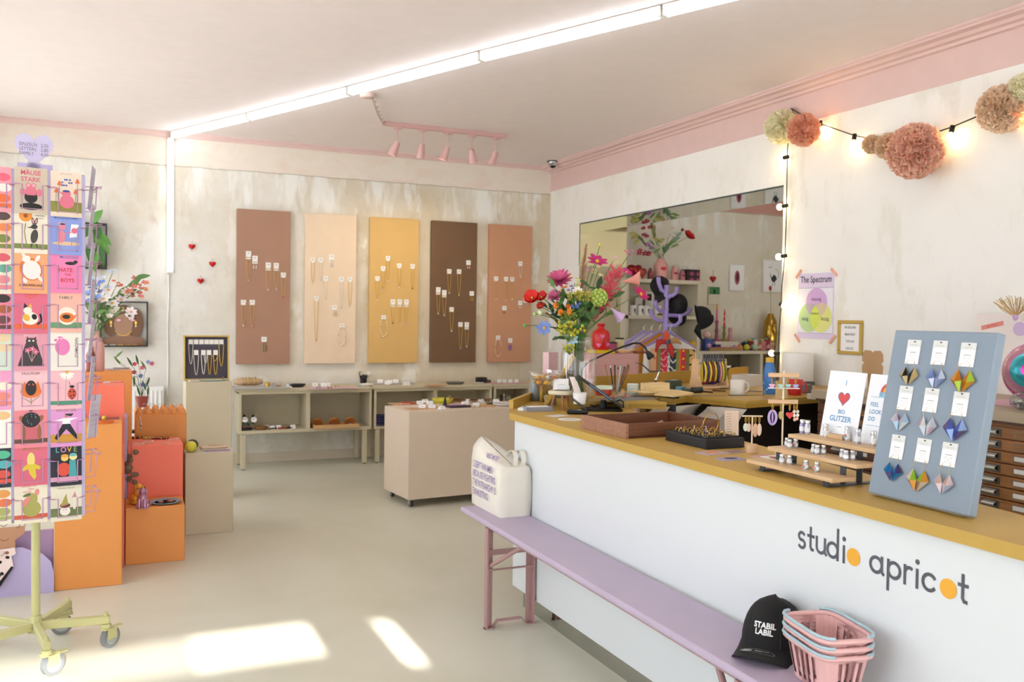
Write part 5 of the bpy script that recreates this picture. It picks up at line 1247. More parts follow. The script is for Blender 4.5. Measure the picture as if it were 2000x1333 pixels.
# lettering built from strokes
m = MB(FACE((PX-.0004, 0, 0), -1, 0)); LG = M('#55565f', .5); AP = M('#e8a934', .5)
def YX(Y): return -Y
zb, xh, wd = .7735, .046, .0088
sk_ = [0.0]
def stroke(pts, c=LG, w_=wd): sk_[0] += 2.2e-5; m.line(pts, w_, sk_[0], c)
def ring(cx, r=.0185, a0=0, a1=360, n=26, cz=None):
    stroke(arc(cx, (cz or zb+xh/2), r, a0, a1, n, xh/2-wd/2+.0005))
Y0, Y1 = 1.949, 1.397; x0 = -Y0
def XX(px): # positions measured along the lettering
    return -U(px, 1100+(px-1660)*.36, X=PX).y
asc = .083
def newL():
    global m
    if m.v: cp('letter', m, 'grey letter of studio apricot')
    m = MB(FACE((PX-.0004, 0, 0), -1, 0))
newL(); c = XX(1566); stroke(arc(c, zb+xh*.73, .0115, 35, 270, 12, xh*.235)); stroke(arc(c, zb+xh*.27, .0125, 90, -145, 12, xh*.245))
newL(); c = XX(1583); stroke([(c, zb+.066), (c, zb+.012), (c+.004, zb+.005), (c+.011, zb+.0045)]); stroke([(c-.011, zb+xh-.004), (c+.013, zb+xh-.004)])
newL(); c = XX(1603); r = .0155; stroke([(c-r, zb+xh), (c-r, zb+.02)]); stroke(arc(c, zb+.02, r, 180, 360, 12, .0157)); stroke([(c+r, zb+xh), (c+r, zb+.008), (c+r+.006, zb+.003)])
newL(); c = XX(1626); ring(c); stroke([(c+.0185, zb+asc), (c+.0185, zb)])
newL(); c = XX(1648); stroke([(c, zb+xh-.002), (c, zb)]); m.disc(c, zb+xh+.017, 0, .0068, LG)
newL(); c = XX(1667); d1 = c
newL(); c = XX(1711); ring(c); stroke([(c+.0185, zb+xh), (c+.0185, zb+.008), (c+.0245, zb+.003)])
newL(); c = XX(1746); ring(c); stroke([(c-.0185, zb+xh), (c-.0185, zb-.03)])
newL(); c = XX(1771); stroke([(c-.006, zb+xh), (c-.006, zb)]); stroke(arc(c+.008, zb+.028, .014, 165, 62, 8, .0145))
newL(); c = XX(1791); stroke([(c, zb+xh-.002), (c, zb)]); m.disc(c, zb+xh+.017, 0, .0068, LG)
newL(); c = XX(1815); ring(c, a0=38, a1=322)
newL(); c = XX(1852); d2 = c
newL(); c = XX(1880); stroke([(c, zb+.066), (c, zb+.012), (c+.004, zb+.005), (c+.011, zb+.0045)]); stroke([(c-.011, zb+xh-.004), (c+.013, zb+xh-.004)])
newL()

for c in (d1, d2):
    m = MB(FACE((PX-.0012, 0, 0), -1, 0)); m.disc(c, zb+xh/2, 0, .0236, AP, n=28); cp('lettering_dot', m, 'apricot dot standing for the letter o')
# ------------------------------------------------------------------ lilac beer bench with bag, cap and baskets
BZ = .49
LB = M('#b9aabf', .45, noise=.03); LBE = M('#c9c0dc', .4); STEEL = M('#b08a88', .4)
t = thing('bench', 'lilac folding beer bench standing along the counter', 'bench', (1.642, 2.77, 0), math.radians(-.9))
m = MB(); m.box(-.124, .124, -1.25, 1.25, BZ-.026, BZ, LB, .009); part('seat', m, t)
for yy in (.905, -.905):
    for sx in (-1, 1):
        m = MB(); m.box(sx*.116-.004, sx*.116+.004, yy-.016, yy+.016, .006, BZ-.028, STEEL); m.box(sx*.116-(.032 if sx > 0 else 0), sx*.116+(.032 if sx < 0 else 0), yy+.008, yy+.0125, .006, BZ-.028, STEEL); part('leg', m, t)
    m = MB()
    P = [(-.124, 0), (-.085, 0), (-.06, .03), (.06, .03), (.085, 0), (.124, 0)]
    for (xa, za), (xb, zb_) in zip(P, P[1:]): m.add([(xa, yy-.014, za), (xb, yy-.014, zb_), (xb, yy+.014, zb_), (xa, yy+.014, za), (xa, yy-.014, za+.005), (xb, yy-.014, zb_+.005), (xb, yy+.014, zb_+.005), (xa, yy+.014, za+.005)], [(3, 2, 1, 0), (4, 5, 6, 7), (0, 1, 5, 4), (2, 3, 7, 6)], STEEL)
    part('foot_rail', m, t)
    m = MB(); m.box(-.116, .116, yy-.004, yy+.0, .335, .36, STEEL); part('cross_bar', m, t)
    m = MB(); m.cyl((-.116, yy-.01, .27), (.116, yy-.01, .27), .005, STEEL, n=8); part('brace_rod', m, t)
    s = 1 if yy > 0 else -1
    m = MB(); m.tube([(-.1, yy-.01*s, .29), (-.02, yy-.24*s, BZ-.05)], .011, STEEL, 4); part('diagonal_brace', m, t)
m = MB()
for sx in (-.09, .07): m.box(sx, sx+.02, -.9, .9, BZ-.046, BZ-.026, STEEL)
part('rail', m, t)
m = MB(); m.box(-.13, .13, -1.254, -1.246, BZ-.024, BZ-.004, M('#a3a1a8', .3, .8), .002); part('end_clip', m, t)

# tote bag
CAN = M('#e6e0d3', .9, noise=.03); PUR = M('#8d6fae', .8)
t = thing('tote_bag', 'cream canvas tote bag with violet slogan standing on the bench', 'bag', (1.622, 3.72, BZ))
BLn, BWd = .36, .155
def base_ring(n=32):
    P = []
    hx, hy, r = BWd/2, BLn/2, .018
    for i in range(n):
        a = 2*PI*i/n; c_, s_ = math.cos(a), math.sin(a)
        k = min(hx/max(abs(c_), 1e-6), hy/max(abs(s_), 1e-6)); P.append((c_*k+hx, s_*k+hy))
    return P
RG = base_ring(); N_ = len(RG)
def slit(x, y):
    # top lip: pinched towards the counter at the near end, standing up at the far end
    u = y/BLn
    return (.05+.035*(1-u)+(x-BWd/2)*.03*(.5+.5*u), .025+.335*u, .225+.105*u)
rings = []
for z, k in ((0, 0), (.02, 0), (.08, 0), (.15, 0), (.2, 0), (.226, .06), (.235, .3), (.245, .65), (.25, 1)):
    row = []
    for i, (x, y) in enumerate(RG):
        sx, sy, sz = slit(x, y)
        zz = z+(0 if k == 0 else 0)
        f = .012*math.sin(i*1.9+z*25)*(z*(.26-z)*40 if k == 0 else .35)
        zf = z+(y/BLn)*.05*(z/.25)**2 if k == 0 else z+(y/BLn)*.05
        px_, py_, pz_ = x*(1-k)+sx*k, y*(1-k)+sy*k, zf*(1-k)+sz*k if k > 0 else zf
        bul = .006*math.sin(PI*z/.24) if k == 0 else 0
        px_ += bul*(1 if x > BWd/2 else -1)+f*.35
        row.append((px_, py_+f*.3, pz_))
    rings.append(row)
m = MB(); G = [[rings[k][i] for k in range(len(rings))] for i in range(N_)]
m.grid(G, CAN, close_u=True); m.add(rings[0], [tuple(range(N_))[::-1]], CAN)
part('bag_body', m, t)
m = MB(FACE((-.0045, BLn, 0), -1, 0))
for k, (s_, z) in enumerate((('SLEEP THAN MEN', .192), ('BECAUSE FIGHTING', .147), ('THE PATRIARCHY IS', .102), ('EXHAUSTING.', .057))):
    m.text(s_, .047, .045, z, .0075, PUR, 'L', .67, .004)
part('slogan', m, t)
m = MB(FACE((.012, BLn, .226), -1, 0, .85))
m.text('WOMEN NEED MORE', .036, .05, .016, .024, PUR, 'L', .72, .004)
part('slogan', m, t)
for dx in (0, .05):
    m = MB(); P = []
    for i in range(13):
        a = PI*i/12; P.append((.085+dx*.8+.014*math.sin(a), .085-.055*math.cos(a), .235+.062*math.sin(a)))
    for a, b in zip(P, P[1:]):
        w_ = .012; m.add([(a[0]-w_, a[1], a[2]), (b[0]-w_, b[1], b[2]), (b[0]+w_, b[1], b[2]), (a[0]+w_, a[1], a[2]), (a[0]-w_, a[1], a[2]-.003), (b[0]-w_, b[1], b[2]-.003), (b[0]+w_, b[1], b[2]-.003), (a[0]+w_, a[1], a[2]-.003)], [(0, 1, 2, 3), (7, 6, 5, 4), (0, 4, 5, 1), (2, 6, 7, 3)], CAN)
    part('handle', m, t)

# baseball cap leaning on the counter
CAPB = M('#1b1a1a', .85)
def make_cap(name, lab, mw, detail=True, col=None):
    c = col or CAPB
    t = thing(name, lab, 'cap', mw=mw, group=None)
    G = []
    n, k = 28, 8
    for j in range(k+1):
        ph = PI/2*j/k; row = []
        for i in range(n):
            a = 2*PI*i/n; fr = max(0, math.cos(a))
            rx, ry, h = .094, .079, .112+.012*fr
            row.append((rx*math.cos(ph)**.75*math.cos(a), ry*math.cos(ph)**.75*math.sin(a), h*math.sin(ph)*(1+.04*fr*math.cos(ph))))
        G.append(row)
    m = MB(); m.grid([[G[j][i] for j in range(k+1)] for i in range(n)], c, close_u=True); m.ball((0, 0, .113), (.007, .007, .004), c, 8, 5)
    for i in range(6):
        a = PI/6+i*PI/3; m.tube([(.0945*math.cos(PI/2*q/8)**.75*math.cos(a), .0795*math.cos(PI/2*q/8)**.75*math.sin(a), (.112+.012*max(0, math.cos(a)))*math.sin(PI/2*q/8)) for q in range(9)], .0011, M('#333133', .8), 4)
    part('crown', m, t)
    rows = []
    for i in range(17):
        a = -1.2+2.4*i/16; r0 = (.094*math.cos(a), .079*math.sin(a))
        row = []
        for q in range(5):
            u = q/4; row.append((r0[0]+.078*u*(1-.32*abs(a/1.2)**2.5), r0[1]*(1+.08*u), .004-.034*(a/1.2)**2*u**.7-.006*u))
        rows.append(row)
    m = MB(); m.grid(rows, c); m.grid([[(x, y, z-.004) for x, y, z in r] for r in rows[::-1]], c); edge = [r[-1] for r in rows]; m.tube([(x, y, z-.002) for x, y, z in edge], .0026, c, 6)
    part('brim', m, t)
    if detail:
        m = MB(); WT = M('#f1f0ee', .7)
        for s_, zz, x_ in (('STABIL', .052, .0), ('LABIL', .036, .0)):
            vs, fs = text_geo(s_, .03); x0 = min(p[0] for p in vs); x1 = max(p[0] for p in vs); out = []
            for p in vs:
                yy = (p[0]-(x0+x1)/2)*.0185; z = zz+p[1]*.019; ph = math.asin(min(.98, z/.124)); a = yy/(.079*math.cos(ph)**.75)
                out.append((.0955*math.cos(ph)**.75*math.cos(a)+.003, .079*math.cos(ph)**.75*math.sin(a)+.0, z))
            m.add(out, fs, WT)
        part('slogan', m, t, 'white lettering reading STABIL LABIL')
        m = MB(T3(.128, .0, .0025, .0)); SV = M('#b9bab8', .35, .5)
        m.disc(0, -.03, .0005, .013, SV, n=20); m.line(arc(0, -.004, .019, 0, 360, 26, .042), .0016, .0008, SV); m.box(-.003, .002, -.012, .006, 0, .0006, M('#8d8d8d', .5)); m.box(-.009, -.006, -.012, .022, 0, .0006, M('#8d8d8d', .5))
        m.v = [(x, y, z-.034*(min(1.2, abs(y)/.08)/1.2)**2*.75) for x, y, z in m.v]
        part('brim_sticker', m, t)
    else:
        m = MB(); m.tube([(-.088, -.03, .004), (-.1, 0, .006), (-.088, .03, .004)], .006, c, 6); m.cyl((-.098, .006, .006), (-.098, .02, .006), .008, M('#8d8578', .3, .8), n=6); part('strap', m, t)
    return t
q = U(1510, 1264, Z=BZ)
capm = T3(q.x, q.y, BZ+.013, math.radians(214)) @ Matrix.Rotation(math.radians(-6), 4, 'Y') @ Matrix.Scale(1.1, 4)
make_cap('baseball_cap', 'black baseball cap reading STABIL LABIL leaning against the counter on the bench', capm)

# nested pink baskets
PK = M('#e2b2af', .45); BLH = M('#a9c3cd', .4)
def basket(z, lab, first=False):
    t = thing('shopping_basket', lab, 'basket', (1.664, 1.715, z), math.radians(-12), group='nest of small pink baskets')
    def rr(w_, d, n=28):
        P = []
        for i in range(n):
            a = 2*PI*i/n; c_, s_ = math.cos(a), math.sin(a); e = 5
            k = (abs(c_)**e+abs(s_)**e)**(-1/e); P.append((c_*k*w_/2, s_*k*d/2))
        return P
    n = 48; B0, B1 = rr(.105, .165, n), rr(.14, .205, n); H = .105
    m = MB(); m.prism(rr(.105, .165), 0, .004, PK)
    for i in range(n):
        j = (i+1) % n; 
        def P(k, f, g): return (B0[k][0]*(1-f)+B1[k][0]*f, B0[k][1]*(1-f)+B1[k][1]*f, H*f)
        f0, f1 = 0, .14
        solid = i in (4, 5, 6, 7, 17, 18, 28, 29, 30, 31, 41, 42)
        for f0, f1 in ((0, .12), (.86, 1.0)): m.add([P(i, f0, 0), P(j, f0, 0), P(j, f1, 0), P(i, f1, 0)], [(0, 1, 2, 3), (3, 2, 1, 0)], PK)
        if i % 2 == 0 or solid: m.add([P(i, .12, 0), P(j, .12, 0), P(j, .86, 0), P(i, .86, 0)], [(0, 1, 2, 3), (3, 2, 1, 0)], PK)
    part('basket_body', m, t)
    m = MB(); m.tube([(x, y, H) for x, y in rr(.148, .213, 36)], .007, PK, 8, True); part('rim', m, t)
    for s in (-1, 1):
        m = MB(); P = []
        hr = rr(.156, .222, 36)
        P = [(x, y, H+(.006 if not first else .010)+.0*0) for x, y in hr if s*x > .03]
        P.sort(key=lambda q: math.atan2(q[1], s*q[0])); m.tube(P, .0045, BLH, 6); part('handle', m, t)
    return t
for k, l in enumerate(('bottom basket of the three nested pink baskets', 'middle basket of the three nested pink baskets', 'top basket of the three nested pink baskets on the bench')): basket(BZ+.001+k*.021, l, k == 2)

# ------------------------------------------------------------------ goods on the counter
def box_on(name, px, py, w_, d, h, mat, lab, cat, rz=0.0, Z=CT, b=.001, extra=None):
    p = U(px, py, Z=Z); m = MB(); m.cb(0, 0, 0, w_, d, h, mat, b)
    if extra: extra(m)
    return solo(name, m, lab, cat, (p.x, p.y, Z), rz)
box_on('flyer_stack', 1026, 801, .1, .055, .012, M('#e8ece6', .6), 'stack of white flyers at the far corner of the counter', 'paper', .9)
def lid(m): m.cb(0, .0, .022, .11, .05, .001, PAPER)
box_on('card_box', 1050, 803, .14, .065, .022, M('#8f8f9a', .5), 'grey box of cards with a white top at the counter edge', 'box', -.1, extra=lid)
box_on('sticker_card', 1088, 813, .1, .07, .001, M('#d6cfd0', .6), 'pale card lying on the counter left of the card reader', 'card', .3)
p = U(1113, 820, Z=CT); m = MB(); m.cyl((0, 0, 0), (0, 0, .001), .055, M('#e9e5e2', .5), n=28); m.disc(0, 0, .0014, .035, M('#c9bfc2', .6), .02); solo('sticker_card', m, 'round pale sticker lying on the counter beside the wooden drawer', 'card', (p.x, p.y, CT))
# glass coupe with sweets
p = U(1066, 797, Z=CT)
t = thing('glass_coupe', 'wide footed glass bowl filled with wrapped sweets', 'bowl', (p.x, p.y, CT)); CP = p
m = MB(); m.lathe([(.05, 0), (.048, .004), (.01, .012), (.008, .03), (.014, .04), (.008, .05), (.009, .075), (.03, .09), (.06, .115), (.085, .15), (.096, .19), (.094, .191), (.082, .152), (.057, .118), (.02, .094), (0, .09)], GLASS, 28); part('bowl', m, t)
for k in range(30):
    r = .012+.066*math.sqrt((k % 15)/15); a = k*2.4; zz = .126+.026*(k//15)+.012*(r/.08)
    c = ['#d98d2f', '#e2b13c', '#c9a24a', '#d8c7a0', '#cfd0c8', '#c96a2a'][k % 6]
    m = MB(); m.ball((0, 0, 0), (.016, .011, .010), M(c, .35, .1), 8, 6)
    for s in (-1, 1): m.add([(s*.012, 0, 0), (s*.026, .009, .004), (s*.026, -.009, .003)], [(0, 1, 2), (2, 1, 0)], M('#d9cf9f', .25, .5))
    solo('sweet', m, 'foil wrapped sweet in the footed glass bowl', 'sweet', (p.x+r*math.cos(a), p.y+r*math.sin(a), CT+zz), group='wrapped sweets in the glass bowl', rot=(rj(.5), rj(.5), rj(3)))
p = U(1065, 787, Z=CT); p.y += .12; m = MB(); m.lathe([(.024, 0), (.034, .02), (.034, .12), (.03, .14), (.027, .14), (.03, .02)], M('#8d969c', .3, .2), 20); solo('vase', m, 'grey ribbed glass vase behind the footed glass bowl', 'vase', (p.x, p.y, CT))
m = MB(); m.lathe([(.026, 0), (.028, .06), (.025, .06), (.024, .004)], M('#29292b', .5), 20); p = U(1086, 787, Z=CT); p.y += .06; solo('cup', m, 'black cup behind the little wooden stool', 'cup', (p.x, p.y, CT))
m = MB(); P = [(-.075, .0, .0), (-.08, 0, .06), (-.055, 0, .105), (.0, 0, .118), (.04, 0, .1), (.075, 0, .05), (.1, 0, .0)]; m.tube(P, .007, BLACK, 8); p = U(1100, 787, Z=CT); p.y += .1; solo('headband', m, 'black curved headband standing behind the little wooden stool', 'headband', (p.x, p.y, CT), .0)
# little stool with cards
p = U(1096, 800, Z=CT); t = thing('display_stool', 'little three legged wooden stool with cream top on the counter', 'stand', (p.x, p.y, CT))
WS2 = wood('#9a5f35', '#b87a48', 8)
m = MB(); m.lathe([(.066, .078), (.068, .082), (.068, .092), (.064, .096), (0, .096)], M('#d9cdb2', .35), 30); part('stool_top', m, t)
for k in range(3):
    a = -1.9+k*2*PI/3; m = MB(); m.cyl((.056*math.cos(a), .056*math.sin(a), 0), (.034*math.cos(a), .034*math.sin(a), .078), .0065, WS2, .0075, 10); part('leg', m, t)
t2 = thing('card_holder', 'white holder with business cards on the little wooden stool', 'card holder', (p.x, p.y, CT+.096), -.25)
m = MB(); m.T = T3(0, 0, .002, 0, -.22); m.box(-.04, .04, -.012, -.008, 0, .022, M('#f0f0f2', .3)); m.box(-.04, .04, .016, .02, 0, .05, M('#e6e4e0', .3)); m.box(-.04, .04, -.012, .02, 0, .003, M('#f0f0f2', .3)); part('holder', m, t2)
m = MB(); m.T = T3(0, 0, .002, 0, -.22); m.box(-.037, .037, -.007, .015, .003, .058, PAPER); m.T = m.T @ FACE((0, -.0072, 0), 0, -1); m.box(-.018, .016, .026, .028, 0, .0003, M('#a9a9b5', .7)); m.box(-.02, .03, .018, .0205, 0, .0003, M('#a9a9b5', .7)); part('card_stack', m, t2)
# cup with papers
p = U(1132, 789, Z=.99); t = thing('paper_cup', 'white cup stuffed with folded receipts', 'cup', (p.x, p.y, .99))
m = MB(); m.lathe([(.029, 0), (.035, .055), (.033, .055), (.028, .003)], M('#eceae8', .5), 22); part('cup', m, t)
for k in range(3):
    m = MB(); dx, w_, h_ = ((-.012, .03, .125), (.004, .034, .105), (.016, .03, .085))[k]; G = [[(dx+s_*w_/2-.035*(q/4)**1.5, -.004+.012*k, .01+h_*q/4) for q in range(5)] for s_ in (-1, 1)]; m.grid(G, M(['#f0e4de', '#efefef', '#e2ddd2'][k], .7)); part('receipt', m, t)
# tablet till
pb = U(1206, 803, Z=CT); t = thing('tablet_stand', 'black tablet till tilted on a flat stand', 'till', (pb.x-.04, pb.y+.03, CT))
ax = Vector((CR.x, CR.y, 0)).normalized(); vw = Vector((CF.x, CF.y, 0)).normalized()
def tb(a, b, c): q = ax*a+vw*b; return (q.x, q.y, c)
m = MB(); m.v = []; 
MT = Matrix(((ax.x, vw.x, 0, 0), (ax.y, vw.y, 0, 0), (0, 0, 1, 0), (0, 0, 0, 1)))
m.T = MT; m.box(-.13, .07, -.06, .09, 0, .012, M('#1f1d1c', .4), .004); part('base', m, t)
m = MB(MT); m.cyl((-.02, .02, .012), (-.02, .02, .05), .022, BLACK, .014); part('joint', m, t)
ST = MT @ T3(.072, .0, .012) @ Matrix.Rotation(math.radians(34), 4, 'Y') @ Matrix.Rotation(math.radians(-9), 4, 'Z')
m = MB(ST); m.box(-.274, 0, -.09, .09, 0, .014, M('#232120', .35), .004); part('tablet', m, t)
m = MB(ST); m.box(-.262, -.012, -.08, .08, .014, .0145, M('#30404a', .08)); part('screen', m, t)
m = MB(ST); m.box(-.2, -.06, -.0905, -.09, .004, .010, M('#5c7396', .3)); part('side_strip', m, t)
m = MB(MT); m.tube([(-.1, .09, .04), (-.09, .07, .02), (-.06, .06, .014), (-.02, .05, .03), (.02, .05, .03), (.07, .06, .05), (.085, .05, .04), (.085, .03, .012)], .004, BLACK, 6); part('cable', m, t)
p = U(1128, 810, Z=CT); t = thing('card_reader', 'small black card reader on the counter in front of the tablet', 'card reader', (p.x+.01, p.y+.02, CT), -.55)
m = MB(); m.box(-.052, .052, -.032, .032, 0, .02, M('#1c1d20', .35), .008); part('body', m, t)
m = MB(); m.box(.0, .02, -.012, .004, .02, .021, M('#d8d8d8', .3)); part('button', m, t)
m = MB(); m.T = T3(.04, .02, .018, 0, 0, .65); m.box(-.085, 0, -.028, .028, 0, .006, M('#3a3938', .4), .002); part('flap', m, t)
# wooden drawer tray
A, B = U(1222, 858, Z=CT), U(1405, 848, Z=CT); rz = math.atan2(B.y-A.y, B.x-A.x); W_ = (B-A).length
t = thing('wooden_tray', 'old dark wooden drawer used as tray on the counter', 'tray', (A.x, A.y, CT), rz)
D_, H_ = .345, .058; OW = wood('#5a3420', '#7d4b2e', 4); OW2 = wood('#8d6048', '#a97c62', 5)
m = MB(); m.box(0, W_, 0, D_, 0, .01, OW); part('bottom', m, t)
m = MB(); m.box(0, W_, 0, .013, .0, H_, OW, .001); part('side', m, t)
m = MB(); m.box(0, W_, D_-.013, D_, .0, H_, OW, .001); part('side', m, t)
m = MB(); m.box(-.001, .013, -.001, D_+.001, .0, H_, OW2, .001); part('front', m, t, 'paler worn drawer front')
m = MB(); m.box(W_-.013, W_, .013, D_-.013, .0, H_, OW, .001); part('side', m, t)
for i, (dx, dy) in enumerate(((.28, .2), (.36, .16))):
    q = Vector((A.x, A.y, CT+.011))+Matrix.Rotation(rz, 3, 'Z') @ Vector((dx, dy, 0)); m = MB()
    for k in range(5): m.tube([(0, 0, .003), (.02+rj(.02), rj(.03), .012+rj(.005)), (.04+rj(.02), rj(.04), .02)], .0025, M('#cfc7bb', .35, .5), 5)
    solo('earring_bundle', m, ('tangle of silver wire lying in the wooden drawer', 'tangle of pale wire lying at the right of the wooden drawer')[i], 'jewellery', tuple(q))
# black ring tray
A, B, C_ = U(1379, 879, Z=CT), U(1456, 875, Z=CT), U(1305, 860, Z=CT)
rz = math.atan2(B.y-A.y, B.x-A.x)+.03; W_, D_ = (B-A).length, (C_-A).length
t = thing('ring_tray', 'black padded tray full of gold rings on the counter', 'tray', (A.x, A.y, CT), rz)
m = MB(); m.box(0, W_, 0, D_, 0, .036, M('#211f22', .6), .002); part('tray', m, t)
m = MB()
for k in range(9): m.box(.012, W_-.012, .016+k*(D_-.03)/9, .016+(k+.8)*(D_-.03)/9, .0355, .041, M('#2a282b', .9), .002)
part('ring_pad', m, t)
RT = T3(A.x, A.y, CT+.036, rz)
for i in range(8):
    for j in range(4):
        m = MB(); y = .026+i*(D_-.045)/7.6; x = .028+j*(W_-.055)/3+rj(.006)
        ringlet(m, 0, 0, .008, .0095+rj(.001), .0016, GOLD, rj(.25), .3+rj(.5)); 
        if (i*4+j) % 9 == 4: m.ball((0, 0, .019), .005, M('#4a2f6b', .15), 8, 6)
        elif (i+j) % 3 == 0: m.ball((0, 0, .0185), .0028, M('#e6e2d8', .15), 6, 4)
        q = RT @ Vector((x, y, .0))
        solo('ring', m, 'gold ring in the black tray, row %s from the front edge' % ('one', 'two', 'three', 'four', 'five', 'six', 'seven', 'eight')[i] if False else 'gold ring standing in the black padded tray', 'ring', tuple(q), rz, group='gold rings in the black tray')
m = MB(); ringlet(m, 0, 0, .042, .042, .0016, GOLD, .15, .2, 26); q = RT @ Vector((W_*.42, D_*.28, .003)); solo('bangle', m, 'thin gold bangle standing upright in the black ring tray', 'bangle', tuple(q), rz)
p = U(1437, 853, Z=CT+.036); m = MB(); m.T = T3(0, 0, 0, 0, -.12); m.box(-.026, .026, 0, .001, 0, .092, M('#d9c0a9', .8)); m.T = m.T @ FACE((0, -.0004, 0), 0, -1)
for k in range(8): m.line([(-.019+.006*q, .08-.0095*k+.0012*((q*7+k*3) % 3-1)) for q in range(4+(k*3) % 3)], .0012, .0002, M('#6b5548', .8))
solo('note_card', m, 'beige card with handwritten lines leaning at the back of the ring tray', 'card', (p.x+.005, p.y+.03, CT+.036), -.45)
# small postcards on the counter
for px, py, w_, d, c, c2, l, rz in ((1394, 887, .1, .07, '#b9a4a0', '#d9895f', 'small stack of orange photo cards in front of the black ring tray', .15), (1437, 884, .1, .06, '#a08d86', '#8d6a60', 'muted brown photo card beside the wooden block stand', .2), (1431, 899, .085, .055, '#a79fb8', '#3d3540', 'lilac card with a dark oval on the counter edge', .0), (1496, 893, .1, .06, '#c9a9a0', '#c96f5f', 'pink photo card half under the tiered shelf', .3), (1510, 897, .09, .06, '#eceae6', '#b9664f', 'white card with a red picture at the front of the tiered shelf', .0)):
    p = U(px, py, Z=CT if px != 1510 else .9801); m = MB(); h = .004 if px in (1394, 1431) else .001; m.cb(0, 0, 0, w_, d, h, M(c, .6)); m.disc(0, 0, h+.0003, w_*.3, M(c2, .6), d*.3); solo('photo_card', m, l, 'card', (p.x+(.02 if px == 1510 else 0), p.y+.01, CT if px != 1510 else .9801), rz+PI/2*(px == 1510))
# earring stands
BW_ = wood('#c79f78', '#d8b48d', 6); WDR = M('#e3d3b8', .5)
def estand(lab, px, py, h, bars, rb, hb, whitebar):
    p = U(px, py, Z=CT); t = thing('earring_stand', lab, 'jewellery display', (p.x, p.y, CT), -.42)
    m = MB(); m.lathe([(rb, 0), (rb, hb), (rb-.002, hb+.001), (0, hb+.001)], BW_, 24); part('base', m, t)
    m = MB(); m.cyl((0, 0, hb), (0, 0, h), .003, WDR, n=8); part('rod', m, t)
    for z, hw in bars:
        m = MB()
        if whitebar: m.cyl((-hw, 0, z), (hw, 0, z), .003, WDR, n=8)
        else: m.box(-hw, hw, -.004, .004, z-.007, z+.007, BW_, .001)
        part('bar', m, t)
    return t, p
def hang(t, x, z, L, c, lab, wdt=.009, kind='oval', p=None):
    q = t.matrix_world if False else T3(t.location.x, t.location.y, t.location.z, t.rotation_euler.z)
    w_ = q @ Vector((x, 0, z)); m = MB()
    ringlet(m, 0, -.004, -.012, .011, .0013, GOLD, 0, PI/2-.5)
    if kind == 'oval': m.ball((0, -.004, -.024-L/2), (wdt, .003, L/2), M(c, .4), 10, 6)
    elif kind == 'heart': m.T = FACE((0, -.004, -.026-L/2), 0, -1); m.prism(heart_pts(wdt), -.003, .003, M(c, .35))
    elif kind == 'loop': 
        P = [(wdt*math.cos(a), -.004, -.024-L/2+L/2*math.sin(a)) for a in [2*PI*i/18 for i in range(18)]]; m.tube(P, wdt*.36, M(c, .4), 6, True); m.ball((0, -.004, -.024-L/2), (wdt*.3, .003, L*.38), M(c, .4), 8, 6)
    elif kind == 'cup':
        m.lathe([(.004, -.036), (.009, -.03), (.011, -.024), (.0, -.024)], M(c, .3), 10, at=(0, -.004, 0)); m.cyl((0, -.004, -.038), (0, -.004, -.036), .014, M('#e8e6ec', .3), n=12)
    elif kind == 'drops':
        for k in range(3): m.ball((rj(.004), -.004, -.026-k*L/3), (wdt, .005, L/6), M([c, '#efe6dc', '#e7b9a0'][k], .35), 8, 6)
    solo('earring', m, lab, 'earrings', tuple(w_), t.rotation_euler.z, group='earrings hung on the counter stands')
t, p = estand('small T shaped earring stand on a wooden block', 1468, 885, .132, ((.130, .036),), .0205, .03, True)
for x, L, c, l in ((-.024, .03, '#cfd8c2', 'pale green drop earring on the small T stand'), (-.013, .032, '#dcbfb0', 'blush drop earring on the small T stand'), (.01, .05, '#d9a98d', 'long peach drop earring by the rod of the small T stand'), (.024, .046, '#e3cdb8', 'long beige drop earring at the right end of the small T stand')): hang(t, x, .13, L, c, l)
t, p = estand('tall earring stand with two wooden bars behind the tiered shelf', 1527, 897, .30, ((.285, .052), (.195, .05)), .024, .03, False)
for x, c, l in ((-.04, '#e3a9c2', 'pink teacup earring on the upper bar'), (-.012, '#b9d4c8', 'mint teacup earring left of the rod on the upper bar'), (.014, '#a9cfc5', 'mint teacup earring right of the rod on the upper bar'), (.04, '#b3b5e0', 'lilac teacup earring at the right end of the upper bar')): hang(t, x, .278, .02, c, l, kind='cup')
hang(t, -.036, .188, .046, '#b9a3d6', 'lilac ribbed hoop earring on the lower bar', .0125, 'loop')
hang(t, -.008, .188, .03, '#b9ac72', 'olive striped square earring on the lower bar', .009)
hang(t, .022, .188, .024, '#d63a33', 'red heart earring on the lower bar', .013, 'heart')
hang(t, .037, .188, .04, '#e8dccb', 'white and peach charm earring on the lower bar', .006, 'drops')
hang(t, .046, .188, .036, '#d9d2c8', 'pale charm earring at the right end of the lower bar', .006, 'drops')

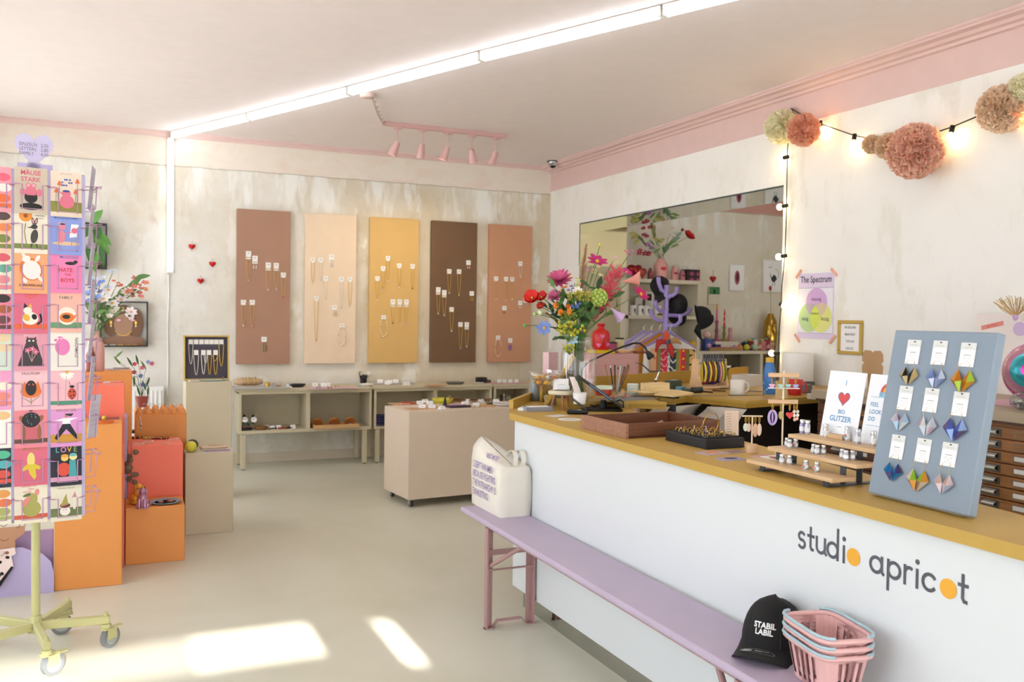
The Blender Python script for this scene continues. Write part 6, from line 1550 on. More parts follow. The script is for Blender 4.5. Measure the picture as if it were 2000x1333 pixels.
# ------------------------------------------------------------------ tiered shelf with glitter bottles and signs
TW = wood('#c8a377', '#d9b98f', 5, stretch=(12, 1, 12)); TB = M('#3a3b3f', .4)
tiers = [(1.827, 1.877, 2.246, .98), (1.890, 1.853, 2.222, 1.02), (1.952, 1.83, 2.2, 1.06)]
t = thing('tiered_shelf', 'three-step light wooden display shelf with black metal feet', 'shelf', (1.9, 2.05, CT))
for x, y0, y1, z in tiers:
    m = MB(); m.box(x-1.9, x-1.9+.085, y0-2.05, y1-2.05, z-.012-CT, z-CT, TW, .001); part('board', m, t)
for y0, y1 in ((1.905, 1.925), (2.175, 2.195)):
    for k, (x, a, b, z) in enumerate(tiers):
        m = MB(); zz = z-.012-CT; m.box(x-1.9+.012, x-1.9+.016, y0-2.05, y1-2.05, .004, zz, TB); m.box(x-1.9+.012, x-1.9+.07, y0-2.05, y1-2.05, zz-.003, zz, TB); part('foot', m, t)
    m = MB(); m.box(1.835-1.9, 2.03-1.9, y0-2.05, y1-2.05, 0, .004, TB); part('foot', m, t)
LBL = M('#dfe3e6', .5)
def vial(px, py, tier, h, r, lab, fill, sun_=False, first=[None]):
    x, y0, y1, z = tiers[tier]
    p = U(px, py, Z=z); p.x = min(max(p.x, x+r+.004), x+.081-r); p.y = min(max(p.y, y0+r), y1-r)
    t = thing('glitter_bottle', lab, 'bottle', (p.x, p.y, z), group='little glitter bottles on the tiered shelf')
    m = MB(); m.lathe([(r*.96, 0), (r, .002), (r, h*.66), (r*.7, h*.74), (r*.72, h*.8)], M(fill, .18, .55), 16); part('glass', m, t)
    m = MB(); m.lathe([(r*.9, h*.78), (r*.92, h*.8), (r*.92, h*.98), (r*.85, h), (0, h)], SILVER, 16); part('cap', m, t)
    m = MB(); n = 10; P = [[((r+.0004)*math.cos(a), (r+.0004)*math.sin(a), zz) for zz in (h*.2, h*.52)] for a in [PI*.62+PI*.95*i/n for i in range(n+1)]]
    m.grid(P, LBL); 
    if sun_:
        m.T = FACE((-(r+.0008), 0, h*.36), -1, -.45); m.disc(0, 0, .0005, r*.6, M('#dd6a4a', .5)); m.box(-r*.7, r*.7, -h*.1, 0, .0006, .0009, M('#6fa3b5', .5))
    part('label', m, t)
for px, py, h, l, f, s in ((1565, 847, .045, 'tall violet glitter bottle at the left end of the top step', '#a79bc0', 0), (1577, 849, .045, 'tall silver glitter bottle second from the left on the top step', '#c4c2cc', 0), (1613, 855, .042, 'tall champagne glitter bottle in front of the left wooden sign holder', '#d9d2c0', 0), (1655, 862, .044, 'tall glitter bottle with a sunrise label between the two signs', '#c9c9cc', 1), (1675, 868, .044, 'tall silver glitter bottle right of the sunrise one', '#bdbcc2', 0), (1706, 872, .044, 'tall glitter bottle half behind the blue board', '#c9c6c4', 0)):
    vial(px, py, 2, h, .0088, l, f, s)
for k, (px, py, l, s) in enumerate(((1537, 873, 'back left bottle in the left cluster on the middle step', 0), (1542, 876, 'front bottle in the left cluster on the middle step', 0), (1554, 875, 'sunrise labelled bottle in the left cluster on the middle step', 1), (1589, 886, 'back left bottle in the centre cluster on the middle step', 0), (1596, 888, 'front bottle in the centre cluster on the middle step', 0), (1608, 888, 'right bottle in the centre cluster on the middle step', 0), (1645, 896, 'back left bottle in the right cluster on the middle step', 0), (1652, 899, 'front bottle in the right cluster on the middle step', 0), (1665, 899, 'right bottle in the right cluster on the middle step', 0))):
    vial(px, py, 1, .028, .0078, l, '#bcbcc0', s)
for px, py, l, s in ((1527, 906, 'left bottle of the pair on the bottom step', 0), (1542, 908, 'right bottle of the pair on the bottom step', 0), (1574, 918, 'orange labelled bottle in the middle of the bottom step', 1), (1595, 922, 'orange labelled bottle at the right of the bottom step', 1)):
    vial(px, py, 0, .029, .008, l, '#bcbcc0', s)
BLUE = M('#5f9bc4', .6); SIGNW = M('#eef0f6', .5)
def sign(yc, lab, fn):
    t = thing('sign_card', lab, 'sign', mw=T3(2.022, yc, 1.0605) @ Matrix.Rotation(math.radians(11), 4, 'Y'))
    F_ = FACE((0, 0, 0), -1, 0)
    m = MB(F_); m.box(-.074, .074, 0, .208, -.002, 0, SIGNW); part('card', m, t)
    m = MB(F_); fn(m); part('print', m, t)
def s1(m):
    m.text('I', .023, 0, .165, .0004, BLUE, 'C', 1, .012)
    m.T = m.T @ Matrix.Translation((0, .125, 0)); m.flat(heart_pts(.0245), .0004, M('#4f78a8', .6)); m.flat(heart_pts(.0215), .0007, M('#d5504f', .6)); m.T = m.T @ Matrix.Translation((0, -.125, 0))
    m.text('BIO', .0175, 0, .077, .0004, BLUE, 'C', 1.0, .02); m.text('GLITZER', .0235, 0, .053, .0004, BLUE, 'C', .98, .02); m.box(-.009, .009, .035, .037, 0, .0004, M('#9bb8cf', .6))
def s2(m):
    m.flat(arc(0, .156, .028, 0, 180, 18), .0003, M('#d9604f', .6)); m.flat(arc(0, .156, .018, 0, 180, 14), .0005, M('#eeb04f', .6)); m.rect(-.03, .03, .142, .156, .0006, M('#7fb0cc', .6)); m.text('GLITZER', .0085, 0, .1455, .0009, M('#eef0f6', .5), 'C', .95, .01)
    m.rect(-.06, .06, .1395, .1405, .0004, BLUE); m.rect(-.06, .06, .0545, .0555, .0004, BLUE)
    for k, s_ in enumerate(('FEEL', 'LOOK', 'DO')): m.text(s_, .0175, -.056, .112-.0215*k, .0004, BLUE, 'L', .92, .018); m.text('GOOD', .0175, .06, .112-.0215*k, .0004, BLUE, 'R', .92, .018)
    for x in (-.04, -.01): m.rect(x, x+.02, .022, .03, .0004, M('#c3cdd8', .6))
sign(2.062, 'white sign reading I heart BIO GLITZER on the top step', s1)
sign(1.898, 'white sign reading FEEL GOOD LOOK GOOD DO GOOD on the top step', s2)
for y, l in ((2.055, 'wooden sign holder under the I heart BIO GLITZER sign'), (1.885, 'wooden sign holder under the FEEL GOOD sign')):
    m = MB(); m.box(0, .012, -.03, .03, 0, .014, TW, .001); m.box(.0175, .024, -.03, .03, 0, .014, TW, .001); m.box(.012, .0175, -.03, .03, 0, .0004, TW); solo('sign_holder', m, l, 'sign holder', (2.005, y, 1.0601))

# ------------------------------------------------------------------ grey blue board with folded earrings
GB = M('#8593a1', .6)
bl, br_ = U(1692, 968, Z=CT), U(1893, 1016, Z=CT)
yc = (bl.y+br_.y)/2; BWD = bl.y-br_.y; BX = (bl.x+br_.x)/2
MWB = T3(BX, yc, CT+.006) @ Matrix.Rotation(math.radians(11.0), 4, 'Y') @ FACE((0, 0, 0), -1, 0)
tl = at_plane(1750, 645, MWB @ Vector((0, 0, 0)), (MWB.to_3x3() @ Vector((0, 0, 1)))); BH = (MWB.inverted() @ tl).y
m = MB(); m.box(-BWD/2, BWD/2, 0.002, BH, -.03, 0, GB, .003); solo('earring_board', m, 'grey blue board with nine folded paper earring cards leaning on the counter', 'board', mw=MWB)
def BQ(x, y): # crop pixel of the board close-up to board-local
    px, py = 1660+x/3.1735, 620+y/3.1735
    q = MWB.inverted() @ at_plane(px, py, MWB @ Vector((0, 0, 0)), (MWB.to_3x3() @ Vector((0, 0, 1)))); return q.x, q.y
cols = [['#2c2a24', '#d8c08a', '#e3cfa0', '#1f1d19'], ['#8fa8e0', '#dfe6f4', '#a9b9e6', '#c9c3ea'], ['#d98a1e', '#c3de4e', '#e8a93a', '#cf7f1a'],
        ['#e3cfe0', '#bcd9ee', '#eef3f6', '#cfe0e6'], ['#f1f1f0', '#d8dce8', '#e3c9d8', '#fafafa'], ['#5b6fc4', '#a9c3f0', '#7f6b9a', '#3f5fb5'],
        ['#1f7fbf', '#4a3f78', '#3a93cf', '#176aa8'], ['#9fce2f', '#e8a53f', '#f3e6cf', '#c99a7a'], ['#e8c3ae', '#efd9de', '#cfd6ee', '#f0e6e6']]
names = ['black and gold folded earrings, left in the top row', 'pale blue folded earrings, middle of the top row', 'orange and lime folded earrings, right in the top row', 'iridescent white folded earrings, left in the middle row', 'silver white folded earrings, centre of the board', 'deep blue folded earrings, right in the middle row', 'bright blue folded earrings, left in the bottom row', 'lime and orange folded earrings, middle of the bottom row', 'peach folded earrings, right in the bottom row']
pos = [((408, 142), (345, 292), (375, 368)), ((570, 147), (510, 305), (540, 383)), ((745, 160), (680, 318), (708, 400)), ((358, 428), (300, 580), (318, 650)), ((518, 442), (460, 602), (487, 680)), ((700, 465), (636, 622), (660, 700)), ((310, 732), (252, 888), (275, 962)), ((470, 755), (407, 920), (428, 1015)), ((630, 780), (567, 955), (588, 1035))]
for k in range(9):
    (tx, ty_), (bx, by), (ex, ey) = pos[k]
    a = BQ(tx, ty_); b = BQ(tx, ty_+150); e = BQ(ex, ey); sz = .0265 if k not in (2, 5, 7) else .031
    h = a[1]-b[1]; w2 = .021
    t = thing('earring_card', names[k]+(' of the grey blue board' if 'of the board' not in names[k] else ''), 'earrings', mw=MWB @ Matrix.Translation((a[0], a[1], .001)), group='folded paper earrings on the grey blue board')
    m = MB(); m.box(-w2, w2, -h, 0, 0, .002, PAPER); m.box(-w2, w2, -h*.3, 0, .002, .0028, M('#d9d9d6', .6)); m.disc(.002, -h*.08, .003, .0035, M('#4a463f', .5), .002); m.box(-.012, .012, -h*.22, -h*.2, .0028, .003, M('#b5b5b3', .6)); m.box(-.01, .01, -h*.53, -h*.51, .002, .0022, M('#55565a', .6))
    for q in (-1, 1): m.line([(-.01*q, -h*.62), (.01*q, -h*.86)], .0008, .0022, M('#c3c3c8', .6))
    m.line([(-.01, -h*.62), (.01, -h*.62), (.01, -h*.86), (-.01, -h*.86), (-.01, -h*.62)], .0008, .0023, M('#c3c3c8', .6)); part('card', m, t)
    c = [M(q, .22, .25) for q in cols[k]]; dx, dy = e[0]-a[0], e[1]-a[1]
    for s in (-1, 1):
        m = MB(Matrix.Translation((dx+s*sz*.52, dy, .004)))
        A_, Bp, Cp, Dp, Ap = (-s*sz*.5, sz*.05, .004), (0, sz*.95, .002), (s*sz*.62, sz*.1, .002), (-s*sz*.42, -sz*.95, .002), (s*sz*.02, -sz*.1, .010)
        m.add([A_, Bp, Ap], [(0, 1, 2), (2, 1, 0)], c[0]); m.add([Bp, Cp, Ap], [(0, 1, 2), (2, 1, 0)], c[1 if s > 0 else 2]); m.add([Cp, Dp, Ap], [(0, 1, 2), (2, 1, 0)], c[2 if s > 0 else 3]); m.add([Dp, A_, Ap], [(0, 1, 2), (2, 1, 0)], c[3 if s > 0 else 1])
        m.tube([(0, sz*.9, .003), (0, sz*1.25, .006), (-.003*s, -h-dy+.006, 0)], .0007, GOLD, 4)
        part('earring', m, t)
# ------------------------------------------------------------------ goldsmith's workbench behind the counter
WZ = .99
WB1, WB2 = M('#b08d3e', .45, noise=.04), M('#a8822f', .5)
t = thing('workbench', 'ochre goldsmith workbench with a notch and upright back board behind the counter', 'workbench', (3.0, 4.4, 0))
def wp(name, mb, label=None):
    mb.v = [(x-3.0, y-4.4, z) for x, y, z in mb.v]; return part(name, mb, t, label)
poly = [(2.124, 4.0), (2.44, 3.945), (2.597, 3.83), (2.60, 3.92), (2.64, 4.01), (2.71, 4.06), (2.793, 4.06), (2.932, 4.134), (3.015, 3.952), (3.055, 3.76), (3.622, 3.884), (4.305, 4.03), (4.305, 5.27), (2.6, 4.553), (2.15, 4.36)]
m = MB(); m.prism(poly, .972, WZ, WB1); m.prism([(3+(x-3)*.996, 4.4+(y-4.4)*.99) for x, y in poly], .951, .971, WB1, WB2); wp('bench_top', m)
m = MB(); a, b = Vector((2.15, 4.375)), Vector((2.6, 4.568)); c = Vector((4.30, 5.285))
d = (c-b).normalized(); n_ = Vector((-d.y, d.x))
m.prism([tuple(b), tuple(c), tuple(c+n_*.02), tuple(b+n_*.02)], .93, 1.072, OCHRED); m.prism([tuple(a), tuple(b), tuple(b+n_*.02), tuple(a+n_*.02)], .951, 1.04, OCHRED); wp('back_board', m)
for x, y in ((2.75, 4.25), (3.2, 4.2), (4.2, 4.2), (4.15, 5.05), (2.75, 4.52)):
    m = MB(); m.cb(x, y, 0, .06, .06, .951, M('#7d5d33', .6), .003); wp('leg', m)
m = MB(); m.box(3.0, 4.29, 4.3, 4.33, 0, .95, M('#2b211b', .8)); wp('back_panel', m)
m = MB(); m.box(2.745, 2.775, 4.0, 4.06, .90, .951, DARK, .003); m.box(2.735, 2.785, 3.985, 4.05, WZ, WZ+.02, DARK, .004); m.cyl((2.76, 4.02, .80), (2.76, 4.02, .90), .006, DARK); m.box(2.74, 2.78, 4.0, 4.04, .87, .905, BLACK, .004)
solo('clamp', m, 'black bench clamp holding the wooden bench pin', 'clamp')
m = MB(); m.prism([(2.62, 3.98), (2.66, 3.86), (2.88, 3.99), (2.9, 4.12), (2.86, 4.2)], WZ+.021, WZ+.029, wood('#dcb978', '#e8cd98', 5)); solo('bench_pin', m, 'pale wooden bench pin board clamped over the notch', 'board')
# leather skins under the bench
def skin(x0, y0, x1, y1, lab, seed):
    rr = random.Random(seed); G = []
    for i in range(17):
        u = i/16; row = []
        for j in range(9):
            v = j/8; sag = .13*math.sin(PI*v)*(.5+.5*math.sin(u*9+seed))+.05*math.sin(u*15+seed*2)*v
            row.append((x0+(x1-x0)*u+.02*math.sin(v*6+u*4), y0+(y1-y0)*u+.26*v-.03, .945-.0-(.30-.06*math.sin(u*7+seed))*v+sag*.35))
        G.append(row)
    m = MB(); m.grid(G, M('#cbbfb2', .7)); o = solo('leather_skin', m, lab, 'leather apron')
    md = o.modifiers.new('thick', 'SOLIDIFY'); md.thickness = .003
skin(2.62, 4.02, 3.02, 4.12, 'pale leather bench skin hanging below the notch of the workbench', 1)
skin(2.95, 3.99, 3.08, 3.80, 'pale leather bench skin hanging below the corner of the workbench', 2)
for (px, py, w_, d_, h, rz, l, c) in ():
    pass
def bw(px, py, Z=WZ):
    return U(px, py, Z=Z)
# --- tools and vessels
CLR = GLASS
def jar(px, py, r, h, lab, name='glass_jar', cat='jar', mat=None, lidc=None, fill=None):
    p = bw(px, py); t = thing(name, lab, cat, (p.x, p.y, WZ))
    m = MB(); m.lathe([(r*.95, 0), (r, .004), (r, h*.9), (r*.97, h), (r*.9, h), (r*.93, h*.9), (r*.92, .006), (0, .006)], mat or CLR, 20); part('vessel', m, t)
    if fill: m = MB(); m.lathe([(r*.88, .007), (r*.88, h*fill[1]), (0, h*fill[1])], M(fill[0], .6), 18); part('content', m, t)
    if lidc: m = MB(); m.lathe([(r*1.06, h), (r*1.06, h+.014), (r*.9, h+.018), (0, h+.018)], M(lidc, .5), 20); part('lid', m, t)
    return p
p = jar(1202, 768, .036, .05, 'clear glass of pens and brushes on the workbench', 'glass_tumbler', 'glass')
for k, (dx, c, tip, L, lean, l) in enumerate(((-.022, '#9a7c4f', '#d23a44', .17, -.28, 'tan pencil with a red end in the glass'), (-.012, '#2a2523', '#e8e4e0', .165, -.14, 'dark brush left of the black pen in the glass'), (-.002, '#2b1d1d', '#1b1a1c', .17, -.03, 'black pen in the middle of the glass'), (.006, '#c98a9b', '#2b2b2f', .155, .05, 'pink pen in the glass'), (.013, '#b9d9cf', '#9fd3c2', .168, .1, 'mint pen in the glass'), (.02, '#8a5a3a', '#6d4428', .165, .36, 'brown paddle brush leaning right in the glass'), (.016, '#6d5a4a', '#2b2b2f', .16, .25, 'dark fine brush leaning right in the glass'))):
    m = MB(); dx_ = ax*dx; tip_ = ax*(dx+math.tan(lean)*L*.8); a = Vector((dx_.x, dx_.y, .008)); b = Vector((tip_.x, tip_.y, L*.9)); r = .004 if k != 5 else .007
    m.cyl(a, b, r*.8, M(c, .45), r*(1 if k != 5 else 1.5), 8); m.ball(tuple(b), (r*1.1, r*1.1, .01 if k != 5 else .02), M(tip, .4), 8, 6); solo('pen', m, l, 'pen', (p.x, p.y, WZ), group='pens and brushes in the glass')
jar(1179, 772, .046, .034, 'red jar with a pale mint lid behind the tablet', 'lidded_jar', 'jar', M('#b8402f', .3), '#d6e3cc')
jar(1213, 775, .027, .032, 'small clear glass cup in front of the pens', 'glass_cup', 'glass', None, None, ('#cfc8bc', .2))
p = bw(1236, 772); t = thing('tape_roll', 'mint stack of round tins on the workbench', 'tins', (p.x, p.y, WZ))
for k in range(7):
    m = MB(); m.lathe([(.031, k*.0092), (.033, k*.0092+.0015), (.033, k*.0092+.007), (.031, k*.0092+.0085), (0, k*.0092+.0085)], M('#cfdad1', .4), 22); part('tin', m, t)
for px, py, l in ((1196, 781, 'left clear dish with red stones on the workbench'), (1222, 779, 'right clear dish with red stones on the workbench')):
    p = bw(px, py); t = thing('glass_dish', l, 'dish', (p.x, p.y, WZ)); m = MB(); m.lathe([(.022, 0), (.034, .016), (.033, .017), (.02, .003), (0, .003)], CLR, 20); part('dish', m, t)
    m = MB(); 
    for k in range(5): m.ball((rj(.012), rj(.012), .008+.002*k), (.007, .007, .005), M('#d2574a', .3), 8, 5)
    part('stones', m, t)
m = MB(); m.cb(0, 0, 0, .3, .16, .003, M('#7d7d7c', .6)); p = bw(1215, 779); solo('cutting_mat', m, 'grey cutting mat on the workbench below the pens', 'mat', (p.x+.02, p.y-.02, WZ), .25)
# pale wooden block on board
p = bw(1287, 776); t = thing('wooden_block', 'pale wooden block on a thin board', 'wood block', (p.x+.02, p.y+.07, WZ+.03), .2)
PW = wood('#dcbd82', '#efd7a6', 4); m = MB(); m.cb(0, .0, 0, .15, .08, .043, PW, .002); part('block', m, t)
m = MB(); m.cb(-.0, 0, -.006, .30, .12, .006, PW, .001); part('board', m, t)
# third hand tool
p = bw(1290, 763); p = p+vw*.18; t = thing('soldering_arm', 'third hand soldering tool with a pointed arm', 'tool', (p.x, p.y, WZ))
m = MB(); m.lathe([(.03, 0), (.03, .018), (.012, .022), (.008, .04)], BLACK, 16); part('base', m, t)
m = MB(); m.ball((0, 0, .05), .011, SILVER, 10, 8); q0 = Vector((0, 0, .06)); q1 = Vector((ax.x*.02, ax.y*.02, .105)); m.cyl((0, 0, .04), tuple(q1), .005, SILVER); q2 = -ax*.115; m.tube([tuple(q1), (q2.x*.3, q2.y*.3, .10), (q2.x*.7, q2.y*.7, .14), (q2.x, q2.y, .155), (q2.x*1.15, q2.y*1.15, .152)], [.006, .005, .004, .002, .0012], M('#4a4540', .4, .6), 6); part('arm', m, t)
def wbox(px, py, w_, d_, h, c, lab, name, cat, back=.0, rz=.3, top=None):
    p = bw(px, py)+vw*back; m = MB(); m.cb(0, 0, 0, w_, d_, h, M(c, .5), .003)
    if top: m.cb(.01, 0, h, w_*.4, d_*.3, .004, M(top, .5))
    solo(name, m, lab, cat, (p.x, p.y, WZ), rz)
wbox(1322, 764, .1, .06, .055, '#3c4a3c', 'dark green tin box on the workbench', 'tin_box', 'box', .12, .35, '#a9b0a9')
wbox(1333, 767, .055, .04, .03, '#4f87a0', 'small blue box on the workbench', 'tin_box', 'box', .05, .35)
wbox(1262, 768, .2, .1, .012, '#6b6660', 'grey tray of small parts against the back board', 'parts_tray', 'tray', .2, .4)
for px, py, L, c, c2, rz, l, bk in ((1365, 770, .2, '#3f4a3e', '#2a2a2c', -.5, 'dark green hand drill lying on the workbench', .08), (1395, 768, .17, '#b98d5f', '#5a2a26', .15, 'tool with a tan wooden handle lying left of the beige mug', .06), (1408, 764, .18, '#5a2723', '#8a8a8c', .2, 'tool with a wine red handle lying left of the beige mug', .12), (1470, 769, .16, '#c08a55', '#8a8a8c', .1, 'tool with an orange wooden handle right of the beige mug', .08), (1460, 774, .22, '#6d6d70', '#4a4a4d', .15, 'grey steel file lying behind the beige mug', .02), (1385, 774, .2, '#77777a', '#55555a', .1, 'grey steel ruler lying left of the beige mug', -.0)):
    p = bw(px, py)+vw*bk; m = MB(); r = .012 if 'drill' in l else (.009 if 'handle' in l else .003)
    m.T = Matrix.Rotation(rz+math.atan2(ax.y, ax.x), 4, 'Z'); m.cyl((-L/2, 0, r), (0, 0, r), r, M(c, .5), r*.75, 10); m.cyl((0, 0, r), (L/2, 0, r*.6), r*.45, M(c2, .35, .6), r*.3, 8)
    if 'drill' in l: m.cyl((-.02, -.02, r*1.2), (.03, .02, r*1.6), .018, M('#2b332c', .5), n=12)
    solo('hand_tool', m, l, 'tool', (p.x, p.y, WZ), group='tools lying on the workbench')
# plier rack
p = bw(1372, 766); q = bw(1426, 764); p = p+vw*.2; q = q+vw*.2; RL = (q-p).length; rz = math.atan2(q.y-p.y, q.x-p.x)
t = thing('plier_rack', 'wooden rack of pliers with colourful handles on the workbench', 'tool rack', (p.x, p.y, WZ), rz); PR = wood('#d3a878', '#e2be93', 5)
for x in (0, RL):
    m = MB(); m.T = T3(x-.009, 0, 0) @ Matrix(((0, 0, 1, 0), (1, 0, 0, 0), (0, 1, 0, 0), (0, 0, 0, 1))); m.prism([(-.055, 0), (.055, 0), (.034, .08), (.026, .17), (.022, .185), (-.022, .185), (-.026, .17), (-.034, .08)], 0, .018, PR); part('end_board', m, t)
m = MB(); m.box(0, RL, -.06, .06, .004, .02, PR, .002); part('bottom_board', m, t)
m = MB(); m.cyl((0, .0, .165), (RL, 0, .165), .005, SILVER, n=8); m.cyl((0, -.03, .16), (RL, -.03, .16), .005, SILVER, n=8); part('rail', m, t)
hc_ = [('#e0c82f', 'yellow handles at the left end'), ('#4a2f6b', 'violet handles second from the left'), ('#e6cf3a', 'yellow handles third from the left'), ('#8f2420', 'wine red handles'), ('#ddc62f', 'yellow handles right of the wine red ones'), ('#2f3248', 'navy handles'), ('#d98aa2', 'pink handles'), ('#3f6b8a', 'blue and yellow handles'), ('#8a8a2f', 'olive handles at the right end')]
for k, (c, l) in enumerate(hc_):
    x = .03+k*(RL-.055)/8; q = T3(p.x, p.y, WZ, rz) @ Vector((x, -.035, .165))
    t2 = thing('pliers', 'pliers with '+l+' in the wooden rack', 'pliers', tuple(q), rz+.1, 'pliers hanging in the wooden rack')
    for s in (-1, 1):
        m = MB(); m.tube([(0, s*.003, .008), (.002, s*.013, -.02), (.006, s*.018, -.06), (.004, s*.014, -.1), (.001, s*.01, -.118)], [.0045, .006, .0075, .007, .005], M(c if not ('blue' in l and s < 0) else '#d9c83a', .4), 7); part('handle', m, t2)
    m = MB(); m.cyl((-.004, 0, .012), (.004, 0, .012), .011, M('#77777a', .35, .7), n=10); m.cyl((0, .003, .015), (0, .002, .055), .006, M('#5f5f63', .35, .7), .002, 6); part('jaw', m, t2)
for k, (x, c) in enumerate(((.08, '#8a2a3a'), (.12, '#4a2f7a'), (.16, '#5a3488'))):
    q = T3(p.x, p.y, WZ, rz) @ Vector((x, .03, .026)); m = MB()
    for s in (-1, 1): m.tube([(0, s*.008, 0), (.03, s*.014, .012), (.07, s*.01, .026)], .006, M(c, .4), 6)
    solo('pliers', m, ('red', 'dark violet', 'violet')[k]+' handled cutters lying in the bottom of the plier rack', 'pliers', tuple(q), rz)
# torches
for px, l, c, bk in ((1431, 'silver topped gas torch beside the plier rack', SILVER, .3), (1444, 'black gas torch beside the silver topped one', BLACK, .36)):
    p = bw(px, 766)+vw*bk; t = thing('gas_torch', l, 'torch', (p.x, p.y, WZ), 0)
    m = MB(); m.lathe([(.03, 0), (.03, .01), (.02, .014), (.02, .1), (.018, .105)], BLACK, 16); part('body', m, t)
    m = MB(); m.ball((0, 0, .12), (.026, .026, .022), c, 12, 8); q = ax*.06; m.cyl((0, 0, .125), (q.x, q.y, .135), .01, c, .008, 10); part('head', m, t)
# mugs, bottle, tubs
def mug(px, py, r, h, c, lab, hs=1, taper=1.0):
    p = bw(px, py); t = thing('mug', lab, 'mug', (p.x, p.y, WZ)); C_ = M(c, .3)
    m = MB(); m.lathe([(r*taper*.92, 0), (r*taper, .004), (r, h), (r*.93, h), (r*taper*.9, .01), (0, .01)], C_, 26); part('mug_body', m, t)
    m = MB(); P = []
    for i in range(11):
        a = -PI/2+PI*i/10; q = ax*hs*(r*.93+.026*math.cos(a)); P.append((q.x, q.y, h*.5+h*.32*math.sin(a)))
    m.tube(P, .0055, C_, 8); part('handle', m, t)
mug(1440, 771, .041, .085, '#ddd6cb', 'beige mug near the corner of the workbench')
mug(1552, 772, .047, .09, '#c42a26', 'red mug on the workbench', 1, .78)
p = bw(1502, 770); t = thing('water_bottle', 'blue bottle with red dots and a yellow cap', 'bottle', (p.x, p.y, WZ))
m = MB(); m.lathe([(.034, 0), (.036, .004), (.036, .11), (.033, .14), (.024, .175), (.022, .185)], M('#3f78b8', .35), 24)
for k in range(34):
    a = rj(PI); z = .01+RND.random()*.12; m.ball((.036*math.cos(a), .036*math.sin(a), z), (.0035, .0035, .0035), M(['#c94a44', '#5f9ad0', '#e0c9b0'][k % 3], .5), 6, 4)
part('body', m, t); m = MB(); m.lathe([(.0235, .185), (.0235, .21), (.022, .213), (0, .213)], M('#d4a92f', .4), 20); part('cap', m, t)
p = U(1556, 766, X=4.12); 
m = MB(); m.lathe([(.085, 0), (.1, .012), (.102, .2), (.098, .215), (.09, .215), (.09, .02)], M('#edebe6', .5), 26); solo('tub', m, 'white round tub by the wall behind the blue bottle', 'tub', (4.17, 4.62, WZ))
p = bw(1462, 757)+vw*.2; m = MB(); m.box(-.09, .09, -.06, .06, 0, .006, M('#d6cfc4', .5)); 
for a, b, c, d in ((-.09, .09, -.06, -.055), (-.09, .09, .055, .06), (-.09, -.085, -.055, .055), (.085, .09, -.055, .055)): m.box(a, b, c, d, .006, .075, M('#d6cfc4', .5))
solo('storage_box', m, 'cream open storage box behind the blue bottle', 'box', (3.75, 4.62, WZ), .35)
p = jar(1580, 768, .03, .05, 'clear jar right of the red mug', 'glass_jar', 'jar', None, '#3a3f38')
wbox(1592, 780, .07, .06, .03, '#b9a898', 'beige block at the right end of the workbench', 'block', 'block', .0, .2)
wbox(1587, 772, .05, .04, .055, '#6d6a6b', 'dark grey box right of the red mug', 'tin_box', 'box', .1, .2)
# gooseneck lamp
P3 = [(1117, 762, 0), (1128, 728, 0), (1150, 707, 0), (1180, 693, 0), (1210, 680, 0), (1236, 671, 0), (1250, 671, 0), (1260, 679, 0), (1266, 690, 0)]
base = bw(1117, 776)+vw*.3
pts_ = [at_plane(a, b, base, vw) for a, b, _ in P3]
t = thing('gooseneck_lamp', 'black gooseneck lamp arching over the workbench', 'lamp', (base.x, base.y, WZ))
def lb(q): return tuple(Vector(q)-Vector((base.x, base.y, WZ)))
m = MB(); m.lathe([(.04, 0), (.04, .012), (.01, .018), (.008, .03)], BLACK, 18); part('base', m, t)
m = MB(); m.tube([(0, 0, .02)]+[lb(q) for q in pts_], .0055, BLACK, 8); part('arm', m, t)
m = MB(); e = Vector(lb(pts_[-1])); d = (Vector(lb(at_plane(1273, 700, base, vw)))-e).normalized(); m.cyl(e-d*.01, e+d*.018, .011, BLACK, .02, 14); m.cyl(e+d*.018, e+d*.034, .022, BLACK, n=16); part('lamp_head', m, t)
# cartons behind the bowl
m = MB(); m.cb(0, 0, 0, .074, .05, .272, M('#dcb7b8', .6), .002); solo('carton', m, 'tall pale pink carton behind the glass bowl of sweets', 'box', (2.245, 4.47, CT), .3)
t = thing('leaning_frame', 'dark panel with a yellow frame leaning behind the flower vase', 'picture', (2.095, 4.22, CT), math.radians(-24))
m = MB(); m.T = T3(0, 0, 0, 0, 0, .5); m.box(-.012, .008, -.02, -.0, 0, .3, M('#d1a93f', .5)); part('frame', m, t)
m = MB(); m.T = T3(0, 0, 0, 0, 0, .5); m.box(.008, .075, -.016, -.002, .0, .3, M('#6b6255', .6)); part('panel', m, t)

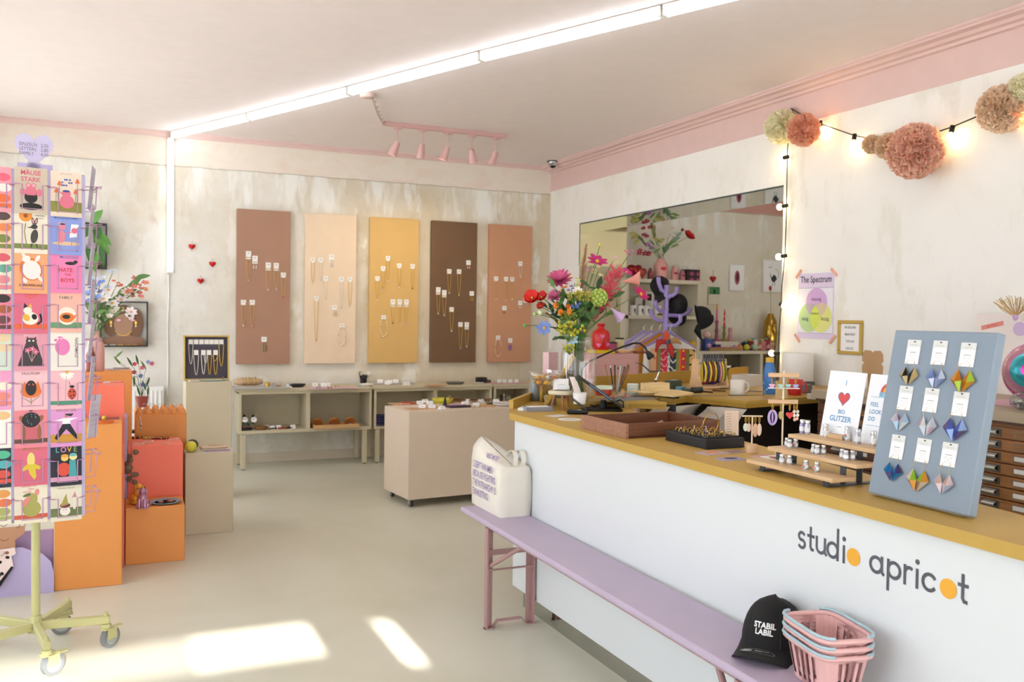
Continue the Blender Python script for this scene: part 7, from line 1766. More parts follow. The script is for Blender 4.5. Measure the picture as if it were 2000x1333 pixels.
# ------------------------------------------------------------------ flat file cabinets along the right wall
DW = wood('#7d4f28', '#9a6534', 5, stretch=(12, 1, 12)); DW2 = wood('#4f3020', '#6a4129', 5, stretch=(12, 1, 12)); PULL = M('#c9c5bd', .35, .7); CTOP = M('#a3927a', .5)
def flatfile(lab, y0, y1, wd, n=9, topm=CTOP):
    x0 = 3.4; t = thing('flat_file_cabinet', lab, 'cabinet', (x0, (y0+y1)/2, 0), group='wooden flat file cabinets'); a, b = y0-(y0+y1)/2, y1-(y0+y1)/2
    m = MB(); m.box(.02, .88, a, b, 0, 1.0, wd); part('carcass', m, t)
    m = MB(); m.box(-.03, .89, a-.012, b+.012, 1.012, 1.055, topm, .003); m.box(-.005, .88, a, b, 1.0, 1.012, DW2); part('worktop', m, t)
    for k in range(n):
        z1_ = .985-k*.051; z0_ = z1_-.045
        d_ = MB(); d_.box(0, .02, a+.01, b-.01, z0_, z1_, wd, .001); dr = part('drawer', d_, t)
        for y in (b-.16, a+.16):
            h = MB(); h.box(-.003, 0, y-.042, y+.042, z0_+.006, z1_-.006, M('#6b665c', .35, .8)); zc = (z0_+z1_)/2
            G = [[(-.003-.018*math.sin(PI*i/8), y-.03+.06*j/6, zc+.012-.022*i/8) for i in range(9)] for j in range(7)]
            h.grid(G, PULL); part('cup_pull', h, dr)
        h = MB(); y = b-.31; zc = (z0_+z1_)/2
        h.box(-.002, 0, y-.05, y+.05, zc-.013, zc+.013, M('#8a8070', .35, .7)); h.box(-.003, -.002, y-.045, y+.045, zc-.009, zc+.009, M('#cfc9c4' if k > 1 else '#8a5a2e', .6)); part('label_holder', h, dr)
flatfile('orange brown flat file cabinet with steel cup pulls near the right edge', 1.6, 2.745, DW, 10)
flatfile('dark brown flat file cabinet behind the tiered shelf', 2.775, 3.62, DW2, 9)
# things on the cabinets
CTZ = 1.055
t = thing('disco_ball', 'large glittering ball with magenta and teal rings on the flat file cabinet', 'ball', (3.69, 2.60, CTZ+.018))
def dball(c, R, name):
    m = MB(); cs = ['#b83a8f', '#2f8f9a', '#3fa0a8', '#c98aa8', '#c9a0a8', '#c2409a', '#cfcac0', '#bdb6ac', '#c98aa2', '#c94aa5', '#b9b4a8', '#c9c2b6', '#3f9a8f', '#2f7f86', '#c98a9a', '#a9a49a']
    ax_ = Vector((-.93, -.33, .12)).normalized(); u_ = ax_.orthogonal().normalized(); v_ = ax_.cross(u_); n = 48; K_ = 32
    for k in range(K_):
        a0, a1 = PI*k/K_, PI*(k+1)/K_; col = M(cs[k//2 % 16], .2, .55)
        ring0 = [tuple(Vector(c)+(ax_*math.cos(a0)+(u_*math.cos(2*PI*i/n)+v_*math.sin(2*PI*i/n))*math.sin(a0))*R) for i in range(n)]
        ring1 = [tuple(Vector(c)+(ax_*math.cos(a1)+(u_*math.cos(2*PI*i/n)+v_*math.sin(2*PI*i/n))*math.sin(a1))*R) for i in range(n)]
        m.add(ring0+ring1, [(i, (i+1) % n, n+(i+1) % n, n+i) for i in range(n)], col)
    part(name, m, t)
dball((0, 0, .135), .135, 'mirror_tiles')
m = MB(); m.cb(0, .06, -.018, .2, .26, .018, M('#cfa3aa', .6), .002); part('pink_base', m, t)
m = MB(); rr = random.Random(5)
m.lathe([(.04, 0), (.085, .02), (.09, .045), (.06, .075), (.0, .082)], GLASSB, 16, sx=.8); o = None
t = thing('bead_bag', 'clear bag of grey beads and stones on the flat file cabinet', 'bag', (3.52, 2.50, CTZ)); part('bag', m, t)
m = MB()
for k in range(40):
    a = rr.uniform(0, 6.28); r = .065*math.sqrt(rr.random()); m.ball((r*math.cos(a)*.8, r*math.sin(a), .012+rr.random()*.03), rr.uniform(.006, .012), M(['#8f8a84', '#b9b2a8', '#5f6b73', '#d9c9a3', '#6b6560'][k % 5], .3, .2), 6, 5)
o = part('beads', m, t); o['kind'] = 'stuff'
m = MB(FACE((0, 0, 0), -1, 0)); m.box(-.16, .16, 0, .42, -.012, 0, M('#e6dcd6', .6)); m.T = m.T @ T3(-.12, .33, 0, .22); m.box(0, .13, 0, .024, 0, .001, M('#dd8a80', .6)); m.text('BLUMEN', .016, .065, .006, .0014, M('#b54a44', .6)); solo('poster_card', m, 'pale card with a red strip of writing leaning on the wall above the cabinet', 'picture', mw=T3(4.2, 3.18, CTZ) @ Matrix.Rotation(.1, 4, 'Y'))
m = MB()
for k in range(40): a = rj(.9)+PI/2; m.tube([(0, 0, 0), (-.02+rj(.01), .07*math.cos(a), .07*math.sin(a)*.7), (-.03+rj(.03), .14*math.cos(a), .1*math.sin(a)+rj(.01))], .0018, M('#d6b27d', .8), 4)
m.ball((0, 0, 0), (.012, .016, .02), M('#c3a0c9', .6), 8, 6); solo('straw_bunch', m, 'bunch of straw coloured dried grass above the pale card', 'dried plant', (4.17, 3.06, CTZ+.40))
m = MB(FACE((4.165, 3.03, CTZ+.34), -1, 0)); m.prism([(.036*math.cos(2*PI*k/24), .036*math.sin(2*PI*k/24)) for k in range(24)], 0, .004, M('#c9aed0', .6)); solo('round_tag', m, 'round lilac tag on the pale card', 'tag')
# poster, gold frame and brown card on the right wall
def wallart(px0, py0, px1, py1):
    a = U(px0, py0, X=RX-.002); b = U(px1, py1, X=RX-.002); return a, b
a = U(1560, 537, X=RX-.003); b = U(1626, 663, X=RX-.003); w_ = a.y-b.y; h_ = U(1592, 534, X=RX).z-U(1592, 662, X=RX).z
t = thing('poster', 'lilac poster titled The Spectrum with three overlapping circles', 'poster', mw=FACE((RX-.001, a.y, U(1592, 662, X=RX).z), -1, 0))
m = MB(); m.box(0, w_, 0, h_, 0, .001, M('#dccde6', .6)); m.rect(.004, w_-.006, h_*.085, h_*.775, .0014, M('#e9e6f0', .6)); m.rect(.004, w_-.006, h_*.772, h_*.778, .0016, M('#8a86a8', .6)); m.rect(.004, w_-.006, h_*.082, h_*.087, .0016, M('#8a86a8', .6)); part('sheet', m, t)
m = MB(); R_ = w_*.3; c1, c2, c3 = (w_*.53, h_*.55), (w_*.33, h_*.32), (w_*.67, h_*.32)
m.disc(*c1, .0018, R_, M('#cfa9d8', .6), n=36); m.disc(*c2, .0020, R_, M('#b9d69b', .6), n=36); m.disc(*c3, .0022, R_, M('#dfe08a', .6), n=36)
def lens(ca, cb_, col, z):
    pts = []
    for i in range(72):
        an = 2*PI*i/72; x, y = ca[0]+R_*math.cos(an), ca[1]+R_*math.sin(an)
        if (x-cb_[0])**2+(y-cb_[1])**2 <= R_*R_: pts.append((x, y))
    for i in range(72):
        an = 2*PI*i/72; x, y = cb_[0]+R_*math.cos(an), cb_[1]+R_*math.sin(an)
        if (x-ca[0])**2+(y-ca[1])**2 <= R_*R_: pts.append((x, y))
    mx, my = sum(p[0] for p in pts)/len(pts), sum(p[1] for p in pts)/len(pts); pts.sort(key=lambda p: math.atan2(p[1]-my, p[0]-mx)); m.flat(pts, z, M(col, .6))
lens(c1, c2, '#b9adb8', .0024); lens(c1, c3, '#d6c3a8', .0026); lens(c2, c3, '#cfdd5f', .0028)
BK = M('#3a3842', .6); m.text('The Spectrum', .062, w_*.5, h_*.86, .0030, BK, 'C', .82, .006); m.text('mausig', .036, w_*.53, h_*.58, .0030, BK, 'C', .95); m.text('atzig', .036, w_*.22, h_*.28, .0030, BK, 'C', .95); m.text('fetzig', .036, w_*.78, h_*.28, .0030, BK, 'C', .95); m.text('fanbasti', .024, w_*.5, h_*.37, .0032, BK, 'C', .95); part('print', m, t)
for x, y, r in ((0, 1, .8), (1, 1, -.7), (0, 0, -.8), (1, 0, .8)):
    m = MB(T3(w_*x, h_*y, .0032, r)); m.box(-.038, .038, -.01, .01, 0, .0008, M('#e9a88f', .6)); part('tape_strip', m, t)
a = U(1637, 626, X=RX-.01); b = U(1683, 695, X=RX-.01); w_ = a.y-b.y; zt, zb2 = U(1660, 626, X=RX-.01).z, U(1660, 693, X=RX-.01).z; h_ = zt-zb2
t = thing('picture_frame', 'gold picture frame with four lines of capital letters', 'picture', mw=FACE((RX-.001, a.y, zb2), -1, 0)); GF = M('#c0a04f', .4, .35)
for x0, x1, y0, y1 in ((0, w_, 0, .022), (0, w_, h_-.022, h_), (0, .022, .022, h_-.022), (w_-.022, w_, .022, h_-.022)):
    m = MB(); m.box(x0, x1, y0, y1, 0, .016, GF, .003); part('frame', m, t)
m = MB(); m.rect(.022, w_-.022, .022, h_-.022, .006, PAPER)
for k, s_ in enumerate(('EIN BISSCHEN', 'MEHR ERNST', 'TÄTE UNS', 'UNS GUT.')): m.text(s_, .021, w_/2, h_*.76-.045*k, .0065, M('#5a5856', .6), 'C', .72, .01)
part('print', m, t)
p = U(1703, 715, X=3.9); m = MB(FACE((0, 0, 0), -1, 0)); m.prism([(-.065, 0), (.065, 0), (.068, .04), (.055, .055), (.068, .065), (.066, .1), (.05, .12), (.012, .118), (0, .108), (-.012, .118), (-.05, .12), (-.066, .1), (-.068, .065), (-.055, .055), (-.068, .04)], -.003, 0, M('#b08a63', .8)); m.box(-.03, .03, -.10, 0, -.02, -.003, M('#a07c56', .8))
q = U(1703, 735, X=3.5); solo('cardboard_display', m, 'brown cardboard cut-out standing behind the glitter signs', 'cardboard', (3.5, q.y, CTZ+.1))
# ------------------------------------------------------------------ pink cabinet and the room behind the opening
PKC = M('#c99a97', .5)
t = thing('cabinet', 'dusty pink metal cabinet standing behind the workbench', 'cabinet', (3.69, 6.36, 0))
m = MB(); m.box(-.21, .21, -.2, .2, 0, 1.13, PKC, .004); part('body', m, t)
m = MB(); m.box(-.19, .19, -.206, -.2, .72, 1.09, PKC, .002); part('door', m, t)
m = MB(); m.box(-.19, .19, -.206, -.2, .1, .70, PKC, .002); part('door', m, t)
PZ = 1.13
def on_pink(px, Y): return U(px, 690, Y=Y).x
x = on_pink(1173, 6.33); t = thing('vase', 'red square-shouldered bottle with pink hearts on the pink cabinet', 'vase', (x, 6.33, PZ+.028)); RV = M('#c2201c', .25)
m = MB(); m.lathe([(.066, 0), (.07, .01), (.072, .12), (.066, .15), (.034, .17), (.026, .185), (.028, .2), (.034, .2), (.034, .215), (.02, .215)], RV, 24); part('body', m, t)
for a, z in ((-1.9, .11), (-2.3, .04), (-1.2, .045), (-.5, .1)):
    m = MB(FACE((.0725*math.cos(a), .0725*math.sin(a), z), math.cos(a), math.sin(a))); m.prism(heart_pts(.02), -.004, .003, M('#d86a9a', .4)); part('heart', m, t)
m = MB(); m.cb(0, 0, 0, .2, .12, .028, M('#dcc423', .5), .002); solo('flat_box', m, 'flat yellow box under the red hearted bottle', 'box', (x-.0, 6.33, PZ), .1)
x = on_pink(1222, 6.3); dish(0, 0, PZ, .09, .03, M('#dcb994', .5), M('#d3a982', .5), 'shallow peach bowl on the pink cabinet', 'bowl', 'bowl', .7, 0, None, Vector((x, 6.32, PZ)))
m = MB(); m.cb(0, 0, 0, .1, .06, .02, M('#8a4a2c', .5), .002); solo('flat_box', m, 'small brown box beside the peach bowl on the pink cabinet', 'box', (on_pink(1232, 6.3)+.05, 6.24, PZ), .1)

# shelf against the far wall
SW = M('#cfc4ad', .5)
SY0, SY1 = 7.86, 8.22
SX0 = U(1222, 600, Y=SY0).x; SX1 = U(1369, 548, Y=SY0).x; SZ1 = U(1290, 546, Y=SY0).z; SZm = U(1290, 617, Y=SY0).z; SXL = SX0; SZl = U(1440, 686, Y=SY0).z; SXR = U(1560, 690, Y=SY0).x
t = thing('shelf_unit', 'cream tall shelf unit in the room behind the opening', 'shelf', (SX0, SY0, 0))
def sp(n, x0, x1, z0, z1, y0=SY0, y1=SY1): m = MB(); m.box(x0-SX0, x1-SX0, y0-SY0, y1-SY0, z0, z1, SW, .002); part(n, m, t)
sp('top_board', SXL, SX1, SZ1-.04, SZ1)
for x in (SX0, SX1-.035): sp('upright', x, x+.035, 0, SZ1-.04)
for z in (SZm, .98, .55): sp('board', SXL, SX1, z-.035, z)
sp('back_panel', SXL, SX1, 0, SZ1-.04, SY1-.012, SY1)
t = thing('shelf_unit', 'cream low shelf with candlesticks and gift boxes behind the opening', 'shelf', (SX1, SY0, 0))
m = MB(); m.box(.0, SXR-SX1, 0, .36, SZl-.035, SZl, SW, .002); part('top_board', m, t)
for x in (0.002, (SXR-SX1)*.6, SXR-SX1-.04): m = MB(); m.box(x, x+.04, 0, .36, 0, SZl-.035, SW, .002); part('upright', m, t)
m = MB(); m.box(0, SXR-SX1, .345, .36, 0, SZl-.035, M('#6b5f4e', .7)); part('back_panel', m, t)
def sx(px, Y=8.0): return U(px, 600, Y=Y).x
def sz(py, Y=8.0, px=1400): return U(px, py, Y=Y).z
# on top of the tall shelf
x = sx(1289); t = thing('vase', 'pink bottle vase with red lips on the tall shelf', 'vase', (x, 8.0, SZ1)); TV = Vector((x, 8.0, SZ1+.2))
m = MB(); m.lathe([(.07, 0), (.075, .01), (.075, .16), (.045, .2), (.04, .23), (.034, .23), (.034, .19)], M('#d99c92', .4), 22); part('body', m, t)
def lips(parent, c, r, ang, z, s):
    m = MB(FACE((r*math.cos(ang), r*math.sin(ang), z), math.cos(ang), math.sin(ang))); m.prism([(-1*s, 0), (-.5*s, .42*s), (-.15*s, .5*s), (0, .4*s), (.15*s, .5*s), (.5*s, .42*s), (s, 0), (.5*s, -.45*s), (0, -.6*s), (-.5*s, -.45*s)], -.01, .012, M(c, .35)); part('lips', m, parent)
lips(t, '#b51d1a', .075, -1.75, .12, .034)
for px, r, h, c, lc, l in ((1313, .042, .15, '#d99c92', '#a3225a', 'small pink bottle vase with magenta lips on the tall shelf'), (1328, .032, .11, '#c07a80', '#7a1f3a', 'smallest rose bottle vase with dark lips on the tall shelf'), (1266, .03, .12, '#7a3d34', '#9a3d5a', 'dark red brown bottle vase with lips on the tall shelf')):
    t = thing('vase', l, 'vase', (sx(px), 7.97, SZ1)); m = MB(); m.lathe([(r*.95, 0), (r, .008), (r, h*.66), (r*.6, h*.82), (r*.58, h), (r*.45, h)], M(c, .4), 20); part('body', m, t); lips(t, lc, r, -1.8, h*.5, r*.62)
t = thing('gift_box', 'plum and black checked box on the tall shelf', 'box', (sx(1347, 8.1), 8.1, SZ1)); m = MB(); m.cb(0, 0, 0, .17, .12, .13, M('#4a2a36', .6), .002)
for i in range(4):
    for j in range(4):
        if (i+j) % 2: m.box(-.085+i*.0425, -.085+(i+1)*.0425, -.0608, -.06, j*.0325, (j+1)*.0325, M('#b5506f' if i % 2 else '#2b1f22', .6))
part('box_body', m, t)
t = thing('heart_balloon', 'glossy dark red heart ornament on the tall shelf', 'decoration', (sx(1238), 8.0, SZ1)); m = MB()
hp = heart_pts(.085); m.T = FACE((0, 0, .09), 0, -1); m.grid([[(x_*s_, y_*s_, z_) for x_, y_ in hp+hp[:1]] for s_, z_ in ((1, 0), (.93, .03), (.7, .05), (.4, .058), (.02, .06))], M('#8f1210', .12, .4)); m.grid([[(x_*s_, y_*s_, -z_) for x_, y_ in (hp+hp[:1])[::-1]] for s_, z_ in ((1, 0), (.93, .03), (.7, .05), (.02, .06))], M('#8f1210', .12, .4)); part('heart', m, t)
m = MB(); m.T = FACE((.07, -.03, .07), .3, -1); m.grid([[(x_*s_*.75, y_*s_*.75, z_) for x_, y_ in hp+hp[:1]] for s_, z_ in ((1, 0), (.9, .02), (.5, .035), (.02, .038))], M('#a9433c', .2, .3)); part('small_heart', m, t)
# upper compartment: mugs with figures and photo
MUGW = M('#e9e4da', .4)
for k, (px, l) in enumerate(((1236, 'white mug with a black figure, first in the upper compartment'), (1251, 'white mug with a black figure, second in the upper compartment'), (1263, 'white mug with a black figure, third in the upper compartment'), (1284, 'white mug with a brown band, right end of the upper compartment'))):
    t = thing('mug', l, 'mug', (sx(px, 7.94), 7.94, SZm), group='white mugs in the tall shelf'); m = MB(); m.lathe([(.04, 0), (.042, .004), (.042, .105), (.038, .105), (.036, .01), (0, .01)], MUGW, 20); part('mug_body', m, t)
    m = MB(FACE((0, -.0425, .05), 0, -1)); m.disc(0, .012, 0, .009, BLACK); m.line([(0, .01), (.002, -.02)], .012, .0003, BLACK); m.line([(-.014, .004), (.012, -.008)], .006, .0005, BLACK); m.line([(.002, -.02), (.012, -.034)], .006, .0006, BLACK)
    if k == 3: m.rect(-.03, .03, -.045, -.028, .0002, M('#7a5a34', .6))
    part('figure_print', m, t)
for k, (px, w_, h_, c, l) in enumerate(((1228, .06, .13, '#d9d4c9', 'tall white box at the left of the upper compartment'), (1250, .09, .19, '#dedad0', 'white print standing in the upper compartment'), (1270, .07, .15, '#cfcabf', 'grey white print behind the mugs'))):
    m = MB(); m.box(-w_/2, w_/2, 0, .01, 0, h_, M(c, .6)); m.box(-w_*.2, w_*.2, -.0006, 0, h_*.3, h_*.6, M('#4a4844', .6)); solo('print_card', m, l, 'picture', (sx(px, 8.08), 8.08+.02*k, SZm))
t = thing('framed_photo', 'small white photo frame at the top of the upper compartment', 'picture', (sx(1270, 8.15), 8.17, SZm)); m = MB(); m.box(-.05, .05, 0, .015, 0, .26, M('#efece6', .5)); part('frame', m, t); m = MB(); m.box(-.028, .028, -.001, 0, .16, .235, M('#3a3836', .5)); part('photo', m, t)
# lower compartments
for px, c, l, w_, h_, Z in ((1210, '#d6c998', 'cream dotted tin on the back of the pink cabinet', .075, .11, PZ), (1196, '#a8456a', 'magenta tin on the back of the pink cabinet', .07, .075, PZ)):
    t = thing('tin', l, 'tin', (on_pink(px, 6.48), 6.48, Z)); m = MB(); m.lathe([(w_/2, 0), (w_/2, h_)], M(c, .5), 20); part('body', m, t); m = MB(); m.lathe([(w_/2+.002, h_), (w_/2+.002, h_+.012), (0, h_+.014)], DARK, 20); part('lid', m, t)
for px, c, l in ((1232, '#d8d2c6', 'first white card box in the lower compartment'), (1246, '#cdc7bb', 'second white card box in the lower compartment'), (1337, '#cfc8ba', 'white card box right of the coat stand in the lower compartment'), (1348, '#d9d1c2', 'white card box at the right end of the lower compartment')):
    m = MB(); m.cb(0, 0, 0, .06, .06, .09, M(c, .6), .002); m.box(-.02, .02, -.031, -.0302, .03, .06, M('#a9a398', .6)); solo('card_box', m, l, 'box', (sx(px, 7.95), 7.95, .98))
t = thing('figurine', 'red and white toy figure in the lower compartment', 'figurine', (sx(1277, 7.92), 7.92, .98)); m = MB(); m.ball((0, 0, .2), .035, M('#c22f2a', .4)); m.ball((0, 0, .12), (.05, .04, .07), M('#d9433c', .4)); m.cyl((0, 0, 0), (0, 0, .07), .03, M('#c22f2a', .4)); part('body', m, t)
m = MB(); m.ball((-.012, -.032, .205), .008, M('#3f55b5', .4)); part('face', m, t)
t = thing('figurine', 'yellow round figurine at the right of the lower compartment', 'figurine', (sx(1353, 7.92), 7.92, .98)); m = MB(); m.ball((0, 0, .16), (.055, .05, .05), M('#d3a423', .4)); m.cyl((0, 0, 0), (0, 0, .12), .04, M('#a8842a', .5)); part('body', m, t)
# goods on the low shelf
def lowx(px): return sx(px, 8.0)
for px, Z0, hb, hc, c, c2, c3, l in ((1406, 0, .23, .18, '#9a4a5f', '#e5649a', '#e58a4a', 'plum glass candlestick with a pink and orange candle'), (1421, 0, .17, .19, '#8a7a3f', '#e5787f', '#c9263a', 'olive glass candlestick with a red twisted candle')):
    t = thing('candlestick', l, 'candlestick', (lowx(px), 8.05, SZl+.10)); m = MB(); m.lathe([(.058, 0), (.056, .012), (.02, .03), (.016, hb*.4), (.022, hb*.5), (.013, hb*.65), (.016, hb*.85), (.022, hb*.97), (.018, hb)], M(c, .25), 18); part('stick', m, t)
    m = MB()
    for k in range(12): m.cyl((0, 0, hb+hc*k/12), (0, 0, hb+hc*(k+1)/12), .012-.004*(k/12), M(c3 if (k > 7 and px == 1406) or (px == 1421 and k % 4 < 2) else c2, .4), .012-.004*((k+1)/12), 12, caps=k in (0, 11))
    part('candle', m, t)
m = MB(); m.cb(0, 0, 0, .32, .16, .10, M('#ddd2c2', .6), .002); solo('flat_box', m, 'long white box carrying the candlesticks on the low shelf', 'box', (lowx(1420), 8.06, SZl))
p = lowx(1378); t = thing('gift_box', 'blue patterned box with a pink star on the low shelf', 'box', (p, 7.96, SZl)); m = MB(); m.cb(0, 0, 0, .1, .08, .13, M('#3f55a0', .5), .002); part('box_body', m, t); m = MB(FACE((0, -.041, .06), 0, -1)); m.flat([(.035*(1 if k % 2 == 0 else .5)*math.cos(PI/2+k*PI/5), .035*(1 if k % 2 == 0 else .5)*math.sin(PI/2+k*PI/5)) for k in range(10)], 0, M('#d99ab5', .5)); part('star', m, t)
m = MB(); m.ball((0, 0, .045), .045, M('#d9b2ad', .5), 16, 10); m.cyl((.02, 0, .04), (.05, 0, .04), .03, M('#d9a85a', .5), n=14); solo('ball', m, 'pale pink ball on top of the blue patterned box', 'ball', (p, 7.97, SZl+.13))
m = MB(); m.cb(0, 0, 0, .08, .06, .07, M('#26285f', .5), .002); solo('gift_box', m, 'small navy box beside the blue patterned one', 'box', (lowx(1394), 7.94, SZl))
t = thing('wooden_tray', 'long wooden tray with coral cards at the front of the low shelf', 'tray', (lowx(1410), 7.89, SZl)); m = MB(); m.box(-.25, .2, -.02, .03, 0, .035, wood('#8a6b42', '#a98654', 6), .002); part('tray_body', m, t)
m = MB(); m.box(-.2, .0, -.015, .025, .035, .041, M('#e0706f', .6)); part('coral_card', m, t); m = MB(); m.box(.05, .15, -.015, .025, .035, .041, M('#e58a6a', .6)); part('coral_card', m, t)
for px, r, c, l in ((1433, .03, '#b79ac0', 'lilac ball candle on the low shelf'), (1443, .034, '#e08a5a', 'orange ball candle on the low shelf'), (1452, .036, '#c3bf3a', 'yellow ball candle on the low shelf'), (1468, .037, '#a9c09a', 'pale green ball candle on the low shelf')):
    m = MB(); m.ball((0, 0, r), r, M(c, .45), 14, 10); m.cyl((0, 0, 2*r-.002), (0, 0, 2*r+.008), .002, BLACK, n=5); solo('candle_ball', m, l, 'candle', (lowx(px)-.0, 7.93 if px > 1445 else 7.97, SZl if px > 1445 else SZl), group='ball candles on the low shelf')
t = thing('figurine', 'small pink glass figure beside the candlesticks', 'figurine', (lowx(1436), 8.08, SZl+.10)); m = MB(); m.lathe([(.03, 0), (.034, .04), (.018, .09), (.026, .12), (.018, .15), (0, .155)], M('#c98f8f', .2), 14); part('body', m, t)
for k in range(7):
    px = 1462+k*8; c = ['#3f4a44', '#8f2a3a', '#d9cfc0', '#b5564f', '#c98f8f', '#a8343a', '#d3b0a8'][k]; m = MB(); m.cb(0, 0, 0, .055, .08, .09+.015*(k % 3), M(c, .5), .002); m.cb(0, 0, .09+.015*(k % 3), .05, .03, .02, M(['#7f9a95', '#d8c04a', '#7f9a95'][k % 3], .5), .004)
    for q in range(4): m.box(-.02+.012*q, -.014+.012*q, -.0408, -.04, .02+.012*(q % 2), .05+.01*(q % 3), M('#efe3d8' if k % 2 else '#b53a44', .5))
    solo('gift_box', m, ['dark green', 'wine red', 'cream', 'brick red', 'rose', 'crimson patterned', 'pale rose'][k]+' little gift box in the row on the low shelf', 'box', (lowx(px), 8.04, SZl), group='row of little gift boxes')
t = thing('vase', 'shiny gold face-shaped vase at the right end of the low shelf', 'vase', (lowx(1517), 8.1, SZl)); m = MB(); m.lathe([(.06, 0), (.075, .05), (.085, .2), (.07, .33), (.035, .4), (.03, .42)], M('#b8913f', .15, .95), 20); part('body', m, t); m = MB(); m.ball((-.01, -.075, .24), (.03, .03, .07), M('#b8913f', .15, .95), 10, 8); part('nose', m, t)
m = MB(); m.tube([(0, 0, .0), (-.0, 0, .15), (-.03, -.02, .3)], .002, M('#6b5a3a', .6), 4); m.ball((-.03, -.02, .31), (.02, .014, .03), M('#a8322f', .6), 8, 6); solo('dried_flower', m, 'single red dried flower in the gold vase', 'flower', (lowx(1517), 8.1, SZl+.40))
# pictures on the far wall
def farpic(px0, py0, px1, py1, lab, frame, fn, name='picture_frame', cat='picture'):
    a = U(px0, py0, Y=8.235); b = U(px1, py1, Y=8.235); w_, h_ = b.x-a.x, a.z-b.z
    t = thing(name, lab, cat, mw=FACE((a.x, ROOM2Y-.002, b.z), 0, -1)); m = MB(); m.box(0, w_, 0, h_, 0, .02, M(frame, .5), .002); part('frame', m, t); m = MB(); fn(m, w_, h_); part('print', m, t)
def f1(m, w_, h_):
    m.rect(.012, w_-.012, .012, h_-.012, .0204, PAPER); m.disc(w_/2, h_*.5, .0208, w_*.18, M('#b5606a', .6), h_*.27); m.disc(w_*.52, h_*.52, .0212, w_*.1, M('#7a2f44', .6), h_*.2); m.disc(w_*.5, h_*.5, .0216, w_*.05, M('#2f2236', .6), h_*.12)
def f2(m, w_, h_):
    m.rect(.018, w_-.018, .018, h_-.018, .0204, PAPER); K2 = M('#3a3c3e', .6); m.flat([(w_*.3, h_*.62), (w_*.42, h_*.45), (w_*.5, h_*.55), (w_*.62, h_*.5), (w_*.66, h_*.4), (w_*.52, h_*.3), (w_*.4, h_*.36)], .0208, K2)
    for x in (.46, .56): m.line([(w_*x, h_*.32), (w_*x, h_*.2)], .006, .0208, K2)
    m.line(arc(w_*.55, h_*.55, w_*.2, -60, 80, 10), .004, .0209, K2); m.box(w_*.25, w_*.4, h_*.76, h_*.775, .0206, .0209, K2)
farpic(1425, 516, 1453, 569, 'white picture with a dark red oval print on the far wall', '#e9e4da', f1)
farpic(1491, 507, 1529, 572, 'white framed bird drawing on the far wall by the opening edge', '#efece4', f2)
def f3(m, w_, h_):
    m.rect(.004, w_-.004, h_*.58, h_-.004, .0204, M('#3f7a44', .6)); m.flat([(w_*.4, h_*.62), (w_*.6, h_*.62), (w_*.58, h_*.8), (w_*.45, h_*.86)], .0208, BLACK); m.rect(.004, w_-.004, .004, h_*.57, .0204, M('#d9ceb9', .7))
farpic(1384, 560, 1405, 596, 'small wall calendar with a green picture on the far wall', '#d9ceb9', f3, 'calendar', 'calendar')
p = U(1395, 545, Y=8.22); m = MB(FACE((0, 0, 0), 0, -1)); m.grid([[(x_*s_, y_*s_, z_) for x_, y_ in (heart_pts(.042)*1+heart_pts(.042)[:1])] for s_, z_ in ((1, 0), (.9, .015), (.5, .025), (.02, .027))], M('#b8201c', .25)); m.tube([(0, .03, .01), (0, .1, .004)], .002, BLACK, 4); solo('heart_ornament', m, 'red heart hanging on the far wall above the small calendar', 'decoration', (p.x, ROOM2Y-.003, p.z))

# coat stand with caps and shirts
COATL = M('#a48fcf', .4)
cx_, cy_ = 4.98, 7.30
def cs(px, py): return at_plane(px, py, (cx_, cy_, 0), vw)
b0 = cs(1301, 590); cx_, cy_ = b0.x, b0.y
t = thing('coat_stand', 'lilac coat stand with curved hooks in the room behind the opening', 'coat stand', (cx_, cy_, 0))
def cl(px, py, d=0): q = cs(px, py)+vw*d-Vector((cx_, cy_, 0)); return tuple(q)
zt = cl(1301, 557)[2]
m = MB(); m.cyl((0, 0, 0), (0, 0, zt), .026, COATL, n=14); m.lathe([(.2, 0), (.2, .02), (.03, .05), (.02, .07)], COATL, 24); part('pole', m, t)
for pts_ in ([(1301, 572, 0), (1291, 567, -.02), (1285, 553, -.05), (1284, 542, -.06)], [(1301, 580, 0), (1313, 578, -.03), (1319, 572, -.06), (1320, 561, -.07)], [(1300, 607, 0), (1288, 608, -.04), (1280, 600, -.06), (1277, 588, -.08)], [(1300, 626, 0), (1282, 626, -.03), (1272, 618, -.06), (1269, 606, -.07)], [(1302, 636, 0), (1318, 636, -.05), (1326, 628, -.07), (1326, 614, -.08)], [(1301, 616, 0), (1330, 617, .03), (1346, 610, .05), (1352, 602, .06)]):
    m = MB(); m.tube([cl(*q) for q in pts_], [.019, .02, .02, .021], COATL, 8); part('hook', m, t)
def hung_cap(px, py, rz, ry, rx, lab, d=-.1, s=1.0):
    p = cs(px, py)+vw*d
    make_cap('baseball_cap', lab, T3(p.x, p.y, p.z) @ Matrix.Rotation(rz, 4, 'Z') @ Matrix.Rotation(ry, 4, 'Y') @ Matrix.Rotation(rx, 4, 'X') @ Matrix.Scale(s*1.2, 4), False)
hung_cap(1296, 562, math.radians(215), math.radians(50), math.radians(25), 'black cap hanging from the top hook of the coat stand', .1, .95)
hung_cap(1327, 597, math.radians(250), math.radians(70), 0, 'black cap hanging from the middle right hook of the coat stand', .1)
hung_cap(1360, 622, math.radians(300), math.radians(75), math.radians(-30), 'black cap hanging from the farthest right hook of the coat stand', -.05, 1.05)
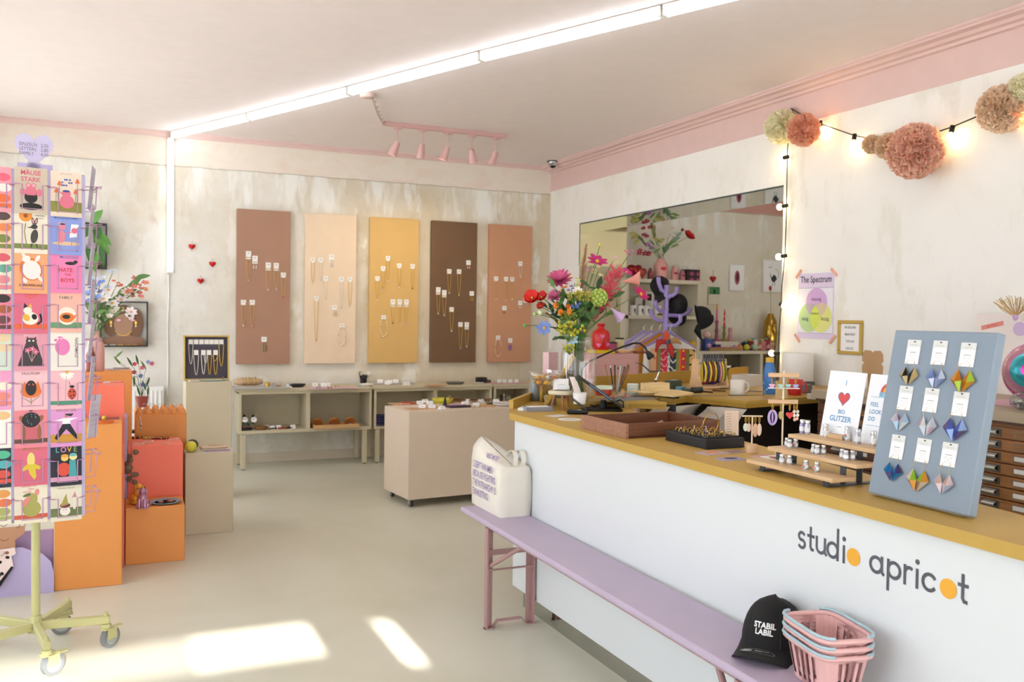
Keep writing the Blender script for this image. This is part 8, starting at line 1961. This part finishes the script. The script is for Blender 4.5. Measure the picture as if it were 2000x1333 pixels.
# shirts on hangers
def shirt(dx, dv, c, lab, hw=.25, drop=.55):
    o = ax*(dx+.03)+vw*dv; zt_ = 1.30; L = Vector((cx_+o.x, cy_+o.y, zt_))
    t = thing('shirt', lab, 'shirt', tuple(L), math.atan2(ax.y, ax.x)+.25, group='shirts on lilac hangers'); G = []
    for i in range(13):
        u = i/6-1; row = []
        zs = (-.01 if hw < .26 else -.04)-.13*abs(u)**1.1
        for j in range(9):
            v = j/8; row.append((u*hw*(1+.12*v), .015*math.sin(u*9)*v-.0, zs-(drop-.1)*v))
        G.append(row)
    m = MB(); m.grid(G, M(c, .85)); m.grid([[(x, y+.05*(1-abs(x)/hw*.8), z) for x, y, z in r] for r in G[::-1]], M(c, .85)); part('fabric', m, t)
    m = MB(); m.tube([(-hw, .01, -.165), (-.05, .01, -.04), (0, .01, -.005), (.05, .01, -.04), (hw, .01, -.165)], .013, COATL, 8); m.tube([(0, .01, 0), (0, .01, .04), (.02, .01, .06)], .004, SILVER, 6); part('hanger', m, t)
    return t
shirt(-.22, .14, '#c9bfd6', 'pale lilac shirt at the back of the shirts on the coat stand')
shirt(-.155, .06, '#e6e1dc', 'white shirt behind the orange one on the coat stand')
shirt(-.09, -.02, '#d8923a', 'orange shirt on the coat stand')
shirt(.0, -.12, '#e6e2de', 'white shirt in front carrying the patchwork panel', .27, .5)
# patchwork panel: striped scarf panel
t = thing('patchwork_scarf', 'colourful patchwork panel hanging in front of the white shirt', 'scarf', mw=FACE((0, 0, 0), -vw.x, -vw.y))
a = at_plane(1271, 681, (cx_, cy_, 0)-Vector((0, 0, 0)) if False else Vector((cx_, cy_, 0))-vw*.2, vw); b = at_plane(1357, 745, Vector((cx_, cy_, 0))-vw*.2, vw)
t.matrix_world = FACE((a.x, a.y, b.z), -vw.x, -vw.y); w_ = (Vector((b.x, b.y))-Vector((a.x, a.y))).length; h_ = a.z-b.z
def strip(x0, x1, c, fn=None):
    m = MB(); m.box(w_*x0, w_*x1, 0, h_, -.006, 0, M(c, .8))
    if fn: fn(m, w_*x0, w_*x1)
    part('strip', m, t)
def st_wave(c, n=5):
    def f(m, x0, x1):
        for k in range(n): m.line([(x0+(x1-x0)*u, h_*(k+.5)/n+.02*math.sin(u*5+k)) for u in (0.05, .25, .5, .75, .95)], .012, .0005+k*1e-4, M(c, .8))
    return f
def st_zig(c):
    def f(m, x0, x1):
        for k in range(7): y = h_*(k+.5)/7; m.flat([(x0, y-.012), (x0+(x1-x0)*.7, y+.012), (x0, y+.014)] if k % 2 else [(x1, y-.012), (x1-(x1-x0)*.75, y+.016), (x1, y+.012)], .0005, M(c, .8))
    return f
def st_dots(c, c2):
    def f(m, x0, x1):
        for k in range(8): y = h_*(k+.5)/8; m.flat([((x0+x1)/2-.012, y-.01), ((x0+x1)/2+.016, y), ((x0+x1)/2-.008, y+.014)], .0005, M(c if k % 2 else c2, .8))
    return f
strip(0, .13, '#d9a67a', st_wave('#b5643f', 2)); strip(.13, .16, '#b54a34'); strip(.16, .23, '#7f8a4a'); strip(.23, .38, '#d0384a', st_wave('#e78fa5')); strip(.38, .43, '#e6dcd2', st_zig('#2b2528')); strip(.43, .57, '#37404f', st_wave('#d8d3cc', 4)); strip(.57, .64, '#84904f'); strip(.64, .68, '#e06a34'); strip(.68, .79, '#cf3328', st_dots('#e0c34a', '#5a4a9a')); strip(.79, .87, '#6f7040'); strip(.87, 1.0, '#d9a863', st_zig('#2a211c'))
q = at_plane(1305, 668, Vector((cx_, cy_, 0))-vw*.24, vw); m = MB(); 
for pts_, c in ((((0, 0, 0), (-.09, -.01, .0), (-.12, -.0, -.10)), '#b5322c'), (((0, 0, 0), (.03, 0, -.08), (.05, 0, -.15)), '#c23a2f'), (((0, 0, 0), (.08, 0, .02), (.13, 0, -.02)), '#b58a5a'), (((0, 0, 0), (-.02, 0, .06), (-.03, 0, .11)), '#d5563a')): m.tube(pts_, [.022, .034, .006], M(c, .8), 8)
m.ball((0, -.01, 0), (.03, .025, .028), M('#5a5a6a', .8), 8, 6); solo('silk_scarf', m, 'knotted red silk scarf at the collar of the front shirt', 'scarf', tuple(q), math.atan2(ax.y, ax.x))
# ------------------------------------------------------------------ flowers
GST = M('#5f7a3e', .6); GLF = M('#3f6b35', .5); GLF2 = M('#6f9350', .5); GLD = M('#24402a', .5)
def mixv(a, b, t_): return Vector(a)*(1-t_)+Vector(b)*t_
def stem_pts(base, neck, tip, n=9):
    P = []
    for i in range(n):
        u = i/(n-1); 
        if u < .35: P.append(tuple(mixv(base, neck, u/.35)))
        else:
            v = (u-.35)/.65; q = mixv(neck, tip, v); q.z += .03*math.sin(PI*v); P.append(tuple(q))
    return P
def petals(m, c, d, r, wd, n, mat, lift=.3, layers=1, cup=.15, rnd=.1):
    d = Vector(d).normalized(); a = d.orthogonal().normalized(); b = d.cross(a)
    for L in range(layers):
        for k in range(n):
            an = 2*PI*(k+.5*L)/n+RND.uniform(-rnd, rnd); rad = (a*math.cos(an)+b*math.sin(an)); lf = lift+.35*L
            dr = (rad+d*lf).normalized(); s = dr.cross(d).normalized(); G = []
            rr = r*(1-.12*L)*RND.uniform(.9, 1.08)
            for i in range(5):
                u = i/4; w2 = wd*math.sin(PI*(.12+.83*u))**.7; q = Vector(c)+dr*(rr*u)+d*(cup*rr*u*u)
                G.append([tuple(q-s*w2/2+d*w2*.12), tuple(q), tuple(q+s*w2/2+d*w2*.12)])
            m.grid(G, mat)
def flower(kind, px, py, rpx, col, lab, base, neck, Y, name, grp, dy=0.0, leafs=0, plane=None):
    tip = plane(px, py, dy) if plane else U(px, py, Y=Y+dy); r = rpx/ppm(tip)*(1.0 if kind in ('leaf', 'plume', 'bud', 'tulip', 'calla', 'spray') else 1.3)
    tip = Vector(tip); b = Vector(base)+Vector((rj(.025), rj(.025), 0)); nk = Vector(neck)+Vector((rj(.03), rj(.03), 0))
    t = thing(name, lab, 'flower', tuple(b), group=grp); loc = b
    m = MB(Matrix.Translation(-loc)); P = stem_pts(b, nk, tip); m.tube(P, .0022, GST, 5); 
    for k in range(leafs):
        q = Vector(P[5+k % 3]); leaf(m, q, (rj(1), rj(1)-.3, .5), .09, .03, GLF if k % 2 else GLF2, (rj(.3), -1, .6))
    part('stem', m, t)
    m = MB(Matrix.Translation(-loc)); d = (tip-nk); d = (d.normalized()*.55+Vector((-.3, -.75, .35))*.75).normalized(); C_ = M(col, .65)
    if kind == 'poppy': petals(m, tip, d, r, r*1.25, 5, C_, .25, 2, .3); m.ball(tuple(tip+d*r*.25), r*.16, M('#c9a93f', .6), 8, 6)
    elif kind == 'dahlia': petals(m, tip, d, r, r*.3, 14, C_, .1, 3, .2); petals(m, tip, d, r*.55, r*.2, 9, M(col, .5), 1.2, 1, .1)
    elif kind == 'cosmos': petals(m, tip, d, r, r*.62, 7, C_, .15, 1, .1); m.ball(tuple(tip+d*r*.08), r*.2, M('#dda83a', .6), 8, 6)
    elif kind == 'small': 
        for k in range(5): q = tip+Vector((rj(r), rj(r)*.5, rj(r))); petals(m, q, d, r*.5, r*.36, 5, C_, .3, 1, .1); m.ball(tuple(q), r*.12, M('#e0c35a', .6), 6, 4)
    elif kind == 'spray':
        for k in range(190):
            u = RND.random(); q = mixv(tip, nk, .55*u)+Vector((rj(r*.42), rj(r*.42), rj(r*.42)))*(.5+.8*u*(1.3-u)); e = q+Vector((rj(.5), rj(.5), .25+rj(.4))).normalized()*r*.42
            m.tube([tuple(q), tuple((q+e)/2+Vector((rj(.004), 0, rj(.004)))), tuple(e)], [.0030, .0038, .0014], C_, 4)
    elif kind == 'ball':
        for k in range(46):
            zz = 1-2*(k+.5)/46; ph = k*2.4; q = tip+Vector((math.sqrt(1-zz*zz)*math.cos(ph), math.sqrt(1-zz*zz)*math.sin(ph), zz))*r*.82; m.ball(tuple(q), r*.24, C_, 6, 4)
        m.ball(tuple(tip), r*.8, C_, 8, 6)
    elif kind == 'umbel':
        for k in range(60):
            q = tip+Vector((rj(r), rj(r)*.7, rj(r)*.6+.1*r)); m.tube([tuple(tip-Vector((0, 0, r))), tuple(q)], .0008, GLF2, 3); m.ball(tuple(q), r*.15, C_, 6, 4)
    elif kind == 'calla':
        dd = Vector((.85, -.35, .22) if py < 600 else (.55, -.45, -.7)).normalized(); a = dd.orthogonal().normalized(); b2 = dd.cross(a); G = []
        for i in range(13):
            an = 2*PI*i/12; row = []
            for j in range(6):
                u = j/5; rad = r*(.1+.62*u**1.6); q = tip-dd*r*.8+dd*(r*1.7*u*(1+.18*math.cos(an)))+(a*math.cos(an)+b2*math.sin(an))*rad; row.append(tuple(q))
            G.append(row)
        m.grid(G, C_)
    elif kind == 'tulip': petals(m, tip, (0.1, -.2, 1), r*1.3, r*1.1, 6, C_, 1.8, 1, .0, .05); m.ball(tuple(tip+Vector((0, 0, r*.5))), (r*.62, r*.62, r*.85), C_, 10, 8)
    elif kind == 'plume':
        for k in range(320):
            u = RND.random(); q = mixv(tip, nk, .62*u); e = q+(tip-nk).normalized()*r*.5+Vector((rj(r*.35), rj(r*.3), rj(r*.1)))*(.3+u); m.tube([tuple(q), tuple(e)], [.0017, .0007], C_, 3)
    elif kind == 'bud': m.ball(tuple(tip), (r, r, r*1.1), C_, 10, 8)
    elif kind == 'leaf':
        for k in range(3): leaf(m, mixv(tip, nk, .16*k), (tip-nk).normalized()+Vector((rj(.7), rj(.3), rj(.5))), r*2.2, r*.9, C_, (rj(.4), -1, .5))
    part({'leaf': 'leaves', 'plume': 'plume', 'bud': 'bud'}.get(kind, 'bloom'), m, t)
# big glass vase on the workbench
vp = U(1129, 777, Z=WZ); VX, VY = vp.x, vp.y
t = thing('vase', 'large clear glass vase holding the big bouquet', 'vase', (VX, VY, WZ))
m = MB(); m.lathe([(.088, 0), (.094, .006), (.096, .1), (.096, .23), (.088, .262), (.07, .278), (.066, .30), (.07, .325), (.067, .325), (.063, .30), (.067, .276), (.085, .258), (.093, .226), (.093, .1), (.09, .012), (0, .012)], GLASS, 36); part('glass', m, t)
def Zc(x, y): return 1000+x/5.333, 470+y/5.333
BQ_ = [('poppy', 215, 610, 72, '#d1251c', 'red poppy at the left edge of the big bouquet', -.05), ('poppy', 312, 600, 52, '#cc2a20', 'second red poppy beside the leftmost one', -.02), ('poppy', 300, 690, 36, '#c5221b', 'small red poppy below the two large ones', -.04),
 ('dahlia', 495, 425, 108, '#c75580', 'large pink dahlia at the upper left of the big bouquet', .0), ('dahlia', 448, 590, 66, '#cf6a93', 'smaller pink dahlia below the large one', -.03), ('spray', 1100, 330, 190, '#e0606c', 'feathery coral pink amaranth at the upper right of the bouquet', .0), ('spray', 1010, 520, 150, '#d9505f', 'feathery coral pink amaranth below the upper one', -.05),
 ('cosmos', 885, 225, 88, '#b3236a', 'magenta cosmos at the top of the big bouquet', -.02), ('cosmos', 1335, 565, 82, '#c01f66', 'magenta cosmos sticking out at the right of the bouquet', -.05), ('cosmos', 1190, 335, 55, '#c8338a', 'magenta bloom behind the amaranth', .06), ('small', 820, 270, 38, '#d88aa8', 'sprig of small pink blossoms under the top cosmos', .02), ('small', 1050, 215, 34, '#dba9c6', 'sprig of pale pink blossoms at the top of the bouquet', .04), ('small', 1225, 142, 36, '#c96a95', 'sprig of pink blossoms at the highest right of the bouquet', .05),
 ('calla', 1235, 415, 105, '#e39a8a', 'coral calla lily pointing right in the bouquet', -.02), ('calla', 1080, 755, 88, '#c7a9cf', 'lilac calla lily drooping at the right of the bouquet', -.1), ('ball', 905, 595, 74, '#a9bf5a', 'pale green snowball bloom in the middle of the bouquet', -.1), ('umbel', 640, 588, 52, '#b5ac3f', 'yellow green fennel umbel left of the centre', -.08), ('umbel', 765, 588, 64, '#b9ad45', 'yellow green fennel umbel beside the green snowball', -.09), ('umbel', 590, 935, 95, '#b5b23a', 'large yellow green fennel umbel low in front of the bouquet', -.12), ('umbel', 600, 1130, 48, '#b9b840', 'small fennel umbel hanging over the vase shoulder', -.12), ('umbel', 590, 800, 55, '#8f9a3f', 'green fennel umbel above the large low one', -.09),
 ('tulip', 455, 700, 44, '#e2821c', 'orange tulip at the left of the group of four', -.08), ('tulip', 505, 770, 44, '#e07a1a', 'orange tulip lowest of the group of four', -.1), ('tulip', 583, 705, 34, '#d9641d', 'orange tulip at the top of the group of four', -.08), ('tulip', 594, 765, 42, '#e28a22', 'orange tulip at the right of the group of four', -.11), ('small', 535, 505, 30, '#e0782f', 'small orange blossoms below the large dahlia', -.05), ('small', 620, 510, 36, '#6f6ab5', 'violet blossoms right of the large dahlia', -.04),
 ('cosmos', 338, 915, 68, '#6f86c4', 'blue star flower at the lower left of the bouquet', -.08), ('small', 665, 690, 36, '#4f6fb0', 'blue blossoms in the middle of the bouquet', -.08), ('cosmos', 630, 1030, 52, '#9fc3d2', 'pale blue star flower at the vase rim', -.11), ('plume', 765, 90, 130, '#b5836a', 'tall brown pampas plume at the top of the bouquet', .05), ('plume', 380, 770, 90, '#a9775c', 'brown pampas plume low on the left of the bouquet', .02), ('cosmos', 685, 530, 46, '#efe9dd', 'white daisy in the middle of the bouquet', -.06), ('small', 650, 445, 52, '#dcd9a0', 'cream yellow blossoms above the white daisy', -.02), ('small', 895, 325, 46, '#dfdca5', 'cream blossoms below the top cosmos', .0), ('bud', 915, 45, 14, '#d3cf3f', 'single yellow globe on a thin stem at the very top', .05), ('bud', 132, 888, 20, '#5f9a45', 'green seed pod far out on the left', -.06), ('bud', 236, 765, 18, '#a9c36a', 'pale green bud left of the orange tulips', -.05), ('bud', 290, 750, 28, '#cfd3a8', 'cream bud between the poppies and the tulips', -.05), ('bud', 755, 940, 16, '#d9b52f', 'yellow button bud above the vase rim', -.1), ('bud', 735, 450, 16, '#9a3550', 'dark red bud beside the tall plume', -.03),
 ('leaf', 440, 490, 60, '#5a8f45', 'bright green leaves in front of the large dahlia', -.08), ('leaf', 370, 700, 55, '#2f4a30', 'dark leaves behind the orange tulips', -.04), ('leaf', 880, 490, 72, '#34503a', 'dark green leaves behind the green snowball', .02), ('leaf', 890, 690, 76, '#3f5f35', 'broad green leaves below the green snowball', -.05), ('leaf', 480, 1010, 50, '#4f7048', 'drooping green leaf left of the vase rim', -.08), ('leaf', 600, 620, 70, '#2f4f33', 'dark leaves in the heart of the bouquet', .04), ('leaf', 720, 760, 80, '#33552f', 'dark leaves low in the heart of the bouquet', .0), ('leaf', 820, 800, 60, '#4a6a3f', 'grey green leaves above the vase rim', -.06), ('leaf', 1000, 640, 60, '#44683a', 'green leaves below the amaranth', .0)]
nm = {'poppy': 'poppy', 'dahlia': 'dahlia', 'spray': 'amaranth', 'cosmos': 'cosmos', 'small': 'blossom_sprig', 'calla': 'calla_lily', 'ball': 'snowball_bloom', 'umbel': 'fennel_umbel', 'tulip': 'tulip', 'plume': 'pampas_plume', 'bud': 'flower_bud', 'leaf': 'leafy_branch'}
for k_, x, y, r, c, l, dy in BQ_:
    px, py = Zc(x, y); flower(k_, px, py, r/5.333, c, l, (VX, VY, WZ+.03), (VX, VY, WZ+.31), VY, nm[k_], 'stems in the big bouquet', dy, 2 if k_ not in ('bud', 'small', 'plume') else 0)
# bouquet in the pink vase on the left
def Zl(x, y): return 150+x/3.333, 400+y/3.333
for k_, x, y, r, c, l, dy in [('small', 105, 555, 42, '#6f8fdc', 'deep blue delphinium at the left of the pink vase bouquet', -.02), ('small', 95, 620, 40, '#7f9ae0', 'blue delphinium low at the left of the pink vase bouquet', -.05), ('small', 150, 520, 38, '#b9cdea', 'pale blue blossoms above the deep blue delphinium', .0), ('small', 85, 500, 30, '#c3d6ec', 'palest blue blossoms at the upper left of the pink vase bouquet', .0), ('cosmos', 235, 440, 24, '#bcd2ee', 'pale blue flower at the top of the pink vase bouquet', .0),
  ('cosmos', 205, 560, 34, '#f1e6e6', 'white anemone with pink heart, highest in the pink vase bouquet', -.03), ('cosmos', 175, 618, 34, '#efe7e6', 'white anemone at the centre of the pink vase bouquet', -.05), ('cosmos', 232, 645, 34, '#f3ecec', 'white anemone right of the centre in the pink vase bouquet', -.05), ('cosmos', 288, 620, 30, '#efe3e6', 'white pink anemone towards the right of the pink vase bouquet', -.02), ('cosmos', 322, 575, 32, '#eed9dc', 'pale pink bloom right of the anemones', -.01), ('small', 245, 690, 34, '#ece6dc', 'white small blossoms low in the pink vase bouquet', -.05), ('cosmos', 352, 700, 30, '#f0e6ea', 'white bloom in front of the black wall frame', -.06),
  ('small', 395, 515, 44, '#e0857a', 'salmon blossoms at the right of the pink vase bouquet', .0), ('small', 436, 542, 30, '#df8f7f', 'salmon blossom at the far right of the pink vase bouquet', .0), ('small', 368, 575, 36, '#dd7f7a', 'salmon blossoms below the right branch', .0), ('small', 262, 520, 24, '#dd6f6a', 'small coral blossoms at the top of the pink vase bouquet', .02), ('leaf', 380, 480, 46, '#5f8a4f', 'green leafy branch at the upper right of the pink vase bouquet', .02), ('leaf', 265, 590, 40, '#7a9f5f', 'green leaves between the anemones', .02), ('leaf', 130, 690, 60, '#7f9a6a', 'grey green leaves low at the left of the pink vase bouquet', .0), ('leaf', 190, 720, 56, '#86a372', 'grey green leaves over the neck of the pink vase', -.03)]:
    px, py = Zl(x, y); flower(k_, px, py, r/3.333, c, l, (VB.x, VB.y, 1.07), tuple(VB), VB.y, nm[k_], 'stems in the pink vase bouquet', dy, 1)
# trailing flowers beside the radiator
p = U(262, 752, Y=6.3); t = thing('flower_pot', 'pot of trailing pink and blue flowers behind the tallest orange plinth', 'plant', (.165, 6.27, .792)); m = MB()
m.lathe([(.03, 0), (.04, .07), (.036, .07)], M('#a8574a', .6), 16); part('pot', m, t)
m = MB(Matrix.Translation((-.165, -6.27, -.792)))
for px, py in ((262, 735), (270, 712), (285, 722), (292, 738), (278, 745), (268, 755), (290, 755), (258, 715), (225, 700), (235, 712)):
    q = U(px, py, Y=6.24+rj(.03)); m.tube([(.165, 6.27, .86), tuple(mixv((.165, 6.27, .90), q, .6)+Vector((0, 0, .03))), tuple(q)], .0018, GST, 4); leaf(m, q, (rj(.6), -.3, -1 if py > 730 else .6), .07, .016, GLF2 if px % 2 else GLF)
part('leaves', m, t)
for k, (px, py, c) in enumerate(((263, 712, '#c93a5f'), (278, 719, '#d5577a'), (290, 708, '#7f9fd0'), (297, 711, '#c9566f'), (262, 728, '#b53a58'), (275, 735, '#6f86c4'), (279, 752, '#5f6fb5'))):
    m = MB(Matrix.Translation((-.165, -6.27, -.792))); q = U(px, py, Y=6.22); petals(m, q, (-.1, -1, .3), .016, .013, 5, M(c, .6), .3); m.ball(tuple(q), .004, M('#d9b54a', .6), 6, 4); part('bloom', m, t)
# vase on the tall shelf in the far room
def Zm(x, y): return 1120+x/4.545, 360+y/4.545
for k_, x, y, r, c, l in [('poppy', 1015, 472, 46, '#c3201a', 'red poppy at the right of the far room bouquet'), ('small', 640, 430, 40, '#a82a48', 'crimson blossoms at the upper left of the far room bouquet'), ('small', 625, 590, 46, '#a32445', 'crimson blossoms low at the left of the far room bouquet'), ('small', 665, 545, 28, '#b86ac0', 'mauve blossom at the left of the far room bouquet'), ('small', 545, 470, 40, '#b5ac5a', 'yellow green blossoms at the far left of the far room bouquet'), ('small', 755, 480, 36, '#bdb560', 'yellow green blossoms in the middle of the far room bouquet'), ('small', 860, 440, 42, '#dcdcd0', 'white blossoms at the right of the far room bouquet'), ('leaf', 900, 470, 40, '#7f9a80', 'grey green leaves right in the far room bouquet'), ('leaf', 690, 400, 40, '#7a7f45', 'olive leaves at the top of the far room bouquet'), ('leaf', 600, 500, 40, '#66753f', 'olive leaves at the left of the far room bouquet'), ('leaf', 820, 590, 36, '#5f8060', 'green leaves low at the right of the far room bouquet'), ('bud', 968, 405, 14, '#7a3a30', 'brown bud at the upper right of the far room bouquet')]:
    px, py = Zm(x, y); flower(k_, px, py, r/4.545, c, l, (TV.x, TV.y, SZ1+.05), (TV.x, TV.y, SZ1+.22), TV.y, nm[k_], 'stems in the far room vase', 0, 1)
